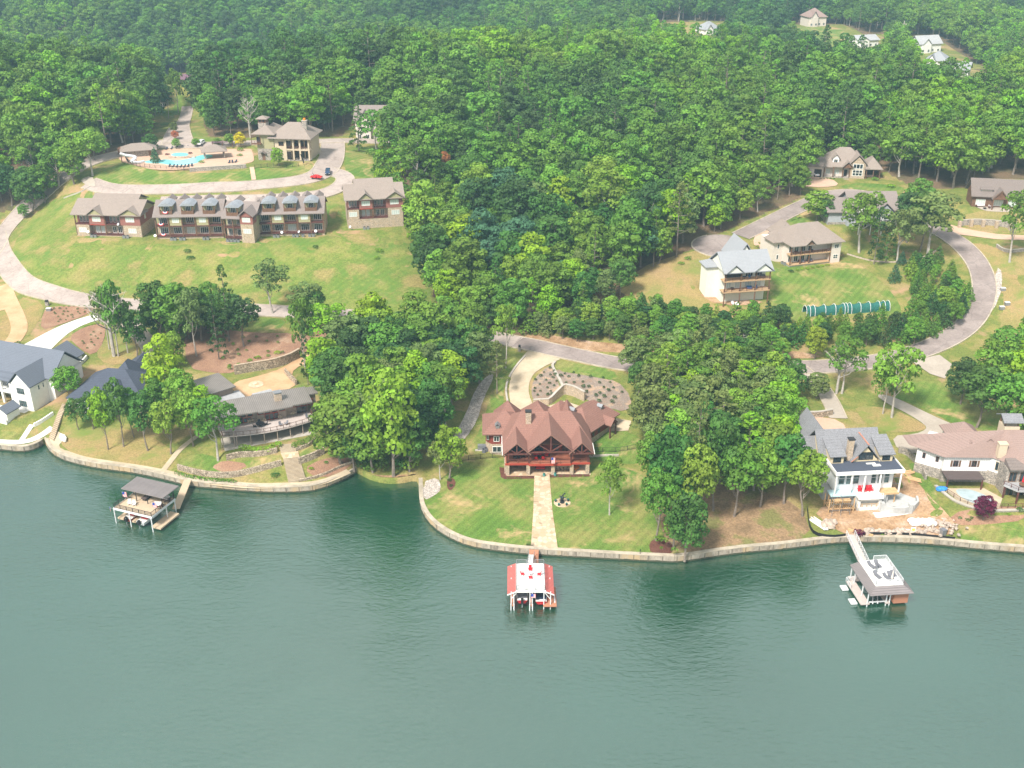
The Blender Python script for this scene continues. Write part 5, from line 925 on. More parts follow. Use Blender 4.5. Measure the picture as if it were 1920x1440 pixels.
def car(p, yaw, mat, label, kind='car', L=4.6, Wd=1.85, H=1.45, name='parked_car', cat='car'):
    r = empty(name, p, yaw, label, cat); prof = {'car': [(0,.45),(.0,.75),(.18,.9),(1.05,.98),(1.7,H),(3.3,H),(4.1,1.0),(4.55,.95),(4.6,.45)], 'suv': [(0,.5),(0,.95),(.15,1.1),(1.1,1.15),(1.6,H),(4.3,H),(4.55,1.1),(4.6,.5)], 'pickup': [(0,.55),(0,1.0),(.1,1.15),(1.2,1.2),(1.8,H),(3.0,H),(3.25,1.2),(5.3,1.15),(5.3,.55)]}[kind]
    k = L/prof[-1][0]; m = MB(); n = len(prof); h = Wd/2
    def yin(z): return h if z < 1.05 else h-.16
    A = [(x*k-L/2, -yin(z), z) for x, z in prof]; Bq = [(x*k-L/2, yin(z), z) for x, z in prof]; m.add(A+Bq, [tuple(range(n)), tuple(range(2*n-1, n-1, -1))] + [(i, n+i, n+(i+1)%n, (i+1)%n) for i in range(n)]); b = m.build('body', mat, r)
    gx0, gx1 = prof[3][0]*k-L/2, (prof[-3][0] if kind != 'pickup' else 3.25)*k-L/2; zt = H-.06
    MB().prism([(gx0+.25, -h+.1), (gx1-.1, -h+.1), (gx1-.1, h-.1), (gx0+.25, h-.1)], prof[3][1]+.04, zt-.1).build('window', 'glass', r)
    g = MB(); g.add([(gx0+.1, -h+.22, prof[3][1]+.06), (gx0+.1, h-.22, prof[3][1]+.06), (prof[4][0]*k-L/2-.02, h-.28, zt), (prof[4][0]*k-L/2-.02, -h+.28, zt)], [(0,1,2,3)]); g.build('windscreen', 'glass', r)
    for sx in (-.31, .31):
        for sy in (-1, 1): MB(((sx*L), sy*(h-.1), .34), 0).tube([(0, -.12, 0), (0, .12, 0)], .34, 12).build('wheel', 'tyre', r)
    for sy in (-1, 1): MB().box(-L/2-.02, -L/2+.06, sy*h*.7-.18, sy*h*.7+.18, .62, .78).build('headlight', 'white_paint', r); MB().box(L/2-.06, L/2+.02, sy*h*.7-.15, sy*h*.7+.15, .65, .85).build('tail_light', 'red_paint', r)
    return r
def gz(u, v, dz=0): p = G(u, v); return (p[0], p[1], p[2]+dz)
c = car(gz(594,336,.24), R(165), 'car_red', 'small red car stopped on the village road below the clubhouse', L=4.2, H=1.35); MB().add([(-.6,.92,.5),(-.3,1.7,.5),(-.3,1.7,1.2),(-.6,.92,1.2),(-.55,.92,.5),(-.25,1.7,.5),(-.25,1.7,1.2),(-.55,.92,1.2)], [(0,1,2,3),(7,6,5,4),(3,2,6,7),(1,5,6,2)]).build('open_door', 'car_red', c)
car(gz(615,327,.24), R(95), 'car_blue', 'dark blue sport utility vehicle on the road right of the red car', 'suv', H=1.75, cat='car'); car(gz(377,272,.24), R(80), 'car_white', 'white sport utility vehicle parked behind the pool pergola', 'suv', H=1.7)
car(gz(1527,330,.2), R(-75), 'car_white', 'white sedan in front of the open garage of the gabled ranch house'); car(gz(1456,683,.22), R(175), 'navy', 'dark pickup truck parked on the lake road behind the construction trailer', 'pickup', L=5.6, H=1.85, name='pickup_truck', cat='pickup truck')
p = gz(1432,683,.22); r = empty('dump_trailer', p, R(5), 'pale dump trailer standing behind the dark pickup truck', 'trailer'); MB().box(-2.6, 2.6, -1.1, 1.1, .7, .85).box(-2.6, 2.6, -1.1, -1.02, .85, 1.9).box(-2.6, 2.6, 1.02, 1.1, .85, 1.9).box(-2.6, -2.52, -1.02, 1.02, .85, 1.9).box(2.52, 2.6, -1.02, 1.02, .85, 1.9).build('bed', 'cream', r)
for sx in (-.5, .5):
    for sy in (-1.2, 1.2): MB((sx, sy, .38)).tube([(0, -.1, 0), (0, .1, 0)], .38, 12).build('wheel', 'tyre', r)
MB().bar((2.6, 0, .7), (4.0, 0, .55), .12).build('hitch', 'black', r)
p = gz(1443, 690, .2); MB(tuple(p)).tube([(0,0,0),(0,0,.7)], [.2,.04], 8).build('traffic_cone', 'orange', None, label='orange traffic cone on the lake road beside the dump trailer', category='traffic cone')
# person seen by the red car
# ================================================================== houses
# --- long brown metal-roofed house with the curved deck
fm = FRM['mid']; B = Bld('lake_house', fm, 'long brown metal-roofed lake house with a curved pale deck on thin posts', 'house'); W = B.w
B.box('patio', 'concrete', -.5, W+.5, -.6, 6, -.4, .1); B.box('lower_wall', 'tan_wall', 1, W-1, 6, 12, -.5, 2.8)
edge = [(x, 1.2-2.0*math.sin(math.pi*min(1, max(0, (x+1)/(W+2))))) for x in np.linspace(-.5, W+.5, 15)]
poly = edge + [(W+.5, 6), (-.5, 6)]; B.part('deck', B.mb().prism(poly, 2.85, 3.1), 'deck_pale'); B.rail([(x, y+.1, 3.1) for x, y in edge]+[(W+.4, 5, 3.1)], 'timber_mid', 1.0, 1.7, .3); B.rail([(-.4, 1.4, 3.1), (-.4, 6, 3.1)], 'timber_mid', 1.0, 1.7, .3)
for x, y in edge[::2]: B.part('post', B.mb().cyl(x, y+.35, -.3, 2.85, .12, 8), 'tan_wall')
B.box('wall', 'tan_wall', 0, W, 6, 10.9, 3.1, 6.9)
segs = [(0, 8.6, 5.98), (8.6, 16.2, 5.2), (16.2, W, 5.9)]
B.box('projecting_bay', 'tan_wall', 8.8, 16.0, 5.3, 5.998, 3.1, 7.1)
for i, (a, b, y) in enumerate(((-1.2, 8.8, 3.4), (8.8, 17.3, 2.8), (17.3, W+.8, 3.4))): B.part('roof', B.mb().shed(a, b, y, 11.4+(i==1)*.4, 6.95+(.02*i), 7.6+.02*i, .35), 'metal_brown')
B.part('roof', B.mb().shed(W+.85, W+3.2, 7.4, 11, 7.2, 7.5, .3), 'metal_brown'); B.box('wall_end', 'tan_wall', W+.01, W+2.6, 8, 10.8, 2, 6.9)
for x in (1.0, 2.6, 4.2, 5.6, 7.2): B.win(x, 5.98, 4.7, 1.3, 1.7, nx=1, frame='copper_red', glass='glass_teal')
for x in (1.9, 6.4): B.win(x, 5.97, 3.2, 2.0, 1.3, nx=2, frame='copper_red', glass='glass_teal')
for x in (9.7, 11.4, 13.1, 15): B.win(x, 5.28, 5.0, 1.5, 1.8, nx=1, frame='copper_red', glass='glass_teal')
B.win(12.3, 5.28, 3.15, 3.4, 1.8, nx=3, frame='copper_red', name='glass_door', glass='glass'); B.win(4.6, 5.96, 3.15, 1.6, 2.0, nx=2, frame='timber', name='glass_door')
for x in (17.3, 19, 20.6, 22.2): B.win(x, 5.98, 5.0, 1.4, 1.6, nx=1, frame='copper_red', glass='glass_teal')
B.win(20, 5.97, 3.15, 2.6, 1.8, nx=2, frame='timber', name='glass_door')
for x, w in ((8.6, .5), (10.2, 1.2), (14.3, 1.0), (17.8, 1.5), (22.6, 1.2), (7.2, 1.6)): B.box('stone_pier', 'stone_wall', x-w/2, x+w/2, 5.0 if 8.8 < x < 16 else 5.7, 5.28 if 8.8 < x < 16 else 5.97, 3.1, 3.95)
for x in (3.5, 8, 12.5, 17, 21): B.win(x, 6, .15, 2.8, 2.3, nx=3, frame='timber', name='glass_door')
ch = B.chimney(14.6, 7.2, 7.2, 9.3, 1.7, 1.5, 'stone_tan', 'metal_grey')
B.part('porch_roof', B.mb().shed(-1.2, 2.3, 0.2, 2.6, 5.2, 5.5, .2), 'metal_brown'); B.posts([(-1, .4), (2.1, .4)], -.3, 5.0, 'tan_wall', .15)
def BP(key, x, y, z=0): f = FRM[key] if isinstance(key, str) else key; c, s = math.cos(f['yaw']), math.sin(f['yaw']); return (f['o'][0]+x*c-y*s, f['o'][1]+x*s+y*c, f['o'][2]+z)
table(BP('mid', 9, 3.0, 3.1), 1.1, .75, 'black', 'dark dining table in the middle of the curved deck'); 
for i, (x, y, a) in enumerate(((7.6,3,90),(9,4.2,0),(10.4,3,-90))): chair(BP('mid', x, y, 3.1), R(a+20), 'black', ('left','rear','right')[i]+' dark chair at the dining table on the curved deck')
for i, x in enumerate((13.6, 15.0)): chair(BP('mid', x, 1.2, 3.1), R(40-80*i), 'gray_fabric', ('left','right')[i]+' taupe armchair near the railing in the middle of the curved deck')
for i, x in enumerate((20.6, 22.2)): chair(BP('mid', x, 2.8, 3.1), R(40-80*i), 'gray_fabric', ('left','right')[i]+' taupe armchair at the right end of the curved deck')
g = pxf((370,745.5), (439,724), 10.6); g['o'] = (g['o'][0], g['o'][1], 6.4); B = Bld('garage', g, 'detached brown-roofed garage left of the tan motor court'); B.part('roof', B.mb().shed(-.3, B.w+.3, -.3, 9.2, 4.2, 4.7, .3), 'metal_brown'); B.box('wall', 'tan_wall', .3, B.w-.3, .4, 8.6, -1, 3.9)
for x in (2.4, 5.8): B.win(B.w-.3, x, 0.1, 2.6, 2.4, 'r', nx=1, frame='timber', glass='tan_wall', name='garage_door')
g = pxf((414,756), (460,744), 8.6); g['o'] = (g['o'][0], g['o'][1], 5.0); B = Bld('carport', g, 'carport with a flat pale grey roof between garage and brown house', 'carport'); B.box('roof', 'flat_gray', 0, B.w, 0, 4.6, 3.4, 3.7); B.posts([(.3,.3),(B.w-.3,.3),(.3,4.3),(B.w-.3,4.3)], -.5, 3.4, 'tan_wall', .2); B.box('wall', 'tan_wall', .4, .6, .5, 4.1, -.5, 3.397)
g = pxf((479,744), (514,735), 9.2); g['o'] = (g['o'][0], g['o'][1], 5.6); B = Bld('entrance_porch', g, 'small flat grey entrance canopy behind the long brown roof', 'canopy'); B.box('roof', 'flat_gray', 0, B.w, 0, 2.6, 3.2, 3.45); B.posts([(.3,.3),(B.w-.3,.3),(.3,2.3),(B.w-.3,2.3)], -.5, 3.2, 'tan_wall', .2)
# stairs down to the lake
st = BP('mid', 14.2, -3.6, 0)
def stairs(pL, pR, qL, qR, n, mats, label, h=.22, name='stairs'):
    """flight laid on the slope between a top edge and a bottom edge, given as pixels of the ground"""
    P = ground([pL, pR, qL, qR]); o = (P[0]+P[1])/2; r = empty(name, tuple(float(t) for t in o), 0, label, 'stairs'); m = MB()
    for k in range(n):
        c = []
        for a in (k/n, (k+1)/n): c += [P[0]+(P[2]-P[0])*a, P[1]+(P[3]-P[1])*a]
        A, Bb, D, C = c; z = max(float(Z(q[0], q[1])) for q in c)+h-o[2]; A, Bb, C, D = A-o, Bb-o, C-o, D-o; m.cur = 0
        m.add([(A[0],A[1],z),(Bb[0],Bb[1],z),(C[0],C[1],z),(D[0],D[1],z),(A[0],A[1],z-1),(Bb[0],Bb[1],z-1),(C[0],C[1],z-1),(D[0],D[1],z-1)], [(0,1,2,3),(7,6,5,4),(0,4,5,1),(1,5,6,2),(2,6,7,3),(3,7,4,0)])
        m.cur = 1; m.add([tuple(D+(A-D)*t+np.array([0,0,0])) [:2]+(z+.03,) for t in (0, .28)] + [tuple(C+(Bb-C)*t)[:2]+(z+.03,) for t in (.28, 0)], [(0,3,2,1)])
    m.build('treads', mats, r); return r
def g3(u, v, z): x, y = at(u, v, z); return (x, y, z)
stairs((523,836), (552,833), (527,851), (556,848), 8, ['drive_tan', 'umber_cover'], 'upper flight of tan stone steps below the curved deck')
patch('stair_landing', [(526,851),(559,848),(562,859),(531,862)], 'flagstone', .3, 0)
stairs((531,862), (561,858), (541,906), (574,901), 19, ['drive_tan', 'umber_cover'], 'long lower flight of tan stone steps leading down to the lake wall')
stairs((117,758), (126,762), (92,822), (101,828), 22, ['drive_tan', 'timber_mid'], 'narrow weathered steps between the white house and the dark-roofed house')
garden_wall([(440,702),(470,697),(515,690),(545,680),(562,670)], 2.6, .5, 'stone_wall', 'tall curved fieldstone retaining wall behind the tan motor court', cap='stone_tan'); garden_wall([(535,700),(545,712),(556,722)], 1.5, .5, 'stone_wall', 'short fieldstone wall right of the tan motor court')
garden_wall([(334,880),(365,889),(400,895),(440,895),(480,885),(528,872)], 1.4, .5, 'stone_wall', 'long fieldstone wall below the green lawn of the brown house'); garden_wall([(425,862),(450,855),(490,855),(520,848)], 1.3, .5, 'stone_wall', 'curved fieldstone wall just below the patio of the brown house')
garden_wall([(560,870),(585,862),(608,850)], 1.7, .5, 'stone_wall', 'fieldstone wall right of the long stone stairs'); garden_wall([(555,845),(580,838),(592,825)], .9, .4, 'stone_wall', 'low fieldstone wall right of the upper stairs'); garden_wall([(560,903),(600,895),(640,876),(662,868)], .6, .4, 'stone_wall', 'low stone edging above the curved lake walk')
# --- white farmhouse on the left
fw_ = FRM['white']; B = Bld('white_house', fw_, 'white farmhouse with grey gabled roofs at the left edge by the lake', 'house'); W = B.w
B.box('gable_wing', 'white_paint', 0, 6.4, 0, 9, -1.5, 7.2); B.gable('roof_bluegrey', -.5, 6.9, -.5, 10, 7.2, 3.8, 'y', 'white_paint', .5)
B.box('main_wall', 'white_paint', -22, 8.5, 6, 17, -1.5, 7.4); B.gable('roof_bluegrey', -22.5, 9.0, 5.3, 17.7, 7.4, 5.4, 'x', 'white_paint', .5)
B.win(3.2, 0, 4.6, 2.4, 1.7, nx=4, ny=2, glass='glass_teal', frame='gray_fabric'); B.win(3.2, 0, 1.0, 2.4, 1.7, nx=4, ny=2, glass='glass_teal', frame='gray_fabric')
for y in (3, 4.6): B.win(6.4, y, 5, .7, 1.4, 'r', 1, glass='glass_teal')
B.win(8.5, 11, 4.8, 1.2, 1.5, 'r', 2, glass='glass_teal')
for x in (-1.8, -5, -8.2, -11.4): B.part('porch_column', B.mb().box(x-.3, x+.3, 1.6, 2.2, -.5, 7.0), 'white_paint'); B.win(x+1.5, 5.98, 4.3, 2.0, 2.2, nx=2, glass='glass'); B.win(x+1.5, 5.98, .4, 2.0, 2.3, nx=2, glass='glass', name='glass_door')
B.box('porch_floor', 'white_paint', -14, -.01, 1.4, 5.998, 3.3, 3.7); B.part('porch_roof', B.mb().shed(-14, -.1, 1.2, 6, 7.0, 7.6, .25), 'roof_bluegrey'); B.rail([(-14, 1.5, 3.7), (0, 1.5, 3.7)], 'white_paint', 1, 3)
B.box('terrace', 'drive_white', -16, 4.6, -7.5, -.02, -1.5, .1); B.box('terrace_wall', 'white_paint', -16, 4.6, -7.8, -7.503, -1.5, 1.0); B.part('pool_water', B.mb().box(-9, 0.2, -6.5, -2.5, .103, .14), 'pool_water')
B.box('pool_hut', 'white_paint', 1.2, 4.58, -7.2, -3, .103, 2.7); B.gable('roof_bluegrey', .7, 5.0, -7.6, -2.6, 2.7, 1.5, 'y', 'white_paint', .45)
for k in range(3): ac = empty('air_conditioner', BP('white', 9.2, 7.5+k*1.4, -.2), fw_['yaw'], 'dark air conditioner beside the white farmhouse side wall', 'air conditioner', 'air conditioners by the white farmhouse'); MB().box(-.45, .45, -.45, .45, 0, 1.0).build('cabinet', 'gray_fabric', ac); MB().cyl(0, 0, 1.002, 1.05, .35, 10).build('fan_grille', 'black', ac)
g = pxf((113,688), (154,662), 9.6); g['o'] = (g['o'][0], g['o'][1], 5.6); B = Bld('white_garage', g, 'white garage wing with a dark roof at the end of the white driveway', 'garage'); B.box('wall', 'white_paint', .2, B.w-.2, 0, 9, -1.5, 3.9); B.gable('roof_bluegrey', -.4, B.w+.4, -.5, 9.5, 4.0, 3.2, 'x', 'white_paint', .5)
garden_wall([(113,700),(135,694),(155,682),(163,672)], 1.0, .4, 'white_paint', 'low white wall below the white garage', step=1); garden_wall([(64,800),(80,792),(100,778)], .9, .4, 'white_paint', 'low white planter wall below the white farmhouse')
# --- dark hipped house
fd = FRM['dark']; B = Bld('hipped_house', fd, 'white-walled house with a broad charcoal hip roof behind the shore trees', 'house'); W = B.w
B.box('wall', 'white_paint', .8, W-.8, 1, 15, -1.5, 3.4); B.hip('roof_dark', -.6, W+.4, -.4, 15.5, 3.6, 5.4, 8.5); B.hip('roof_dark', 6.5, W-4, -2.0, 9, 3.55, 4.4); B.hip('roof_dark', 5.5, W-6, 8, 19, 3.6, 5.2); B.box('wall_back', 'white_paint', 7, W-7, 14, 18.4, -1, 3.5)
B.posts([(-.1, .1), (2.4, .1), (4.9, .1), (5, -1.5)], -1.5, 3.4, 'white_paint', .5, 'porch_column')
for x in (3, 8, 12, 16): B.win(x, 1, .6, 2, 2, glass='glass_teal')
g = pxf((270,697), (292,672), 8.5); g['o'] = (g['o'][0], g['o'][1], 5.0); B = Bld('dark_garage', g, 'small charcoal-roofed garage wing at the end of the grey driveway', 'garage'); B.box('wall', 'white_paint', .3, B.w-.3, .3, 6, -1.5, 3); B.gable('roof_dark', 0, B.w, -.4, 6.6, 3.1, 2.2, 'x', 'white_paint', .5)
# --- ivory house on tall posts
B = Bld('ivory_house', FRM['ivory'], 'ivory house with a light grey gabled roof and two orange decks on tall posts', 'house'); W = B.w
B.box('wall', 'ivory', .2, W-.6, 3, 14, -2.5, 10.3); B.box('side_bay', 'ivory', -3.4, .2, 7, 12, -2.5, 10.1); B.part('deck', B.mb().box(-.4, W, 0, 3, 3.85, 4.2), 'deck_orange'); B.part('deck', B.mb().box(-.4, W, 0, 3, 7.25, 7.6), 'deck_orange')
B.posts([(.1, .2), (5, .2), (9.8, .2), (W-.4, .2)], -2.6, 10.3, 'timber_mid', .28); B.rail([(-.2, .1, 7.6), (W-.1, .1, 7.6)], 'timber_mid', .9, 2.4); B.rail([(-.2, .1, 4.2), (W-.1, .1, 4.2)], 'timber', 1, 2.4)
for x in (2, 5.4, 8.6, 11.6): B.win(x, 3, 4.3, 2.2, 2.3, nx=3, glass='blinds', name='glass_door'); B.win(x, 3, 7.7, 2.4, 2.3, nx=3, glass='interior', name='glass_door')
B.box('screen', 'interior', -.2, 4.8, .3, .34, 8.7, 10.1); B.gable('roof_gray', -.9, W+.5, -.6, 13, 10.4, 4.6, 'x', 'ivory', .6)
for a, b in ((-.2, 5.6), (W-6, W+.6)): B.gable('roof_gray', a, b, -.9, 5, 10.42, 2.5, 'y', 'ivory', .4)
B.gable('roof_gray', 5.5, 13, 8, 19, 11, 5.3, 'y', 'ivory', .5); B.box('rear_wall', 'ivory', 6, 12.5, 13.9, 18.4, -1, 10.4); B.hip('roof_gray', -4.0, .9, 6.4, 12.6, 10.15, 1.4)
sofa(BP('ivory', 8.4, 1.5, 4.2), 0, 1.8, 'blue_fabric', 'blue sofa on the lower orange deck of the ivory house'); chair(BP('ivory', 10.6, 1.5, 4.2), R(-10), 'blue_fabric', 'blue armchair right of the blue sofa on the lower deck of the ivory house'); table(BP('ivory', 3, 1.5, 4.2), .6, .7, 'black', 'dark table at the left end of the lower deck of the ivory house')
table(BP('ivory', 6.5, 1.5, 7.6), .6, .7, 'black', 'dark table in the middle of the upper deck of the ivory house'); sofa(BP('ivory', 12.3, 1.5, 7.6), 0, 1.6, 'gray_fabric', 'covered grey sofa at the right end of the upper deck of the ivory house'); chair(BP('ivory', 8.2, 1.4, 7.6), 0, 'blue_fabric', 'blue chair on the upper deck of the ivory house')
for k in range(2): p = gz(1328+k*5, 533); ac = empty('air_conditioner', p, 0, 'pale air conditioner on a stand left of the ivory house', 'air conditioner', 'air conditioners by the ivory house'); MB().box(-.5, .5, -.5, .5, .4, 1.5).build('cabinet', 'metal_white', ac); MB().cyl(0, 0, 1.502, 1.55, .35, 10).build('fan_grille', 'black', ac); MB().box(-.6, .6, -.6, .6, 0, .398).build('stand', 'concrete', ac)
dish((*gz(1373, 571)[:2], 12.6), 'white satellite dish under the ivory house, left one', .6); dish((*gz(1382, 573)[:2], 12.5), 'white satellite dish under the ivory house, right one', .55)
# --- beige house
B = Bld('beige_house', FRM['beige'], 'beige two-storey house with a taupe hip roof and orange wooden balconies', 'house'); W = B.w
B.box('wall', 'beige', .3, W, 2.2, 13.5, -1.5, 7.2); B.box('left_wing', 'beige', -3.2, .3, 5.5, 14, -1.5, 7.0); B.box('right_bay', 'beige', W-3.4, W+.1, -.2, 2.2, -1.5, 7.2); B.box('deck_base', 'concrete_new', 0, W-3.6, 0, 2.2, -1.5, .5)
B.part('deck', B.mb().box(-.2, W-3.4, -.3, 2.2, .503, .75), 'deck_orange'); B.part('deck', B.mb().box(-.2, W-3.4, -.3, 2.2, 3.7, 4.0), 'deck_orange'); B.posts([(0, -.1), (3.6, -.1), (6.8, -.1), (W-3.6, -.1)], .75, 7.1, 'timber_mid', .3)
B.rail([(0, -.2, 4.0), (W-3.5, -.2, 4.0)], 'timber', 1, 1.7); 
for z in (.8, 4.05):
    for x in (1.2, 3.3, 5.8, 8.2): B.win(x, 2.2, z+.1, 1.5, 2.1, nx=2, name='window', frame='white_paint')
for z in (1.4, 4.9): B.win(W-1.6, -.2, z, 1.7, 1.4, nx=2, ny=2)
B.win(-1.5, 5.5, 1.0, .8, 1.6, nx=1); B.win(-1.5, 5.5, 4.6, .8, 1.6, nx=1)
B.hip('roof_tan', -.7, W+.9, -1.2, 14.4, 7.3, 5.0, 6.2); B.hip('roof_tan', -4.0, 1.8, 4.6, 11, 7.1, 2.8); B.hip('roof_tan', 1, 8, 9, 18.5, 7.2, 4.2); B.box('rear_wall', 'beige', 1.8, 7.2, 13.4, 17.7, -1, 7.1); B.gable('roof_tan', 4.2, 8.2, -1.5, 4, 7.32, 1.8, 'y', 'timber_mid', .35)
B.part('steps', B.mb().box(W-3.5, W-2.6, -1.2, -.25, -.6, .1).box(W-2.6, W-1.9, -1.2, -.25, -.9, -.3), 'deck_orange')
for k in range(2): ac = empty('air_conditioner', BP('beige', -.6+.2*k, 3.6-k*1.3, -.2), 0, 'grey round air conditioner left of the beige house', 'air conditioner', 'air conditioners by the beige house'); MB().cyl(0, 0, 0, 1.0, .5, 12).build('cabinet', 'metal_grey', ac); MB().cyl(0, 0, 1.002, 1.06, .35, 10).build('fan_grille', 'black', ac)
sofa(BP('beige', 5.0, 1.1, .75), 0, 2, 'gray_fabric', 'dark sofa on the lower balcony of the beige house'); sofa(BP('beige', 8.0, 1.1, .75), 0, 1.8, 'gray_fabric', 'dark sofa at the right end of the lower balcony of the beige house'); table(BP('beige', 2.3, 1, 4.0), .6, .7, 'timber_mid', 'wooden table on the upper balcony of the beige house'); grill(BP('beige', 8.4, 1.2, 4.0), 'dark grill on the upper balcony of the beige house')
for k in range(7): u, v = 1495+k*9.4, 508-k*1.6; bush_px(u, v, 9, 'bright', 'round bright green shrub in the row below the beige house', 'shrubs below the beige house', .9)
# --- grey house behind the oaks
B = Bld('gray_house', FRM['gray'], 'large pale grey house with taupe roofs half hidden behind oak trees', 'house'); W = B.w
B.box('left_wall', 'gray_siding', -1, 7, 2, 12, -2, 4.6); B.gable('roof_taupe', -2, 7.5, 1, 13, 4.6, 3.6, 'x', 'gray_siding', .8); B.box('mid_wall', 'gray_siding', 5, W-2, 0, 14, -2.5, 5.8); B.gable('roof_taupe', 5, W-1, -1, 15, 5.8, 4.6, 'x', 'gray_siding', .8)
B.gable('roof_taupe', 6.5, 11.5, -2.6, 5, 5.8, 3.0, 'y', 'white_paint', .4); B.gable('roof_taupe', 13, 20, -3.6, 6, 5.9, 3.2, 'y', 'gray_siding', .5); B.box('right_bay', 'gray_siding', 13.4, 19.6, -3, .0, 3.0, 5.8); B.box('deck', 'deck_pale', 8, 20, -3.4, -.01, 2.4, 2.7); B.posts([(8.2, -3.2), (12.2, -3.2), (16, -3.2), (19.8, -3.2)], -2.5, 5.7, 'white_paint', .3)
for x in (8.5, 11, 14.5, 17.5): B.win(x, 0 if x < 13 else -3, 3.2, 1.8, 2, glass='glass'); B.win(x, 0, -.8, 1.8, 2.2, name='glass_door')
B.box('stone_skirt', 'stone_gray', -1.04, 7, 1.95, 1.998, -2, .8); B.hip('roof_taupe', W-4, W+3, 2, 12, 5.4, 3)
# --- ranch house with the tall gable window
B = Bld('ranch_house', FRM['ranch'], 'tan gabled ranch house with a tall stone window gable and open garage', 'house'); W = B.w; k = W/26
B.box('garage_wall', 'beige', 0, 6*k, 0, 10, -1, 4.2); B.hip('roof_tan', -.6, 9*k, -.8, 12, 4.3, 4.4, 4.0); B.box('wall', 'beige', 6*k, W-5.4*k, 1.6, 12, -1, 4.2); B.hip('roof_tan', 5.2*k, W-4.0*k, -.4, 14, 4.35, 6.0, 7.0)
B.part('porch_slab', B.mb().box(6*k, 15*k, -.4, 1.6, -.8, .3), 'stone_gray'); B.posts([(6.3*k, -.2), (9.5*k, -.2), (12.8*k, -.2), (15.2*k, -.2)], .3, 4.2, 'timber_mid', .4); B.gable('roof_tan', 12.2*k, 16.4*k, -1.4, 5, 4.4, 2.2, 'y', 'timber_mid', .5)
B.box('stone_gable', 'stone_tan', 15.2*k, 20.4*k, -.4, 3, -.8, 5.6); B.gable('roof_tan', 14.6*k, 21*k, -.9, 8, 5.6, 3.6, 'y', 'stone_tan', .5); B.win(17.8*k, -.4, 1.0, 3.8, 2.4, nx=3, ny=2, frame='white_paint', fw=.2); B.win(17.8*k, -.4, 3.7, 3.8, 2.0, nx=3, ny=1, frame='white_paint', fw=.2)
B.box('garage_opening', 'interior', 2.9*k, 5.5*k, -.05, -.003, 0, 3.0); B.win(1.3*k, 0, .05, 2.4*k, 2.9, nx=1, ny=4, glass='beige', name='garage_door'); d = B.box('dormer', 'white_paint', 9*k, 11.2*k, 1.2, 5, 5, 7.2); B.part('dormer_roof', B.mb().gable(8.6*k, 11.6*k, .8, 6, 7.2, 1.6, 'y'), 'roof_tan', d); B.part('dormer_gable', B.mb().gwall(9*k, 11.2*k, 1.2, 5, 7.2, 1.2, 'y'), 'white_paint', d); B.win(10.1*k, 1.2, 5.5, 1.5, 1.4)
B.win(7.9*k, 1.6, 1.0, 1.6, 1.8, glass='blinds'); B.win(11*k, 1.6, 1.0, 1.6, 1.8, glass='blinds'); B.door(14*k, 1.6, .3, 1.2, 2.5, mat='dark_trim'); B.box('side_wall', 'beige', W-5.4*k, W-2*k, 3, 10, -1, 3.8); B.hip('roof_tan', W-6*k, W+.6, -.6, 11, 3.9, 3.6, 4.5); B.posts([(W-5*k, 0), (W-2.6*k, 0), (W-.4, 0), (W-.4, 3)], -.5, 3.8, 'timber_mid', .3); B.box('porch_recess', 'interior', W-5*k, W-2.2*k, 2.9, 2.99, .8, 3.4); B.rail([(W-5*k, 0, .4), (W-.4, 0, .4)], 'timber', .9, 2); B.part('steps', B.mb().box(13*k, 15*k, -2.2, -.41, -.9, 0), 'stone_gray')
# --- brown house on the right
B = Bld('brown_house', FRM['brown'], 'brown gabled house with a timber entrance truss at the right edge, upper part', 'house'); W = B.w
B.box('wall', 'timber_mid', 0, W, 0, 9, -1, 4.0); B.gable('roof_brown', -.8, W+.8, -1, 10, 4.0, 5.2, 'x', 'timber_mid', .8); B.gable('roof_brown', 6, 11.5, -2.6, 5, 3.6, 3.4, 'y', 'timber_mid', .4); m = B.mb()
for s in (-1, 1): m.bar((8.75+s*2.6, -2.4, 3.7), (8.75, -2.4, 6.7), .35)
m.bar((6.2, -2.4, 3.7), (11.3, -2.4, 3.7), .3); m.bar((8.75, -2.4, 3.7), (8.75, -2.4, 6.6), .25); B.part('truss', m, 'timber_mid'); B.posts([(6.4, -2.3), (11.1, -2.3)], -.5, 3.6, 'timber_mid', .35)
d = B.part('dormer', B.mb().box(2.6, 6.2, .6, 3, 5, 6.2), 'beige'); B.part('dormer_roof', B.mb().shed(2.2, 6.6, .1, 3.6, 6.3, 7.0), 'roof_brown', d)
for x, y in ((2.8, 0), (8.75, 0), (13.5, 0)): B.win(x, y, .6, 3.2, 2.2, nx=4, glass='blinds')
sofa(gz(1838, 388, .2), R(5), 3.2, 'white_fabric', 'long white outdoor sofa on the terrace of the brown house'); sofa(gz(1855, 390, .2), R(60), 1.6, 'white_fabric', 'short white outdoor sofa right of the long white one'); table(gz(1846, 392, .1), .6, .4, 'black', 'round fire pit table before the white outdoor sofas'); grill(gz(1881, 390, .1), 'black covered grill on the terrace of the brown house')
patch('patio', [(1828,388),(1850,386),(1900,392),(1895,398),(1870,398),(1845,396)], 'drive_grey', .16)
w_ = garden_wall([(1796,424),(1820,421),(1850,422),(1880,425),(1905,430)], 1.9, .5, 'stone_gray', 'curved grey block retaining wall with tan piers above the pink driveway', cap='concrete'); 
for u, v in ((1798,426),(1820,424),(1842,425),(1867,427),(1893,431)): p = gz(u, v); q = MB(tuple(np.array(p)-np.array(w_.location))).box(-.5, .5, -.7, .3, -.5, 2.4); q.build('pier', 'stone_tan', w_)
garden_wall([(1868,463),(1880,472),(1900,474),(1930,470)], .9, .4, 'stone_gray', 'low grey wall below the pink driveway at the right edge', cap='concrete')
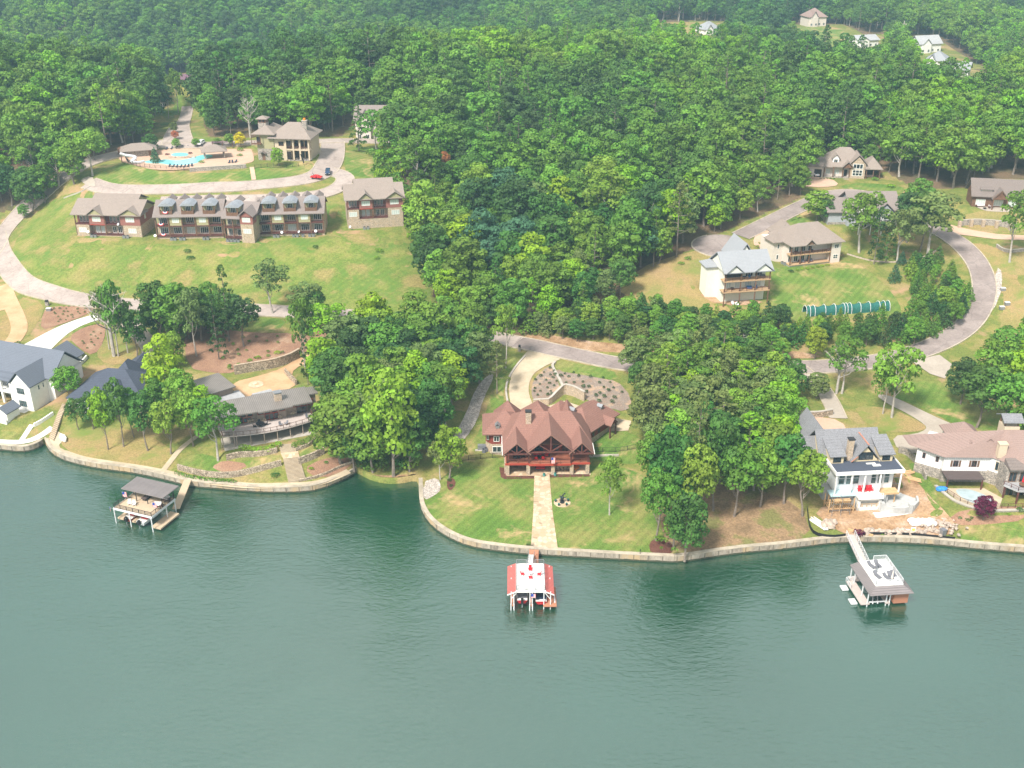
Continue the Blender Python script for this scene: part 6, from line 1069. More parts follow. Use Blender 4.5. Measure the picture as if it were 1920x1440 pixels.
# --- house under construction
B = Bld('house_under_construction', FRM['build'], 'grey-shingled lake house under construction with white wrap, decks and scaffolds', 'house'); W = B.w
B.box('foundation', 'concrete_new', 5.2, W-3, -1.5, 10, -1, 3.0); B.box('foundation', 'concrete_new', -.5, 5.2, 2.5, 10, -1, 2.6)
B.box('main_wall', 'wrap_white', 1.2, W-.8, 1, 12, 3.0, 8.6); B.part('roof_terrace', B.mb().box(.3, W+.2, -1.2, 6, 8.603, 9.0), 'roof_dark'); B.part('fascia', B.mb().box(.1, W+.4, -1.45, -1.203, 8.45, 9.25).box(W+.203, W+.4, -1.2, 8, 8.45, 9.25).box(.1, .297, -1.2, 6, 8.45, 9.25), 'white_paint')
for x in (2.6, 4.3, 5.9): B.win(x, .95, 4.7, 1.5, 3.2, nx=1, ny=2, glass='glass_teal', frame='metal_white')
for x in (9.9, 11.4, 12.9): B.win(x, .95, 4.6, 1.3, 3.3, nx=1, ny=2, glass='glass_teal', frame='metal_white')
for k in range(4): B.win(W-.78, 2+k*1.7, 4.6, 1.2, 3.2, 'r', nx=1, ny=2, glass='glass_teal', frame='metal_white')
B.posts([(x, -1.0) for x in (.5, 4, 7, 10.5, W-.1)], 3.4, 8.45, 'white_paint', .3)
B.part('terrace', B.mb().box(5.4, 11.0, -3.0, .94, 3.003, 3.4), 'white_deck'); B.part('terrace', B.mb().box(11.1, W, -1.4, .94, 3.0, 3.4), 'lumber'); B.part('lower_box', B.mb().box(5.6, 6.2, -2.4, -1.6, -.5, 3.0).box(10.4, 11, -2.4, -1.6, -.5, 3.0).box(5.6, 11, -2.4, -1.52, -.8, .6).box(5.6, 11, -2.4, -1.55, 2.3, 2.98), 'white_paint')
B.rail([(5.5, -2.9, 3.4), (10.9, -2.9, 3.4)], 'white_paint', 1, 1.5); B.rail([(5.6, -2.35, .6), (11, -2.35, .6)], 'lumber', .9, 1.2)
B.part('flat_roof', B.mb().box(-.4, 5.3, -1.6, .94, 3.2, 3.5), 'ice_blue'); B.posts([(0, .4), (2.6, .4), (5, .4)], -.8, 3.2, 'lumber', .25); B.part('pier', B.mb().box(12.3, 13.1, -.8, 0, -.6, 3.0), 'concrete_new'); B.posts([(11.4,-.8),(14.6,-.8)], -.6, 3.0, 'lumber', .2)
m = B.mb(); 
for k in range(14): x = -1+k*.42; m.box(x, x+.12, -2.8, 1.0, .9, 1.0)
m.box(-1.2, 5, -2.8, -2.6, .75, .9); m.box(-1.2, 5, -.2, 0, .75, .9); B.part('timber_frame', m, 'lumber'); B.posts([(-1, -2.7), (1.5, -2.7), (4.6, -2.7), (-1, 0), (1.8, 0)], -1, 3.3, 'lumber', .2)
# roofs
B.gable('roof_slate', -1.5, W-2.2, 3.6, 15.4, 8.0, 6.2, 'x', 'board_cream', .7); B.box('upper_wall', 'board_cream', .5, W-3, 5.2, 14, 7.5, 8.2)
B.gable('roof_slate', 5.0, 12.0, 2.9, 9.5, 9.2, 4.2, 'y', 'board_cream', .5); B.win(8.5, 3.4, 9.4, 3.3, 1.9, nx=4, frame='dark_trim'); B.box('gable_face', 'board_cream', 5.8, 11.2, 3.41, 4, 9.003, 9.4)
for x in (1.8, 13.0): 
    d = B.part('dormer', B.mb().box(x-1.5, x+1.5, 3.0, 8, 9.01, 10.9), 'board_cream'); B.part('dormer_roof', B.mb().shed(x-1.9, x+1.9, 2.5, 8.5, 11.0, 12.9, .2), 'roof_slate', d); B.win(x, 3.0, 9.25, 1.8, 1.3, nx=2, frame='dark_trim')
B.part('flashing', B.mb().bar((8.5, 2.8, 13.45), (8.5, 9, 13.45), .3, .08).bar((5.1, 2.85, 9.3), (6.4, 2.85, 10.6), .25, .08), 'copper')
c = B.chimney(5.0, 4.4, 9, 14.2, 1.2, 1.1, 'stone_tan', 'dark_trim')
B.gable('roof_slate', -4.2, 4, 7.5, 14, 7.4, 4.6, 'x', 'board_cream', .6); B.box('left_wall', 'board_cream', -3.4, 1.2, 8, 13.4, -1, 7.3); B.gable('roof_slate', -1.6, 5.4, 10, 24, 7.0, 5.4, 'y', 'timber', .6); B.box('garage_wall', 'timber', -1, 4.8, 13, 23.4, 0, 6.8); B.hip('roof_slate', W-5, W+2.0, 8, 17, 6.9, 3.6); B.box('right_wall', 'wrap_white', W-4, W+1.2, 9, 16, 0, 6.8)
B.part('patio', B.mb().prism([(W-5, -1.4), (W+1.5, -3.2), (W+4.6, -1.6), (W+5.2, 1), (W+3.5, 3), (W-3, 3)], -.6, .6), 'concrete_new')
m = B.mb(); arc = [(10.5, -2.6), (13, -4.3), (15.6, -4.4), (18, -3.6), (19.6, -2), (20.2, 0)]; wall_line(m, np.array(arc), -1.2, 1.5, .45); B.part('curved_wall', m, 'concrete_new'); B.posts([(11.0, -3), (16.9, -4.2)], -1, 2.1, 'concrete_new', .8)
sh = B.part('roof_paper', B.mb().box(8.3, 10.4, 2.0, 2.6, 9.003, 9.04).box(9.4, 11.2, 1.0, 1.9, 9.005, 9.045), 'white_paint')
def BQ(x, y, z=0): return BP('build', x, y, z)
for k, x in enumerate((6.6, 7.5, 8.4, 9.2)): chair(BQ(x, -.1, 3.4), R(5*k-8), 'red_paint', 'red chair in the row of four on the white terrace of the unfinished house', group='red chairs on the unfinished terrace', k=1.15)
def scaffold(p, L, H, label):
    r = empty('scaffold', p, FRM['build']['yaw'], label, 'scaffold'); m = MB()
    for x in np.arange(0, L+.1, 2.0):
        for y in (0, 1.2): m.bar((x, y, 0), (x, y, H), .07)
        for z in np.arange(1, H, 1.6): m.bar((x, 0, z), (x, 1.2, z), .06)
    for z in np.arange(1.6, H, 1.6): m.bar((0, 0, z), (L, 0, z), .06)
    m.build('frame', 'metal_grey', r); MB().box(0, L, .1, 1.1, H-1.2, H-1.1).build('platform', 'lumber', r); return r
scaffold(BQ(-.5, -3.6, -.6), 4, 5.0, 'metal scaffold before the left part of the unfinished house'); scaffold(BQ(W+.4, 3.5, -.5), 2, 6.0, 'metal scaffold at the right corner of the unfinished house')
def planks(p, yaw, n, L, label, mat='white_paint'):
    r = empty('plank_pile', p, yaw, label, 'planks'); m = MB()
    for k in range(n): m.box(-L/2+rnd.uniform(-.3,.3), L/2+rnd.uniform(-.3,.3), k*.32, k*.32+.24, .02, .12+.12*(k % 2))
    m.build('planks', mat, r); return r
planks(gz(1680, 968, .1), R(12), 7, 9, 'long white planks lying in front of the curved concrete wall'); planks(gz(1530, 985, .1), R(-60), 6, 5, 'pale planks stacked at the left end of the building site'); planks(gz(1612, 1001, .1), R(-25), 3, 5, 'pale boards beside the purple bush by the gangway', 'lumber'); planks(gz(1704, 890, .1), R(20), 5, 3.4, 'yellow plywood sheets on the grass strip, upper one', 'lumber'); planks(gz(1712, 902, .1), R(-30), 5, 3.4, 'yellow plywood sheets on the grass strip, lower one', 'lumber')
k_ = 0
for u, v, s, mt, nm in [(1545+3*i, 985+rnd.uniform(-4, 6), .8, 'boulder', 'left of the scaffold') for i in range(6)] + [(1690+i*4.6, 998+rnd.uniform(-3, 3), .75, 'boulder', 'along the shore of the building site') for i in range(16)] + [(1626+i*8, 999+rnd.uniform(-1, 2), .8, 'boulder', 'along the shore of the building site') for i in range(8)]:
    p = gz(u, v); MB(tuple(p)).blob((0, 0, .35), s*rnd.uniform(.7, 1.3), k_, 2, .3).build('boulder', mt, None, label='pale brown boulder '+nm, category='boulder', group='boulders '+nm); k_ += 1
for i in range(11): u, v = 1710+(i % 6)*8+rnd.uniform(-2, 2), 985-(i//6)*5; p = gz(u, v); MB(tuple(p)).blob((0, 0, .5), (.9, .8, .6), 40+i, 2, .18).build('bulk_bag', 'bag_white', None, label='white wrapped sack in the heap behind the shore boulders', category='sack', group='white sacks behind the boulders')
p = gz(1765, 985); m = MB(tuple(p))
for i in range(90): m.blob((rnd.gauss(0, 1.7), rnd.gauss(0, 1.7), .2+rnd.uniform(0, .5)), rnd.uniform(.25, .5), i, 1, .3)
m.build('rubble_pile', 'boulder', None, label='heap of pale broken rock at the right end of the building site', category='rubble', kind='stuff')
def sign(u, v, label, mat='sign_green', w=1.0, h=1.2): p = gz(u, v); r = empty('yard_sign', p, 0, label, 'sign'); MB().box(-w/2, w/2, -.03, .03, .5, .5+h).build('board', 'white_paint', r); MB().box(-w/2+.15, w/2-.15, -.05, -.032, .8, .2+h).build('sheet', mat, r); MB().box(-.05, .05, -.03, .03, 0, .5).build('stake', 'lumber', r)
sign(1711, 1001, 'white yard sign with a yellow-green sheet on the shore'); sign(1701, 1000, 'small blank white sign left of the green sign', 'white_paint', .7, .6)
w = ground([(1513,955),(1516,985),(1525,1004),(1560,1010),(1585,1006)]); w = resample(chaikin(w, 2), 1.2); r = empty('silt_fence', tuple(float(t) for t in w[0]), 0, 'black silt fence round the left corner of the building site', 'silt fence'); m = MB(); wall_line(m, w[:, :2]-w[0][:2], Z(w[:,0], w[:,1])-w[0][2]-.1, Z(w[:,0], w[:,1])-w[0][2]+.8, .06); m.build('fabric', 'black', r)
w = ground([(1610,1004),(1660,1003),(1710,1004),(1760,1009),(1790,1012)]); w = resample(chaikin(w, 2), 1.2); r = empty('silt_fence', tuple(float(t) for t in w[0]), 0, 'black silt fence along the sea wall right of the gangway', 'silt fence'); m = MB(); wall_line(m, w[:, :2]-w[0][:2], Z(w[:,0], w[:,1])-w[0][2]-.1, Z(w[:,0], w[:,1])-w[0][2]+.7, .06); m.build('fabric', 'black', r)
p = gz(1767, 1003); r = empty('trash_bin', p, R(20), 'grey wheeled bin on the shore beside the boulders', 'bin'); MB().box(-.5, .5, -.5, .5, 0, 1.4).build('bin_body', 'metal_grey', r); MB().box(-.55, .55, -.6, .55, 1.403, 1.5).build('lid', 'gray_fabric', r)
# --- pink-roofed house with a pool
B = Bld('pink_roof_house', FRM['pink'], 'white and stone lake house with a pinkish hip roof and roof lantern', 'house'); W = B.w
B.sub((-1.6, 10.5, 0), R(-34)); B.box('wall', 'white_board', .3, 7, .3, 10, 2.6, 6.6); B.box('stone_base', 'stone_gray', .25, 7.05, .25, 10, -1, 2.597); B.win(2, .3, 4.2, .7, 1.4, nx=1, frame='timber'); B.win(5, .3, 4.2, .7, 1.4, nx=1, frame='timber'); B.sub()
B.box('wall', 'white_board', 3.6, 14, 6.2, 15, 2.9, 6.6); B.box('stone_base', 'stone_gray', 3.55, 14.05, 6.15, 15, -1, 2.897)
B.part('roof', B.mb().add([(3.2,5.4,6.8),(14,5.4,6.8),(20,-.6,6.9),(26,-.6,6.9),(26,15,6.9),(-3.2,16,6.8),(-3.0,11.2,6.8),(6.5,11.2,9.2),(17,8.5,12.4),(26,8.5,12.4)], [(0,1,8,7),(1,2,8),(2,3,9,8),(6,0,7),(5,6,7),(4,5,7,8,9),(0,6,5,4,3,2,1)]), 'roof_pink')
for x in (6.3, 10.5): B.win(x, 6.2, 4.0, 1.2, 1.6, nx=2, frame='timber'); 
for x in (6.3, 10.5):
    for s in (-1, 1): B.part('shutter', B.mb().box(x+s*.95-.2, x+s*.95+.2, 6.1, 6.19, 4.0, 5.6), 'timber_mid')
B.box('right_wall', 'stone_gray', 15.5, 26, .6, 14, -1, 6.7); B.sub((13.8, 6.2, 0), R(-42)); B.box('angled_wall', 'white_board', 0, 7.8, 0, 4, 3.2, 6.6); B.box('angled_base', 'stone_gray', -.03, 7.8, -.04, 4, -1, 3.197)
for x in (2.2, 4.4): B.win(x, 0, 3.8, 1.6, 2.3, nx=2, frame='cream')
B.sub(); B.chimney(15.5, 5.2, 7.2, 10.6, 1.8, 1.4, 'cream', 'cream')
for x in (17, 19.4, 21.8, 24.2): B.win(x, .6, 3.5, 1.7, 2.4, nx=2, frame='timber_mid', name='glass_door'); B.win(x, .6, -.2, 1.7, 2.4, nx=2, frame='timber_mid', name='glass_door')
B.part('deck', B.mb().prism([(14.8, -.6), (17, -3.2), (26, -3.2), (26, .598), (15.4, .598)], 3.0, 3.3), 'flat_gray'); B.rail([(14.9, -.5, 3.3), (17, -3.1, 3.3), (26, -3.1, 3.3)], 'timber', 1.0, 1.5); B.posts([(15.2, -.6), (17.2, -3), (20, -3), (23, -3)], -1, 3.0, 'timber', .3); B.gable('roof_pink', 20.5, 26.5, -1.6, 6, 6.9, 3.4, 'y', 'stone_gray', .5); B.part('arch_roof', B.mb().prism([(15.6, -.5), (19.4, -.5), (19.4, 3), (15.6, 3)], 6.9, [7.2, 7.2, 8.2, 8.2]), 'roof_brown')
d = B.box('lantern', 'cream', 16.8, 20.2, 8.6, 12, 8.5, 13.0); B.part('lantern_post', B.mb().box(16.9, 17.2, 9.1, 9.4, 13, 14.4).box(19.8, 20.1, 9.1, 9.4, 13, 14.4).box(16.9, 17.2, 11.6, 11.9, 13, 14.4).box(19.8, 20.1, 11.6, 11.9, 13, 14.4), 'timber_mid', d); B.part('lantern_roof', B.mb().gable(16.2, 20.8, 8.2, 12.8, 14.4, 1.2, 'x'), 'roof_slate', d)
for x, y, z in ((9.5, 8.6, 7.9), (13.5, 8.4, 8.9)): e = B.box('dormer', 'white_paint', x-.6, x+.6, y-1, y+1, z, z+1.1); B.part('dormer_roof', B.mb().gable(x-.9, x+.9, y-1.3, y+2.6, z+1.1, .8, 'y', .1), 'roof_pink', e)
B.hip('roof_pink', 8, 16, 15, 23, 6.0, 3.0); B.box('rear_wall', 'white_board', 8.8, 15.2, 14.9, 22.2, 0, 5.9); m = B.mb(); m.box(3.4, 11.8, 2.4, 6.1, 2.7, 2.95); B.part('awning', m, 'umber_cover'); B.posts([(3.7, 2.6), (11.5, 2.6)], -.6, 2.7, 'timber', .25)
B.part('pool_terrace', B.mb().prism([(3.0, 3), (5, -2.5), (9, -5.2), (12.8, -5), (15, -1), (12.5, 3.2)], -.5, .12), 'drive_tan'); B.part('pool_water', B.mb().prism([tuple(p) for p in chaikin([(5.2, 2.2), (6.4, -2.4), (9.6, -4.4), (12.2, -4), (12.6, -1.4), (10.5, 1.6), (8, 3)], 2, True)], .123, .2), 'pool_cover'); B.part('pool_rim', B.mb().rail([(3.4, 1, .12), (5, -2.6, .12), (9, -5.3, .12), (14.6, -5.0, .12), (26, -4.6, .12)], 1.0, 1.6), 'timber')
wl = [BP('pink', *p)[:2] for p in [(1.8, 4), (3.4, -2), (5.4, -4.2), (8.5, -6.2), (12.5, -6.4), (26, -5.4)]]; garden_wall(None, .5, .5, 'stone_gray', 'curved stone wall around the covered pool of the pink-roofed house', cap='concrete', lift_world=wl, sink=2.2) if False else None
w = resample(chaikin(np.array(wl), 2), 1); r = empty('retaining_wall', (float(w[0][0]), float(w[0][1]), 2.0), 0, 'curved stone wall below the pool fence of the pink-roofed house', 'retaining wall'); m = MB(); wall_line(m, w-w[0], -1.5, 1.6, .6); m.build('wall_body', 'stone_gray', r); m = MB(); wall_line(m, w-w[0], 1.603, 1.8, .75); m.build('cap', 'concrete', r)
garden_wall([(1684,848),(1700,850),(1720,870),(1735,900)], 1.6, .5, 'stone_gray', 'stone retaining wall left of the pink-roofed house'); p = BP('pink', 2.6, 2.2, .1); MB(tuple(p)).blob((0, 0, .4), (1.4, .9, .5), 9, 2, .2).build('tarp_bundle', 'blue_tarp', None, label='bright blue tarp bundle beside the covered pool', category='tarp')
table(BP('pink', 18.6, -1.4, 3.3), .8, .75, 'timber_mid', 'wooden table on the deck of the pink-roofed house'); r = empty('parasol', BP('pink', 18.8, -.8, 3.3), 0, 'closed red parasol on the deck of the pink-roofed house', 'parasol'); MB().cyl(0, 0, 0, 2.3, .05, 6).build('pole', 'timber_mid', r); MB().tube([(0, 0, 1.0), (0, 0, 2.5)], [.28, .06], 8).build('canopy', 'red_paint', r)
garden_wall([(1484,781),(1510,783),(1535,783),(1560,778)], 1.6, .5, 'stone_wall', 'stone retaining wall beside the parking court of the unfinished house', cap='concrete')
# --- far houses, a few pixels each
def far_house(L, Rr, z, wall, roof, label, D=10, h=4, r=4, style='gable', name='house'):
    f = frame(L, Rr, z, dopad=False); B = Bld(name, f, label, 'house'); W = B.w; B.box('wall', wall, 0, W, 0, D, -3, h)
    if style == 'hip': B.hip(roof, -.8, W+.8, -.8, D+.8, h, r)
    else: B.gable(roof, -.8, W+.8, -.8, D+.8, h, r, 'x', wall, .8)
    B.gable(roof, W*.08, W*.5, -2, D*.5, h, r*.75, 'y', wall, .5); B.box('gable_bay', wall, W*.1, W*.48, -1.6, 0, -3, h-.01); n = 4
    for i in range(n): B.win(W*(i+.5)/n, -.01 if i > 1 else -1.61, .8, 1.6, 1.8)
    return B
def zg(u, v): return G(u, v)[2]
far_house((1515,50), (1548,49), zg(1530,50), 'beige', 'roof_pink', 'pink-roofed two-storey house alone on the far green clearing', 14, 7, 6, 'hip'); far_house((1608,90), (1646,88), zg(1626,90), 'white_paint', 'flat_gray', 'white house with a pale roof at the right edge of the far clearing', 12, 5, 3)
far_house((1722,100), (1763,98), zg(1740,100), 'white_paint', 'flat_gray', 'white modern house with a dark gable, topmost of the far white houses', 12, 6, 5); far_house((1732,134), (1772,137), zg(1752,136), 'white_paint', 'roof_gray', 'white far house with two porches, middle of the three far white houses', 14, 7, 5, 'hip'); far_house((1776,142), (1814,145), zg(1795,144), 'white_paint', 'roof_gray', 'small white far house with a porch gable, lowest of the far white houses', 10, 4, 4)
far_house((1320,66), (1350,64), zg(1330,66), 'white_paint', 'roof_gray', 'pale far house beside the sandy clearing at the top', 12, 4, 5, 'hip'); far_house((345,181), (372,180), 35, 'tan_wall', 'purple_roof', 'tan house with a purple-brown roof at the end of the club lane', 10, 6.5, 3); far_house((668,262), (728,262), 30.3, 'beige', 'roof_taupe', 'beige gabled house behind two tall trees right of the clubhouse', 12, 8, 5); far_house((297,205), (312,204), 33.5, 'tan_wall', 'roof_brown', 'small brown house half hidden by trees left of the club lane', 8, 5, 3)

# ================================================================== docks and boats
def boat(p, yaw, L, Wd, hull, deckm, label, cover=None, z=.9, outboard=True, name='boat'):
    r = empty(name, p, yaw, label, 'boat'); h = .9; ys = [(-L/2, Wd*.44), (-L/2+.3*L, Wd/2), (L*.2, Wd/2), (L*.38, Wd*.33), (L/2, .05)]
    out = [(y, w) for y, w in ys]; poly = [(w, y) for y, w in out]+[(-w, y) for y, w in reversed(out)]; m = MB(); n = len(poly)
    lo = [(x*.6, y*.92, 0) for x, y in poly]; hi = [(x, y, h) for x, y in poly]; m.add(lo+hi, [tuple(range(n-1, -1, -1))]+[(i, (i+1) % n, n+(i+1) % n, n+i) for i in range(n)]); m.build('hull', hull, r)
    MB().prism([(x*.97, y*.98) for x, y in poly], h-.02, h+.12).build('deck', 'white_paint', r)
    if cover: 
        k = len(poly); MB().prism([(x*.9, y*.86+.1) for x, y in poly], h+.123, [h+.35]*k).build('cover', cover, r); MB().blob((0, -L*.02, h+.35), (Wd*.33, L*.3, .35), 4, 2, .1).build('cover_top', cover, r)
    else: MB().box(-Wd*.35, Wd*.35, -L*.3, L*.15, h+.123, h+.35).build('seat', deckm, r); MB().box(-Wd*.3, Wd*.3, L*.05, L*.09, h+.353, h+.8).build('windscreen', 'glass', r)
    if outboard: e = MB().box(-.25, .25, -L/2-.6, -L/2-.05, .5, 1.6).build('outboard_motor', 'black', r); MB().cyl(0, -L/2-.35, -.5, .5, .1, 8, .08).build('shaft', 'metal_grey', e)
    return r
def lpile(B, lst, z0=-1.5, z1=3, mat='metal_white', w=.18): B.posts(lst, z0, z1, mat, w, 'pile')
# centre dock: red side roofs, white upper deck
f = frame((957,1140), (1034,1140), .6, dopad=False); B = Bld('boathouse', f, 'double-slip boathouse with a white upper deck and bright red side roofs', 'boathouse'); W = B.w; Dp = 9.2; y0 = .5
for a, b, yb in ((0, .8, .2), (3.7, 4.35, .1), (W-1.6, W+.1, 0)): B.box('walkway', 'cedar', a, b, yb, Dp, .25, .5)
B.box('walkway', 'cedar', .8, 3.7, Dp-1.8, Dp, .25, .5); B.box('walkway', 'cedar', 4.35, W-1.6, Dp-1.8, Dp, .25, .5)
B.box('side_walkway', 'cedar', W+.1, W+1.0, 0, 6.2, .25, .5)
UX0, UX1 = 1.1, W-1.2; B.box('upper_deck', 'white_deck', UX0, UX1, y0, Dp+.3, 3.55, 3.85)
B.part('side_roof', B.mb().add([(-.6, y0-.2, 3.0), (UX0-.02, y0-.2, 3.75), (UX0-.02, Dp+.4, 3.75), (-.6, Dp+.4, 3.0), (-.6, y0-.2, 2.85), (UX0-.02, y0-.2, 3.6), (UX0-.02, Dp+.4, 3.6), (-.6, Dp+.4, 2.85)], [(0,1,2,3),(7,6,5,4),(0,4,5,1),(1,5,6,2),(2,6,7,3),(3,7,4,0)]), 'metal_red')
B.part('side_roof', B.mb().add([(UX1+.02, y0-.2, 3.75), (W+.5, y0-.2, 3.0), (W+.5, Dp+.4, 3.0), (UX1+.02, Dp+.4, 3.75), (UX1+.02, y0-.2, 3.6), (W+.5, y0-.2, 2.85), (W+.5, Dp+.4, 2.85), (UX1+.02, Dp+.4, 3.6)], [(0,1,2,3),(7,6,5,4),(0,4,5,1),(1,5,6,2),(2,6,7,3),(3,7,4,0)]), 'metal_red')
B.part('fascia', B.mb().box(UX0-.05, UX1+.05, y0-.15, y0-.003, 3.4, 3.9).bar((-.6, y0-.28, 2.92), (UX0, y0-.28, 3.66), .16).bar((UX1, y0-.28, 3.66), (W+.5, y0-.28, 2.92), .16), 'white_paint')
B.rail([(UX0+.1, Dp+.1, 3.85), (UX0+.1, y0+.1, 3.85), (UX1-.1, y0+.1, 3.85), (UX1-.1, Dp+.1, 3.85)], 'metal_grey', 1.0, 1.8, .25); B.rail([(UX1-.1, Dp+.1, 3.85), (4.9, Dp+.1, 3.85)], 'metal_grey', 1.0, 1.8, .25); B.rail([(UX0+.1, Dp+.1, 3.85), (3.2, Dp+.1, 3.85)], 'metal_grey', 1.0, 1.8, .25)
lpile(B, [(.15, y0), (.65, y0), (3.8, y0), (4.25, y0), (W-1.5, y0), (W-.2, y0), (.15, 5), (4, 5), (W-.2, 5), (.15, Dp-.2), (4, Dp-.2), (W-.2, Dp-.2)], -1.5, 3.5); lpile(B, [(.1, .1), (.7, .1), (3.75, 0), (4.3, 0)], -1.5, .9)
B.part('brace', B.mb().bar((.2, y0-.05, 1.9), (1.2, y0-.05, 3.3), .12).bar((W-.3, y0-.05, 1.9), (W-1.3, y0-.05, 3.3), .12), 'white_paint'); B.part('ladder', B.mb().box(W+.55, W+.8, 1.0, 3.4, .503, .56), 'metal_white')
def DP(fr, x, y, z): c, s = math.cos(fr['yaw']), math.sin(fr['yaw']); return (fr['o'][0]+x*c-y*s, fr['o'][1]+x*s+y*c, fr['o'][2]+z)
boat(DP(f, 2.3, 4.3, .1), f['yaw'], 6.5, 2.3, 'red_paint', 'navy', 'red-hulled boat under a grey-blue cover in the left slip of the red-roofed boathouse', 'gray_fabric'); boat(DP(f, 6.0, 4.3, .1), f['yaw'], 7.2, 2.5, 'red_paint', 'navy', 'red and white boat with a navy cover in the right slip of the red-roofed boathouse', 'navy', outboard=False)
xm = (UX0+UX1)/2; table(DP(f, xm, 5.6, 3.85), .5, .55, 'gray_fabric', 'round pale fire table amid four red chairs on the white boathouse deck', top='white_fabric')
for dx, dy, a, t in ((-1.6, -.1, 90, 'left'), (1.7, -.2, -90, 'right'), (0, 1.4, 0, 'rear'), (0, -1.3, 180, 'front')): chair(DP(f, xm+dx, 5.6+dy, 3.85), R(a), 'red_paint', f'red chair on the white boathouse deck, {t} one of the four around the fire table', 'adirondack_chair', 1.0)
def gangway(a, b, w, mat, railm, label, truss=False, zr=1.0):
    a = np.array(a); b = np.array(b); r = empty('gangway', tuple(a), 0, label, 'gangway'); d = Vector(b-a); L = d.length; n = Vector((d.y, -d.x, 0)).normalized()*(w/2)
    m = MB(); m.bar((0,0,0), tuple(d), w, .18); m.build('walkway', mat, r)
    if railm:
        for s in (-1, 1):
            m = MB(); p = n*s; q = d+n*s; m.rail([tuple(p), tuple(q)], zr, 1.3, .07)
            if truss:
                k = max(2, int(L/1.3))
                for i in range(k): u = p+(q-p)*(i/k); v = p+(q-p)*((i+1)/k); m.bar(tuple(u), (v.x, v.y, v.z+zr), .06)
            m.build('railing', railm, r)
    return r
pa = g3(1001,1031,1.75); gangway(pa, DP(f, 4.6, Dp-.2, .0), 2.0, 'cedar', None, 'short orange gangway between the lawn wall and the red-roofed boathouse'); gangway((pa[0]-.5, pa[1]-2.2, 2.0), DP(f, 4.0, Dp+.2, 3.8), 1.1, 'white_deck', 'metal_grey', 'white ramp climbing to the upper deck of the red-roofed boathouse')
us_flag(DP(f, 4.0, .9, 2.3), 0, 1.0, 'American flag between the two slips of the red-roofed boathouse', .9)
# left dock: tan deck, brown roof
f = frame((232,958), (306,973), 3.9, dopad=False, yaw=R(-22)); 
c0 = at(213,952,3.9); c1 = at(284,969,3.9); yw = math.atan2(c1[1]-c0[1], c1[0]-c0[0]); w0 = math.hypot(c1[0]-c0[0], c1[1]-c0[1]); c3 = at(327,934,3.9); dp = math.hypot(c3[0]-c1[0], c3[1]-c1[1]); f = dict(o=(c0[0], c0[1], .6), yaw=yw, w=w0)
B = Bld('boathouse', f, 'two-storey dock with a tan party deck and a flat brown roof on black posts', 'boathouse'); W = w0; Dp = dp
sk = (math.atan2(c3[1]-c1[1], c3[0]-c1[0])-yw) - math.pi/2
B.box('upper_deck', 'deck_tan', 0, W, 0, Dp, 3.0, 3.3); B.part('deck_edge', B.mb().box(-.08, W+.08, -.1, -.003, 2.85, 3.34).box(W+.003, W+.1, 0, Dp, 2.85, 3.34).box(-.1, -.003, 0, Dp, 2.85, 3.34), 'metal_white')
B.rail([(0.1, Dp-.1, 3.3), (.1, .1, 3.3), (W-.1, .1, 3.3), (W-.1, Dp-.1, 3.3)], 'dark_trim', 1.0, 1.7, .22)
for a, b, y in ((-.2, 1.4, .8), (3.7, 4.7, .8), (W-1.0, W+1.4, .6)): B.box('walkway', 'deck_tan', a, b, y, Dp-1, -.1, .25)
lpile(B, [(0.1, -.1), (.1, 5), (.1, Dp-.2), (4.2, -.1), (4.2, 5), (W-.1, -.1), (W-.1, 5), (W-.1, Dp-.2)], -1.8, 3.0)
B.box('roof', 'metal_taupe', -.5, W+.7, Dp*.45, Dp+1.0, 5.9, 6.1); B.posts([(0.1, Dp*.5), (3, Dp*.5), (6.0, Dp*.5), (W-.2, Dp*.5), (.1, Dp-.1), (W-.2, Dp-.1), (4.5, Dp-.1)], 3.3, 5.9, 'dark_trim', .14)
boat(DP(f, 2.6, 4.0, -.3), yw, 6.6, 2.2, 'copper_red', 'red_paint', 'maroon boat in the left slip of the brown-roofed dock'); boat(DP(f, 6.3, 3.9, -.2), yw, 7.0, 2.4, 'metal_white', 'red_paint', 'white pontoon boat with red seats in the right slip of the brown-roofed dock')
for x, t in ((2.4, 'left'), (3.6, 'right')): chair(DP(f, x, 2.4, 3.3), R(10), 'white_fabric', f'white chair, {t} of the pair on the open tan dock deck', k=1.1)
r = empty('billiard_table', DP(f, 4.4, Dp*.72, 3.3), yw, 'dark covered table lying under the brown dock roof', 'table'); MB().box(-.6, .6, -1.3, 1.3, .5, .7).build('tabletop', 'umber_cover', r); MB().box(-.45, .45, -1.1, 1.1, 0, .498).build('base', 'dark_trim', r)
sofa(DP(f, W-1.4, Dp*.5, 3.3), yw+R(20), 1.8, 'white_fabric', 'pale lounge seat at the right front post of the brown dock roof'); sofa(DP(f, W-1.4, Dp*.85, 3.3), yw, 1.8, 'white_fabric', 'pale lounge seat at the back right under the brown dock roof')
us_flag(DP(f, W-1.6, Dp*.4, 4.0), 0, 1.3, 'American flag leaning out at the right front of the brown dock roof', 1.3); us_flag(DP(f, -.5, Dp*.55, 4.0), 0, 1.4, 'American flag at the left end of the brown dock roof', 1.3); us_flag(DP(f, -.6, .4, 2.6), R(-60), .8, 'red and white flag hanging at the front left corner of the tan dock deck', .8)
gangway(g3(352,900,1.8), DP(f, W-.4, Dp+.2, .25+.05), 1.7, 'deck_tan', None, 'tan wooden gangway from the curved sea wall to the brown-roofed dock')
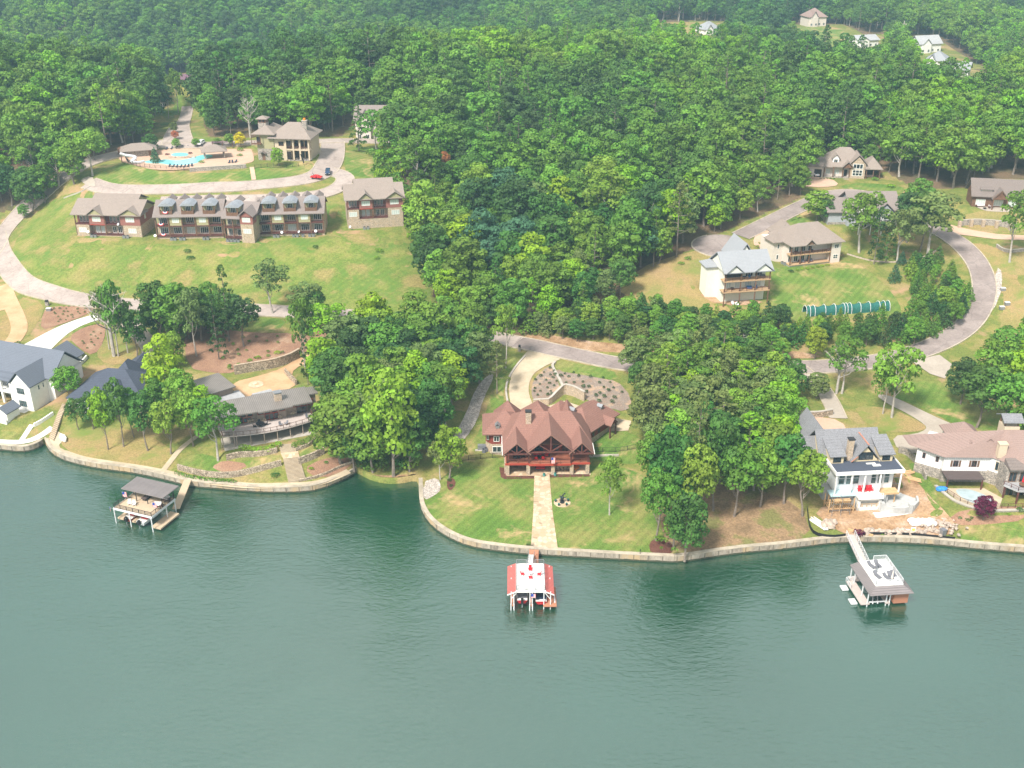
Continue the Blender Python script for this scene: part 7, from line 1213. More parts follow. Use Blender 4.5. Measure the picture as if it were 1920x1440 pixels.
# right dock: white sundeck ringed by a brown roof
c0 = at(1612,1123,.9); c1 = at(1697,1123,.9)
a0 = at(1632,1117,3.9); a1 = at(1696,1113,3.9); bk = at(1590,1065,3.9); yw = math.atan2(a1[1]-a0[1], a1[0]-a0[0]); W = math.hypot(a1[0]-a0[0], a1[1]-a0[1])
a_l = at(1632,1117,3.6); a_b = at(1590,1059,3.6); dirb = math.atan2(a_b[1]-a_l[1], a_b[0]-a_l[0]); Dp = math.hypot(a_b[0]-a_l[0], a_b[1]-a_l[1]); yw = (dirb-math.pi/2)*.72; W = 8.8
f = dict(o=(a_l[0], a_l[1], .6), yaw=yw, w=W); B = Bld('boathouse', f, 'floating boathouse with a white railed sundeck ringed by a sloping brown roof', 'boathouse')
i = 1.6; zt, ze = 3.9, 3.0; B.part('roof', B.mb().add([(0,0,ze),(W,0,ze),(W,Dp,ze),(0,Dp,ze),(i,i,zt),(W-i,i,zt),(W-i,Dp-.4,zt),(i,Dp-.4,zt),(0,0,ze-.15),(W,0,ze-.15),(W,Dp,ze-.15),(0,Dp,ze-.15)], [(0,1,5,4),(1,2,6,5),(2,3,7,6),(3,0,4,7),(11,10,9,8),(0,8,9,1),(1,9,10,2),(2,10,11,3),(3,11,8,0)]), 'metal_taupe')
B.box('sundeck', 'white_deck', i, W-i, i, Dp-.4, 3.7, 4.15); m = B.mb(); P_ = [(i+.1, i+.1), (W-i-.1, i+.1), (W-i-.1, Dp-.5), (i+.1, Dp-.5)]
for a, b in ((0, 1), (1, 2), (0, 3)): m.rail([(*P_[a], 4.15), (*P_[b], 4.15)], 1.05, 1.8, .09, .16)
m.rail([(P_[2][0], P_[2][1], 4.15), (P_[2][0]-2.6, P_[2][1], 4.15)], 1.05, 1.8, .09, .16); B.part('railing', m, 'metal_white')
B.box('walkway', 'deck_pale', -1.0, .8, 1.2, Dp-1.5, -.1, .15); B.box('walkway', 'deck_pale', 4.0, 4.9, 1.1, Dp-1, -.1, .15); B.box('walkway', 'deck_pale', 0, W, Dp-1.5, Dp, -.1, .15); B.box('locker_room', 'cedar', 5.6, W-.3, 1.2, 5.5, -.2, 2.7); B.part('lift_beam', B.mb().bar((.8, 1.6, .2), (4.0, 1.6, .2), .2).bar((1.4, 1.2, .1), (2.8, 4.6, .1), .2).bar((2.4, 1.2, .1), (3.8, 4.6, .1), .2), 'metal_white')
lpile(B, [(.3, 1.3), (.3, 4), (.3, 8), (.3, Dp-.5), (4.1, 1.3), (4.8, 1.3), (W-.2, 6), (W-.2, Dp-.4)], -1.4, 2.9); B.part('float', B.mb().box(-2.6, -1.3, 2, 3.6, -.5, -.2).box(-2.6, -1.3, 6.5, 8, -.5, -.2), 'metal_white'); B.rail([(-1.1, Dp-4, .15), (-1.1, Dp-1.6, .15), (.4, Dp-1.6, .15)], 'metal_white', 1, 1.2)
def lounger(p, yaw, label, group=None): 
    r = empty('sun_lounger', p, yaw, label, 'sun lounger', group); MB().box(-.38, .38, -1.0, .45, .22, .38).build('seat', 'gray_fabric', r); m = MB(); m.bar((0, .42, .3), (0, 1.05, .75), .76, .12); m.build('backrest', 'gray_fabric', r); MB().box(-.34, .34, -.9, .4, 0, .218).build('frame', 'metal_grey', r); return r
for x, y, a, t in ((3.0, 4.4, 15, 'left front'), (4.7, 3.6, 25, 'middle front'), (5.6, 4.0, 5, 'right front, inner'), (6.4, 4.3, 0, 'right front, outer'), (3.2, Dp-2.6, 20, 'rear left'), (4.6, Dp-2.4, 10, 'rear right')): lounger(DP(f, x, y, 4.15), yw+R(a), f'grey lounger on the white sundeck of the floating boathouse, {t}')
r = empty('parasol', DP(f, 3.4, Dp-4.3, 4.15), 0, 'closed grey parasol standing near the rear loungers of the white sundeck', 'parasol'); MB().cyl(0, 0, 0, 2.6, .06, 6).build('pole', 'metal_grey', r); MB().tube([(0, 0, .9), (0, 0, 2.8)], [.3, .06], 8).build('canopy', 'gray_fabric', r); MB().cyl(0, 0, 0, .12, .45, 10).build('base', 'metal_grey', r)
r = empty('parasol', DP(f, 5.3, 2.8, 4.15), 0, 'closed beige parasol at the front of the white sundeck', 'parasol'); MB().cyl(0, 0, 0, 2.2, .06, 6).build('pole', 'metal_grey', r); MB().tube([(0, 0, .6), (0, 0, 2.4)], [.25, .06], 8).build('canopy', 'beige', r)
table(DP(f, 6.2, 2.7, 4.15), .5, .6, 'metal_white', 'small white round table at the front right of the white sundeck')
gangway(g3(1594,1003,1.8), DP(f, 4.2, Dp-.5, .4), 1.8, 'deck_pale', 'metal_white', 'white truss gangway from the building site to the floating boathouse', True, 1.2)
# ================================================================== single trees
TL = [ # kind, u, v, height px, width px, tone, label
('sparse',222,668,140,56,'mid','tall oak with the highest top in the clump above the charcoal-roofed house'),('sparse',240,662,105,46,'deep','shorter deep green oak inside the clump above the charcoal-roofed house'),('broad',257,668,92,46,'deep','rightmost oak of the clump beside the grey driveway'),('sparse',205,655,120,46,'olive','leftmost olive oak of the clump by the white driveway'),
('tall',203,843,112,48,'bright','bright green tree on the shore lawn before the charcoal-roofed house'),('tall',232,838,122,54,'deep','dark tree right of the bright green shore tree'),('tall',252,820,92,44,'mid','mid green tree behind the dark shore tree'),('tall',278,845,108,56,'deep','deep green tree in the shore row, left of the narrow path'),('broad',175,805,70,40,'deep','small deep green tree at the porch of the charcoal-roofed house'),
('tall',320,852,100,60,'light','light green tree above the narrow pale path'),('broad',316,772,140,84,'bright','large bright green tree right of the charcoal roof'),('broad',348,800,110,66,'light','light green tree left of the detached brown garage'),('broad',300,800,90,60,'mid','mid green tree at the right corner of the charcoal roof'),('broad',131,748,64,50,'light','light green tree between the white farmhouse and the charcoal roof'),('tall',148,806,58,40,'deep','small dark tree before the porch columns of the charcoal-roofed house'),
('sparse',409,864,118,82,'mid','mid green tree before the left end of the curved deck'),('tall',363,836,96,62,'light','light green tree on the lawn beside the narrow pale path'),('broad',385,805,80,56,'bright','bright green tree just left of the carport'),
('tall',300,640,112,72,'deep','deep green tree in the left part of the clump below the village road'),('tall',340,650,118,84,'mid','broad mid green tree in the middle of the clump below the village road'),('pinef',411,674,112,36,'dark','narrow dark evergreen on the mulched slope above the garage'),('sparse',369,668,125,60,'olive','thin olive tree with a leaning trunk on the mulched slope'),('broad',378,640,100,66,'deep','deep green tree on the upper edge of the mulched slope'),('tall',458,650,92,70,'dark','round dark tree above the shrubs of the mulched slope'),('pinef',430,640,130,50,'deep','tall deep green tree beside the round dark tree'),('broad',325,690,70,50,'light','light green tree at the left edge of the mulched slope'),
('sparse',512,588,98,74,'olive','open oak standing at the edge of the village road in front of the field'),('sparse',576,618,88,72,'olive','olive oak right of the open roadside oak'),('sparse',572,688,132,50,'mid','tall pale-trunked tree at the fieldstone wall of the motor court'),('pinef',578,722,112,26,'dark','slim ivy-covered tree at the right end of the motor court'),('pinef',592,720,96,30,'deep','second slim dark tree right of the motor court'),
('broad',738,893,192,112,'yellow','big yellow-green tree standing at the head of the cove'),('broad',640,868,130,112,'mid','wide mid green tree right of the brown lake house'),('broad',690,800,140,96,'light','large light green tree behind the yellow-green tree of the cove'),('broad',700,886,120,92,'mid','mid green tree leaning over the head of the cove, left of the yellow-green one'),('broad',768,884,112,80,'deep','deep green tree at the right shore of the cove'),('broad',664,880,90,70,'deep','low deep green tree at the right end of the curved sea wall'),('broad',842,897,100,64,'yellow','yellow-green tree on the left edge of the lodge lawn'),('sparse',826,899,70,50,'olive','olive tree leaning over the rocks left of the lodge lawn'),
('sparse',1143,966,108,56,'mid','lone slender tree with a white trunk on the right lodge lawn'),('pine',932,738,92,44,'olive','thin pale pine between the rock channel and the lodge driveway'),('sparse',948,690,120,50,'light','tall light tree with a pale trunk beside the lake road bend'),
('tall',1229,1014,128,72,'mid','tall tree growing from the dark mulch bed right of the lodge lawn'),('broad',1284,1048,120,78,'deep','bushy deep green tree hanging over the sea wall right of the lodge lawn'),('broad',1262,985,120,70,'deep','deep green tree behind the bushy tree at the sea wall'),('tall',1376,968,130,84,'mid','mid green tree with a pale trunk on the bare ground, left one'),('tall',1470,945,128,80,'deep','deep green tree with a pale trunk at the left of the building site'),('pine',1300,956,190,70,'olive','tall slender olive pine on the bare ground'),('tall',1505,968,120,78,'light','light green tree leaning beside the left scaffold'),('tall',1425,950,110,76,'light','light green tree between the two pale-trunked trees of the grove'),
('tall',1252,962,150,92,'deep','tall deep green tree in the lower left corner of the grove beside the lodge lawn'),('tall',1218,935,120,66,'mid','mid green tree at the right edge of the lodge lawn, behind the mulch bed tree'),('tall',1302,988,150,84,'light','light green tree just uphill of the bushy sea-wall tree'),('tall',1338,958,165,84,'deep','tall deep green tree between the slender olive pine and the pale-trunked tree'),('pinef',1262,1030,96,60,'mid','smaller mid green tree beside the bushy one at the sea wall'),('sparse',742,290,76,52,'mid','mid green tree at the right of the lawn beside the beige gabled house'),('sparse',1578,738,105,76,'mid','mid green tree by the lake road above the unfinished house'),('sparse',1672,783,138,82,'light','tall light green tree standing on the dry grass island of the drive'),('sparse',1655,776,100,50,'mid','slender tree just left of the tall light one on the dry grass island'),('broad',1487,752,76,52,'deep','deep green tree left of the short driveway off the lake road'),('broad',1530,748,52,46,'olive','small olive tree right of the short driveway off the lake road'),('broad',1450,745,82,56,'mid','mid green tree hanging over the lake road near the dump trailer'),
('tall',1830,802,110,88,'deep','deep green tree on the right lawn, left one of the front pair'),('tall',1885,822,120,96,'mid','mid green tree on the right lawn, right one of the front pair'),('broad',1800,758,86,66,'dark','dark tree at the edge of the concrete junction'),('broad',1858,748,110,84,'light','light green tree on the upper part of the right lawn'),('broad',1915,760,120,90,'bright','bright green tree at the right edge below the curving road'),('broad',1880,690,80,70,'mid','mid green tree inside the lower right bend of the road'),('broad',1925,660,80,60,'light','light green tree cut by the right edge at the road bend'),('broad',1930,850,110,80,'mid','mid green tree cut by the right edge above the pink roof'),
('sparse',1611,474,116,84,'mid','open oak with a pale trunk in front of the grey house'),('pinef',1638,495,98,34,'dark','narrow dark tree right of the open oak before the grey house'),('pinef',1660,490,80,32,'deep','narrow deep green tree with bare foot before the grey house'),('sparse',1682,493,104,64,'olive','olive oak with a thin pale trunk before the grey house'),('tall',1724,472,112,62,'deep','deep green tree left of the leaning oak at the road'),('sparse',1740,480,118,108,'olive','big leaning olive oak beside the curving road'),('broad',1700,455,100,66,'dark','dark tree half behind the olive oak of the grey house'),('sparse',1893,492,132,74,'mid','tall tree with a leaning trunk below the pink driveway at the right edge'),('broad',1531,414,58,58,'light','round light green tree at the left corner of the grey house'),('broad',1545,418,46,34,'deep','small deep tree against the wall of the grey house'),('broad',1720,402,66,60,'mid','mid green tree right of the grey house roof'),
('broad',1527,673,64,42,'yellow','bright yellow-green young tree on the bank above the lake road'),('broad',1710,650,58,46,'light','round light green young tree at the lower end of the conifer slope'),('broad',1462,676,44,34,'light','light green bush-like tree above the dark pickup truck'),
('broad',1842,976,46,44,'purple','round purple-leaved maple below the pool wall of the pink-roofed house'),
('broad',451,277,30,22,'gold','golden yellow tree right of the pergola by the clubhouse'),('broad',431,275,26,20,'light','small light green tree between the pergola and the golden tree'),('broad',408,274,16,18,'mid','low green tree behind the pergola'),('broad',521,312,37,26,'bright','small round bright green tree before the clubhouse'),('broad',331,279,20,20,'light','small light tree at the upper edge of the pool terrace'),('broad',368,276,18,15,'light','small light tree left of the white car behind the pool'),('broad',329,262,18,16,'rust','reddish crape myrtle on the median of the club lane, lower one'),('broad',327,250,22,16,'olive','crape myrtle on the median of the club lane, upper one'),('cone',292,305,30,20,'blue','blue-green conifer beside the pool'),('broad',284,283,32,34,'deep','round deep green tree behind the pool house'),
('pinef',673,283,80,40,'deep','slim dark tree left of the pair before the beige gabled house'),('sparse',707,288,82,62,'mid','taller tree with a bare trunk in the pair before the beige gabled house'),('sparse',335,212,82,34,'mid','tall thin tree on the grass strip of the club lane, right one'),('sparse',316,222,60,28,'dark','dark thin tree on the grass strip of the club lane, left one'),('sparse',174,330,86,66,'light','light green oak with a bare pale trunk at the left end of the upper road'),('sparse',110,352,80,62,'mid','mid green oak left of the upper road spur'),('broad',140,345,84,60,'light','light green tree right of the left-edge grove'),('broad',60,398,88,60,'deep','deep green tree at the left road, front one of the left-edge grove'),('broad',22,385,80,60,'dark','dark tree cut by the left edge beside the village road'),('broad',85,380,76,56,'mid','mid green tree over the left village road'),('broad',47,410,28,22,'mid','small young tree by the left village road'),
('pine',1268,482,128,58,'olive','tall thin pale tree standing out at the edge of the cleared slope'),('pine',1225,500,100,40,'mid','slim tree at the lower left edge of the cleared slope'),
]
for k, (kd, u, v, h, w, tn, lb) in enumerate(TL): tree_px(kd, u, v, h, w, tn, lb, var=k)
def dead(u, v, hpx, label):
    p = G(u, v); s = px_m(p); me = dead_proto(int(u)); r = empty('dead_tree', p, rnd.uniform(0, 6), label, 'tree'); k = hpx/(s*.88)/15; r.scale = (k, k, k); o = bpy.data.objects.new('trunk', me); COL.objects.link(o); o.parent = r
dead(1568, 738, 112, 'leafless grey tree beside the lake road above the unfinished house'); dead(1043, 335, 92, 'bare white dead tree standing out of the middle of the forest'); dead(470, 258, 84, 'bare grey tree at the forest edge left of the clubhouse'); dead(214, 668, 150, 'bare-branched grey tree rising out of the oak clump by the white driveway'); dead(1390, 690, 72, 'pale bare tree at the upper edge of the grove right of the lodge')
for u, v, h, w, t, lb in ((836,350,50,22,'rust','rusty brown tree among green ones right of the condominiums'),(1447,215,40,26,'rust','rusty brown tree in the forest, left of the mauve one'),(1486,222,42,34,'mauve','greyish mauve leafless-looking tree in the right-hand forest'),(1783,200,40,26,'rust','rusty brown tree below the far white houses'),(1700,282,40,26,'rust','small rusty tree behind the tan gabled ranch house')): tree_px('broad', u, v, h+20, w, t, lb)
# ---- groves whose trees stand close together
def scatter(poly, sp, seed, world=False):
    w = [tuple(p) for p in (ground(poly)[:, :2] if not world else poly)]; a = np.array(w); rs_ = np.random.RandomState(seed); out = []; y = a[:,1].min(); j = 0
    while y < a[:,1].max():
        x = a[:,0].min() + (j % 2)*sp/2
        while x < a[:,0].max():
            q = (x+rs_.uniform(-.3, .3)*sp, y+rs_.uniform(-.3, .3)*sp)
            if inpoly(np.array([q[0]]), np.array([q[1]]), w)[0]: out.append(q)
            x += sp
        y += sp*.87; j += 1
    return out
def grove(poly, sp, seed, hs, wf, kinds, tones, place, group, shape=None):
    rs_ = np.random.RandomState(seed+1)
    for x, y in scatter(poly, sp, seed):
        kd = kinds[rs_.randint(len(kinds))]; tn = tones[rs_.randint(len(tones))]; h = rs_.uniform(*hs); w = h*rs_.uniform(*wf)
        sh = {'tall':'broadleaf tree','broad':'broadleaf tree','sparse':'open-crowned tree','pine':'pine','pinef':'bushy pine','cone':'young conifer'}[kd]
        tree_at(kd, x, y, float(Z(x, y)), h, w, tn, f"{'young ' if shape and kd != 'cone' else ''}{TONEW[tn]} {sh} {place}", f"{group}, {TONEW[tn]}", name='young_tree' if shape == 'young tree' and kd == 'broad' else None)
grove([(618,655),(700,665),(800,650),(940,660),(915,700),(862,788),(800,866),(765,878),(700,870),(650,850),(606,780),(618,700)], 6.6, 21, (13, 19), (.55, .8), ['broad']*5+['sparse'], ['mid','mid','light','deep','olive','bright','dark'], 'in the thick grove between the brown lake house and the cove', 'grove left of the cove')
grove([(1205,770),(1235,725),(1330,705),(1440,715),(1470,770),(1495,830),(1490,900),(1440,925),(1320,920),(1260,895),(1215,850)], 5.8, 22, (12, 17), (.5, .75), ['broad']*3+['pine','pinef','sparse'], ['mid','light','olive','olive','deep','bright'], 'in the grove between the lodge and the building site', 'grove right of the lodge')
grove([(1165,700),(1200,680),(1330,690),(1420,700),(1330,715),(1240,725),(1195,770)], 6.0, 23, (9, 13), (.6, .8), ['broad'], ['olive','mid','deep'], 'along the lower side of the lake road right of the lodge', 'roadside grove right of the lodge')
grove([(985,628),(1160,652),(1300,655),(1420,660),(1480,650),(1470,610),(1440,598),(1340,606),(1300,590),(1180,580),(1100,588),(1010,610)], 3.9, 24, (4.5, 8.5), (.55, .9), ['broad','broad','cone','broad'], ['deep','mid','light','olive','dark'], 'on the brushy bank above the middle lake road', 'young growth above the lake road', 'young tree')
grove([(1702,505),(1745,500),(1790,525),(1822,560),(1818,588),(1780,622),(1700,648),(1600,662),(1480,660),(1480,612),(1560,614),(1690,612),(1706,570)], 4.3, 25, (4.5, 9), (.5, .7), ['cone','cone','cone','broad'], ['deep','mid','mid','dark','light'], 'on the wooded slope inside the road bend', 'young conifers inside the road bend', 'conifer')
grove([(560,612),(600,615),(700,622),(860,634),(900,650),(800,640),(640,632)], 6.5, 26, (9, 13), (.6, .8), ['broad'], ['mid','light','deep'], 'on the lower side of the road below the condominium field', 'roadside trees below the field')
grove([(290,590),(420,595),(450,615),(400,640),(330,650),(285,640)], 6.5, 27, (9, 13), (.6, .8), ['broad'], ['deep','mid','light'], 'in the clump below the village road above the garage', 'clump below the village road')
for u, v, w in ((1676,528,24),(1710,508,26),(1690,495,18),(1758,492,24),(1735,505,22),(1725,520,24)): tree_px('cone', u, v, w*1.5, w, 'blue' if u < 1700 else 'deep', f"{'blue-green' if u < 1700 else 'deep green'} young conifer on the bare earth near the {'lawn' if u < 1700 else 'leaning oak'}", 'young conifers near the leaning oak')
# ---- shrubs
rs_ = np.random.RandomState(4)
for x, y in scatter([(655,878),(690,886),(735,896),(780,890),(790,880),(770,872),(700,872),(660,866)], 3.4, 35): bush_at(x, y, float(Z(x, y)), rs_.uniform(3, 5), rs_.uniform(2, 3.4), ['light','mid','deep','deep'][rs_.randint(4)], 'leafy bush hanging over the natural bank of the cove', 'bushes on the cove bank', 'bush', 'bush')
for x, y in scatter([(690,290),(742,292),(760,350),(785,425),(815,500),(800,512),(765,430),(745,355),(705,335)], 4.0, 31): bush_at(x, y, float(Z(x, y)), rs_.uniform(4, 6.5), rs_.uniform(3, 5), ['light','bright','mid'][rs_.randint(3)], 'tangled bright green bush along the forest edge beside the tall-based condominium', 'brush beside the tall-based condominium', 'bush', 'bush')
for x, y in scatter([(1150,575),(1200,560),(1300,588),(1440,600),(1430,608),(1340,612),(1180,590)], 3.2, 32): bush_at(x, y, float(Z(x, y)), rs_.uniform(2.2, 4), rs_.uniform(1.4, 2.6), ['light','mid','olive'][rs_.randint(3)], 'rough green bush on the slope below the ivory house', 'bushes below the ivory house', 'bush', 'bush')
for poly, sp, w, lb, g, tn in (([(1028,686),(1040,690),(1045,718),(1056,733),(1045,745),(1010,750),(999,748),(998,735),(1003,712)], 2.3, .95, 'small dark shrub in the grey bed inside the lodge driveway curve', 'shrubs inside the driveway curve', 'dark'), ([(1046,695),(1080,700),(1150,714),(1170,740),(1140,765),(1085,742),(1060,730),(1048,712)], 2.9, 1.1, 'small dark shrub on the wide mulched slope behind the lodge', 'shrubs on the slope behind the lodge', 'dark'),
    ([(385,625),(470,630),(560,632),(600,655),(560,662),(440,698),(400,698)], 4.6, 1.1, 'small green shrub on the mulched slope above the fieldstone wall', 'shrubs on the mulched slope', 'mid'), ([(95,576),(175,578),(160,590),(110,606)], 2.4, .7, 'small shrub in the mulch bed above the white driveway', 'shrubs above the white driveway', 'deep'), ([(150,640),(180,620),(192,622),(185,645),(165,660)], 2.2, .7, 'small shrub in the mulch bed below the white driveway', 'shrubs below the white driveway', 'deep')):
    for x, y in scatter(poly, sp, 33): k = rs_.uniform(.7, 1.25); bush_at(x, y, float(Z(x, y))+.08, w*k, w*k*.8, tn, lb, g)
for i in range(6): bush_px(120+i*9.5, 575-.3*i, 5, 'light', 'small pale shrub in the row at the upper edge of the left mulch bed', 'row of pale shrubs')
for i in range(9): bush_px(160+i*6+(i>4)*8, 612-i*1.2, 6, 'yellow' if i % 2 else 'bright', 'low flowering shrub in the row along the curved lawn of the white driveway', 'flowering row by the white driveway')
for u, v, w, t, lb in ((430,687,9,'yellow','yellowish shrub at the left end of the fieldstone wall top'),(447,683,8,'light','small shrub on the fieldstone wall top, second from the left'),(468,677,11,'bright','bright shrub above the fieldstone wall, left of the largest'),(484,672,14,'bright','largest bright shrub above the fieldstone wall'),(503,668,10,'light','light shrub right of the largest one above the fieldstone wall'),(521,663,15,'bright','round bright shrub at the right end of the fieldstone wall top'),(516,893,17,'deep','round clipped shrub left of the long stone stairs'),(584,880,12,'bright','bright shrub right of the long stone stairs'),(612,868,10,'mid','small shrub on the bare bed right of the stairs'),
    (352,474,16,'deep','deep green weed patch on the field below the bunting condominium, upper one'),(357,486,16,'deep','deep green weed patch on the field below the bunting condominium, lower one'),(592,465,14,'deep','green weed patch on the field below the right dormered condominium'),(711,472,18,'light','light green shrub on the right part of the field, upper one'),(706,486,13,'light','light green shrub on the right part of the field, lower one'),(598,441,11,'deep','clipped green shrub at the wall of the right dormered condominium'),(1610,1003,24,'purple','dark purple bush beside the head of the truss gangway'),(1653,1002,10,'bright','small bright bush on the sea wall below the boulders'),
    (1799,972,9,'deep','small shrub before the pool wall, left one'),(1815,976,11,'deep','small shrub before the pool wall, middle one'),(1822,972,9,'deep','small shrub left of the purple maple'),(1912,958,18,'deep','clipped dark shrub at the right edge below the pool terrace'),(1890,965,9,'yellow','yellow shrub in the bed right of the purple maple'),(1475,678,18,'deep','deep green bush on the bank above the pickup truck'),(1326,548,14,'light','light bush left of the ivory house, lower one'),(1290,487,16,'light','light green bush on the cleared slope, right one'),(1278,496,14,'light','light green bush on the cleared slope, left one'),
    (314,291,9,'purple','dark round shrub at the left of the spa pool'),(357,289,10,'purple','dark round shrub at the right of the spa pool'),(451,283,16,'light','light ornamental grass mound on the pool terrace'),(449,293,12,'mid','low planting on the pool terrace below the grass mound'),(378,306,12,'light','light planting at the right end of the pool'),(1483,510,12,'dark','dark round shrub at the left corner of the beige house'),(1456,489,10,'mid','green shrub left of the beige house, lower one'),(1448,482,9,'mid','green shrub left of the beige house, middle one'),(1420,463,8,'light','small light shrub at the brick driveway of the beige house'),(1585,325,9,'mid','shrub before the porch of the ranch house'),(1640,338,16,'light','light shrub at the right corner of the ranch house'),(1672,352,18,'bright','bright shrub on the right end of the ranch house lawn'),(843,902,10,'dark','dark shrub in the small mulch oval of the lodge lawn, upper one'),(846,912,10,'dark','dark shrub in the small mulch oval of the lodge lawn, lower one'),(1240,1028,9,'mid','small shrub in the mulch bed at the foot of the tall lawn-side tree')): bush_px(u, v, w, t, lb)
for i in range(5): bush_px(1538+i*6.5, 335.5, 5, 'dark', 'small round dark shrub in the row before the ranch house porch', 'shrub row before the ranch house')
for i in range(12): bush_px(952+i*4.6 if i < 6 else 1033+(i-6)*12, 897 if i < 6 else 893.5, 4.5, 'mid' if i < 9 else 'yellow', 'tiny green shrub in the dark mulch strip before the lodge patio', 'shrubs before the lodge patio', .9)
def hedge(pix, w, h, tone, label, n=None):
    wl = resample(ground(pix), w*.45); rs2 = np.random.RandomState(len(wl)); L = [(p[0]-wl[0][0], p[1]-wl[0][1], p[2]-wl[0][2]+h*.5, w*.55, w*.55, h*.55) for p in wl]; me = leaf_mesh('hedge', L, 9, .3, rs2, .7); o = bpy.data.objects.new('hedge', me); COL.objects.link(o); o.location = tuple(wl[0]); o.color = (*TONES[tone], 1); tag(o, label, 'hedge')
hedge([(455,845),(480,850),(505,848),(522,840)], 1.8, 1.6, 'bright', 'bright green hedge below the patio of the brown lake house'); hedge([(555,840),(575,834),(590,824)], 2.0, 1.5, 'mid', 'green hedge right of the upper stone stairs'); hedge([(330,888),(352,895),(385,901),(440,905)], .9, .7, 'mid', 'thin green hedge between the lake walk and the fieldstone wall'); hedge([(2,665),(18,657),(36,648)], 1.2, 1.4, 'olive', 'dark green hedge above the white farmhouse driveway')
# ---- walls, fences and small things
garden_wall([(1000,756),(1030,759),(1044,748),(1058,738),(1075,742),(1096,752)], [1.0,1.6,2.2,2.8,2.8,2.6], .5, 'stone_tan', 'tan stepped block retaining wall behind the red-roofed lodge', cap='concrete', smooth=0)
garden_wall([(1041,680),(1034,686),(1044,704),(1052,718),(1058,733)], .5, .7, 'concrete', 'pale block edging between the two planting beds behind the lodge', smooth=1); garden_wall([(985,668),(967,688),(954,709),(949,724),(949,740),(952,755)], .4, .5, 'concrete', 'pale block edging along the left side of the lodge driveway', smooth=1)
fence_line([(856,865),(880,863),(915,860),(945,857)], 1.3, 'black metal fence left of the lodge patio', step=2.6); fence_line([(1107,848),(1140,849),(1170,846),(1198,840)], 1.2, 'black metal fence right of the lodge', step=2.6)
garden_wall([(1105,857),(1130,856),(1160,855)], .5, .3, 'concrete', 'low concrete curb right of the lodge under the black fence'); garden_wall([(1588,477),(1640,492),(1700,492),(1740,480),(1756,470)], .35, .4, 'boulder', 'thin curved line of pale edging stones around the oaks'); garden_wall([(170,350),(150,362),(120,372)], .4, .4, 'concrete', 'low pale edge at the left end of the upper road', smooth=1)
p = G(1054, 943); r = empty('statue', p, 0, 'dark bronze statue on a ring of pale stones on the right lodge lawn', 'statue'); MB().cyl(0, 0, -.2, .12, 1.9, 18).build('stone_ring', 'flagstone', r); MB().cyl(0, 0, .123, .6, .55, 10, .45).build('pedestal', 'bronze', r)
m = MB(); m.tube([(0,0,.55),(.1,0,1.3),(.0,0,1.8)], [.28,.3,.2], 8); m.tube([(0,0,1.7),(.25,0,2.2),(.5,0,2.45)], [.2,.15,.13], 8); m.tube([(-.1,0,1.5),(-.55,0,1.9),(-.8,.1,1.6)], [.13,.1,.07], 6); m.tube([(.1,0,1.5),(.7,-.1,1.5),(1.0,0,1.75)], [.13,.09,.06], 6); m.tube([(0,.1,.9),(-.5,.2,.7),(-.6,.1,.5)], [.15,.1,.07], 6); m.blob((.55,0,2.5), (.16,.14,.2), 2, 2, .1); m.build('figure', 'bronze', r, smooth=True)
for i in range(5): a = i*1.25+.4; q = MB((1.5*math.cos(a), 1.5*math.sin(a), .1)); q.cyl(0, 0, 0, .35, .2, 8, .28); b = q.build('pot', 'bronze', r); MB((1.5*math.cos(a), 1.5*math.sin(a), .1)).blob((0, 0, .5), .28, i, 1).build('pot_plant', 'net_green', b)
# green net tunnel
zt = G(1585, 587)[2]; a = np.array(at(1508, 590, zt)); b = np.array(at(1664, 580, zt)); L = np.linalg.norm(b-a); yw = math.atan2(b[1]-a[1], b[0]-a[0]); r = empty('net_tunnel', (a[0], a[1], zt), yw, 'long tunnel of dark green netting on white hoops across the lawn', 'netting')
hoops = [0, .045, .1, .225, .345, .455, .49, .535, .645, .76, .875, .94, .995]; m = MB(); n = 10; vs = []; xs = np.linspace(0, 1, 60)
def arch(t): d = min(abs(t-h) for h in hoops); return 2.9 - min(.55, d*9)
for t in xs:
    h = arch(t); 
    for i in range(n+1): an = math.pi*i/n; vs.append((t*L, -math.cos(an)*1.6, math.sin(an)**.7*h*.92))
m.add(vs, [(k*(n+1)+i, (k+1)*(n+1)+i, (k+1)*(n+1)+i+1, k*(n+1)+i+1) for k in range(len(xs)-1) for i in range(n)]); m.build('net', 'net_green', r)
for t in hoops: m = MB(); m.tube([(t*L, -math.cos(math.pi*i/10)*1.68, max(0, math.sin(math.pi*i/10))**.7*2.9) for i in range(11)], .09, 6); m.build('hoop', 'metal_white', r)
p = G(119, 824); rb = empty('rowboat', (p[0], p[1], p[2]+.2), R(35), 'white rowboat lying on the shore patio beside the weathered steps', 'boat'); MB().prism([(-.2,-2),(.2,-2),(.65,-.8),(.65,1),(.1,2.2),(-.1,2.2),(-.65,1),(-.65,-.8)], 0, .55).build('hull', 'white_paint', rb); MB().box(-.5, .5, -.2, .1, .553, .6).build('seat', 'beige', rb)
p = G(974, 658); mb_ = empty('mailbox', p, 0, 'dark stone mailbox pillar where the lodge driveway meets the road', 'mailbox'); MB().box(-.4, .4, -.4, .4, -.2, 1.4).build('pillar', 'stone_gray', mb_); MB().box(-.3, .3, -.6, .3, 1.403, 1.8).build('box', 'black', mb_)
p = G(89, 573); mb_ = empty('mailbox', p, 0, 'dark mailbox on a stone pier at the left bend of the village road', 'mailbox'); MB().box(-.5, .5, -.4, .4, -.2, 1.3).build('pillar', 'stone_gray', mb_); MB().box(-.4, .4, -.5, .4, 1.303, 1.8).build('box', 'dark_trim', mb_)
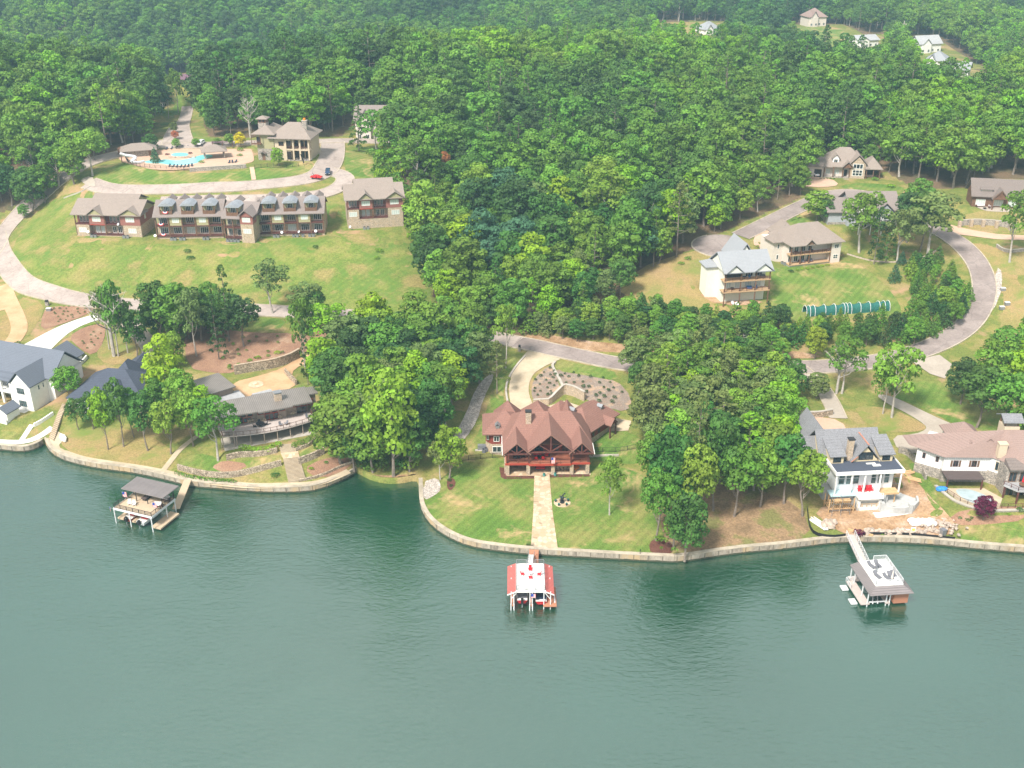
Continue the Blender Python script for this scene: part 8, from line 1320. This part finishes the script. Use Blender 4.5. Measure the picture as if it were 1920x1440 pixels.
for u, v, t in ((92,583,'beside the mailbox at the left bend of the village road'),(1880,545,'right of the road bend, upper one'),(1888,572,'right of the road bend, lower one'),(1878,580,'right of the road bend, beside the lower one')): p = G(u, v); r = empty('utility_box', p, 0, 'pale utility box '+t, 'utility box'); MB().box(-.7, .7, -.5, .5, 0, .9).build('cabinet', 'metal_grey', r); MB().box(-.75, .75, -.55, .55, .903, 1.0).build('lid', 'metal_white', r)
p = G(1680, 92); r = empty('utility_pole', p, 0, 'H-shaped power pole above the forest beside the far white houses', 'utility pole'); 
for s in (-3, 3): MB().cyl(s, 0, 0, 19, .3, 6).build('pole', 'concrete', r)
MB().box(-5, 5, -.2, .2, 16.5, 17).build('crossarm', 'concrete', r); MB().box(-4, 4, -.2, .2, 13, 13.4).build('crossarm', 'concrete', r)
p = G(905, 842); r = empty('generator', p, 0, 'grey generator cabinet left of the lodge bay', 'generator'); MB().box(-1.2, 1.2, -.5, .5, 0, 1.2).build('cabinet', 'metal_grey', r); MB().box(-1.8, 1.6, -.9, 1.2, -.2, -.003).build('pad', 'concrete', r)
for i, (u, v) in enumerate(((907,848),(911,846))): p = G(u, v); r = empty('air_conditioner', p, 0, 'dark air conditioner beside the grey generator of the lodge', 'air conditioner', 'air conditioners by the lodge'); MB().box(-.4, .4, -.4, .4, 0, .9).build('cabinet', 'gray_fabric', r); MB().cyl(0, 0, .902, .95, .32, 10).build('fan_grille', 'black', r)
dish(LP(-.3, 9.3, 3.6), 'white satellite dish on the wall between the lodge bay and deck', .6)
p = G(1200, 1040); us = empty('dock_light', (p[0], p[1], p[2]), 0, 'small dark lamp post on the sea wall before the mulch bed', 'lamp'); MB().cyl(0, 0, 0, 1.1, .06, 6).build('post', 'black', us); MB().cyl(0, 0, 1.1, 1.4, .14, 8, .05).build('lamp_head', 'black', us)
# feather flag by the clubhouse
p = G(571, 312); r = empty('feather_flag', p, 0, 'tall black feather flag leaning in front of the clubhouse porch', 'flag'); MB().tube([(0,0,0),(-1.2,0,4.6)], .05, 6).build('pole', 'black', r); MB().prism([(0,-.04),(.55,-.04),(.55,.04),(0,.04)], 1.2, 1.21); m = MB(); m.add([(-.35,-.03,1.3),(.1,-.03,1.3),(-.75,-.03,4.6),(-1.2,-.03,4.6),(-.35,.03,1.3),(.1,.03,1.3),(-.75,.03,4.6),(-1.2,.03,4.6)], [(0,1,2,3),(7,6,5,4),(0,4,5,1),(1,5,6,2),(2,6,7,3),(3,7,4,0)]); m.build('cloth', 'black', r)
# person beside the red car: one continuous skinned body
def person(p, yaw, shirt, trousers, label):
    r = empty('person', p, yaw, label, 'person'); me = bpy.data.meshes.new('body'); V = [(0,0,.95),(0,0,1.2),(0,0,1.42),(0,0,1.52),(0,-.02,1.66),(.17,0,1.42),(.26,.02,1.15),(.28,-.08,.92),(-.17,0,1.42),(-.27,.02,1.15),(-.3,-.06,.92),(.1,0,.9),(.12,-.02,.48),(.12,0,.08),(.12,-.14,.03),(-.1,0,.9),(-.13,.03,.48),(-.13,0,.08),(-.13,-.14,.03)]
    E = [(0,1),(1,2),(2,3),(3,4),(2,5),(5,6),(6,7),(2,8),(8,9),(9,10),(0,11),(11,12),(12,13),(13,14),(0,15),(15,16),(16,17),(17,18)]; Rr = [.15,.14,.15,.06,.1,.07,.05,.035,.07,.05,.035,.1,.065,.045,.04,.1,.065,.045,.04]
    me.from_pydata(V, E, []); o = bpy.data.objects.new('body', me); COL.objects.link(o); o.parent = r; me.materials.append(MATS[trousers]); md = o.modifiers.new('s', 'SKIN'); sv = me.skin_vertices[0].data
    for k, rr_ in enumerate(Rr): sv[k].radius = (rr_, rr_)
    sv[0].use_root = True; o.modifiers.new('u', 'SUBSURF').levels = 1; MB().tube([(0,0,.97),(0,0,1.2),(0,0,1.44)], [.2,.19,.2], 10).build('shirt', shirt, r); MB().blob((0,.01,1.70), (.115,.125,.1), 3, 2, .05).build('hair', 'timber', r)
person(gz(587, 334, .24), R(30), 'white_fabric', 'navy', 'person in a white shirt standing at the open door of the red car')
# ================================================================== the wood: about 300 single trees nearest the lens, the rest as one mass
LAND = [((200,340),'left of the village road'),((430,230),'behind the clubhouse pool'),((560,235),'behind the clubhouse'),((330,190),'beside the club lane'),((780,400),'beside the right-hand condominium'),((830,560),'at the foot of the condominium field'),((1000,560),'above the middle lake road'),((1250,460),'beside the cleared slope'),((1420,390),'along the cul-de-sac road'),((1580,300),'behind the tan gabled ranch house'),((1760,330),'right of the tan gabled ranch house'),((1000,450),'in the middle valley'),((1200,400),'above the cleared slope')]
LW = [(ground([p])[0], t) for p, t in LAND]
def near_text(x, y): return min(LW, key=lambda q: (q[0][0]-x)**2+(q[0][1]-y)**2)[1]
def halfw(y): return 0.53*y*1.0 + 30
DEADS = [dead_proto(5+k, 15) for k in range(3)]
rs = np.random.RandomState(5); cand = []
y = 215.0
while y < 1330:
    stp = 7.4 if y < 500 else 7.8; hw = halfw(y*1.03+40)
    x = -hw
    while x < hw: cand.append((x+rs.uniform(-2.9, 2.9), y+rs.uniform(-2.9, 2.9))); x += stp
    y += stp*.92
cand = np.array(cand); ok = in_forest(cand[:,0], cand[:,1]); cand = cand[ok]
zz = Z(cand[:,0], cand[:,1])
dist = np.sqrt(cand[:,0]**2+cand[:,1]**2)
order = np.argsort(dist)
tones_near = ['deep','mid','mid','light','olive','blue','dark','light','bright','deep']
nind = 0; REFS = []; pts_mass = []; need = dict()
def pick(x, y, r):
    n = math.sin(x*.013+1)*math.sin(y*.011+.5)+math.sin(x*.031+y*.027)*.5
    if r < .06: return 'pine'
    return 'broad'
for k in order:
    x, y = cand[k]; z = zz[k]; r = rs.rand(); q = rs.rand(); big = 0.62+0.80*rs.rand()**1.7
    if nind < N_IND:
        tone = tones_near[int(q*len(tones_near))]; kind = 'pine' if r < .08 else ('sparse' if r < .14 else 'broad')
        shape = {'pine':'pine','sparse':'open-crowned oak','broad':'broadleaf tree'}[kind]
        t = tree_at(kind, x, y, z, (17 if kind == 'broad' else 18)*big, (11.3 if kind != 'pine' else 7.5)*big, tone, f"{TONEW[tone]} {shape} in the forest {near_text(x,y)}", f"forest trees {near_text(x,y)}"); nind += 1
        if need.get(kind, 0) < {'broad': 9, 'sparse': 2, 'pine': 3}[kind]: need[kind] = need.get(kind, 0)+1; REFS.append(t)
    else: pts_mass.append((x, y, z, (11.8 if y < 500 else 11.6)*big/10*rs.uniform(.85,1.15), 17.5*big/16, rs.uniform(0, 6.28), int(rs.rand()*14)))
REFS = REFS[:14]
# references are the crowns and trunks of real single trees
cr = []; tk = []
for t in REFS:
    ch = [o for o in COL.objects if o.parent == t]; cr += [o for o in ch if o.name.startswith('crown')]; tk += [o for o in ch if o.name.startswith('trunk')]
TS = ['dark','deep','deep','mid','mid','mid','light','light','bright','yellow','olive','blue','blue','mid']
for o, tn in zip(cr, TS): pass
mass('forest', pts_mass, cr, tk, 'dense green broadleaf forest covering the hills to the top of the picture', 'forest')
print('forest', nind, len(pts_mass), len(cr))

for k, i in enumerate(rs.choice(len(pts_mass), 60, replace=False)):
    p = pts_mass[i]; u, v = toPix(p[0], p[1], p[2])
    if not (20 < u < 1900 and 60 < v < 420) or k > 34: continue
    r = empty('dead_tree', (p[0]+3, p[1]-3, p[2]), rnd.uniform(0, 6), 'bare pale dead tree poking out of the dense hillside forest', 'tree', 'dead trees in the forest'); kk = rnd.uniform(1.05, 1.35); r.scale = (kk*.7, kk*.7, kk); o = bpy.data.objects.new('trunk', DEADS[k % 3]); COL.objects.link(o); o.parent = r
import collections; print(collections.Counter(o.name.split('.')[0] for o in COL.objects if o.parent is None).most_common(12))
# ================================================================== light, sky, water, air
SUN_EL, SUN_AZ = 50, -145       # azimuth measured from +y (view direction) towards +x
w = bpy.data.worlds.new('World'); sc.world = w; w.use_nodes = True; wn = w.node_tree; bg = wn.nodes['Background']
sky = wn.nodes.new('ShaderNodeTexSky'); sky.sky_type = 'NISHITA'; sky.sun_disc = False; sky.sun_elevation = R(SUN_EL); sky.sun_rotation = R(SUN_AZ); sky.air_density = 1.0; sky.dust_density = 4.0; sky.ozone_density = 1.0
tc = wn.nodes.new('ShaderNodeTexCoord'); cm = wn.nodes.new('ShaderNodeMapping'); cm.inputs['Scale'].default_value = (1, 1, 2.2); wn.links.new(tc.outputs['Generated'], cm.inputs[0])
cn = noise(wn, cm.outputs[0], 2.2, 5, .6, .4); cmask = ramp(wn, cn, [(0.34, (0.45,)*3), (0.56, (1,)*3)]); cn2 = noise(wn, cm.outputs[0], 4.0, 4, .6); ccol = ramp(wn, cn2, [(0.3, (0.56, 0.60, 0.61)), (0.7, (1.0, 1.01, 0.96))])
csc = mix(wn, 1.0, ccol, (1, 1, 1), 'MULTIPLY'); vm = wn.nodes.new('ShaderNodeVectorMath'); vm.operation = 'SCALE'; wn.links.new(csc, vm.inputs[0]); vm.inputs['Scale'].default_value = 6.0
wn.links.new(mix(wn, cmask, sky.outputs[0], vm.outputs[0]), bg.inputs[0]); bg.inputs[1].default_value = 0.12
sl = bpy.data.lights.new('sun', 'SUN'); sl.energy = 3.8; sl.angle = R(11); sl.color = (1.0, 0.95, 0.87); so = bpy.data.objects.new('sun', sl); COL.objects.link(so)
el, az = R(SUN_EL), R(SUN_AZ); dv = Vector((math.sin(az)*math.cos(el), math.cos(az)*math.cos(el), math.sin(el))); so.rotation_euler = dv.to_track_quat('Z', 'Y').to_euler()
sc.view_settings.view_transform = 'Standard'; sc.view_settings.look = 'None'; sc.view_settings.exposure = EXPO; sc.view_settings.gamma = 1
def water():
    m, nt, out = newmat('lake_water'); co = coords(nt, True)
    mp = N(nt, 'ShaderNodeMapping'); mp.inputs['Scale'].default_value = (1.0, 1.9, 1); mp.inputs['Rotation'].default_value = (0, 0, R(12)); nt.links.new(co, mp.inputs[0])
    a = noise(nt, mp.outputs[0], 0.62, 4, 0.66, 0.5); b = noise(nt, mp.outputs[0], 0.12, 2, 0.5, 0.3); c = noise(nt, co, 0.02, 3, .5)
    ad = N(nt, 'ShaderNodeMath', operation='MULTIPLY_ADD'); nt.links.new(b, ad.inputs[0]); ad.inputs[1].default_value = 0.8; nt.links.new(a, ad.inputs[2])
    bp = N(nt, 'ShaderNodeBump', Strength=1.0, Distance=0.19); nt.links.new(ad.outputs[0], bp.inputs['Height'])
    col = ramp(nt, c, [(0.35, (0.004, 0.044, 0.021)), (0.7, (0.008, 0.060, 0.034))])
    p = N(nt, 'ShaderNodeBsdfPrincipled', Roughness=0.12, IOR=2.15); p.inputs['Specular IOR Level'].default_value = 1.0; nt.links.new(col, p.inputs['Base Color']); nt.links.new(bp.outputs[0], p.inputs['Normal']); p.inputs['Specular Tint'].default_value = (.90, .98, .95, 1); wl = noise(nt, mp.outputs[0], 0.018, 4, .6, .8); sr = N(nt, 'ShaderNodeMapRange'); nt.links.new(wl, sr.inputs[0]); sr.inputs[1].default_value = .38; sr.inputs[2].default_value = .62; sr.inputs[3].default_value = .45; sr.inputs[4].default_value = 1.0; nt.links.new(sr.outputs[0], bp.inputs['Strength']); nt.links.new(p.outputs[0], out.inputs[0])
    mb = MB(); mb.add([(-1300,-400,0),(1300,-400,0),(1300,420,0),(-1300,420,0)], [(0,1,2,3)]); o = mb.build('water', 'lake_water'); o['kind'] = 'structure'; return o
water()
def haze():
    m, nt, out = newmat('haze'); v = N(nt, 'ShaderNodeVolumePrincipled', Density=HAZE); v.inputs['Color'].default_value = (0.50, 0.78, 1.0, 1); v.inputs['Anisotropy'].default_value = 0.2; nt.links.new(v.outputs[0], out.inputs['Volume'])
    mb = MB(); mb.box(-1500, 1500, -600, 1800, -5, 145); o = mb.build('haze', 'haze'); o['kind'] = 'stuff'; o['label'] = 'pale blue air haze over the far wooded hills'; o['category'] = 'haze'; return o
if HAZE > 0: haze()
sc.cycles.volume_bounces = 1; sc.cycles.max_bounces = 6; sc.cycles.diffuse_bounces = 3; sc.cycles.glossy_bounces = 3; sc.cycles.transmission_bounces = 3; sc.cycles.transparent_max_bounces = 4
sc.cycles.use_denoising = True
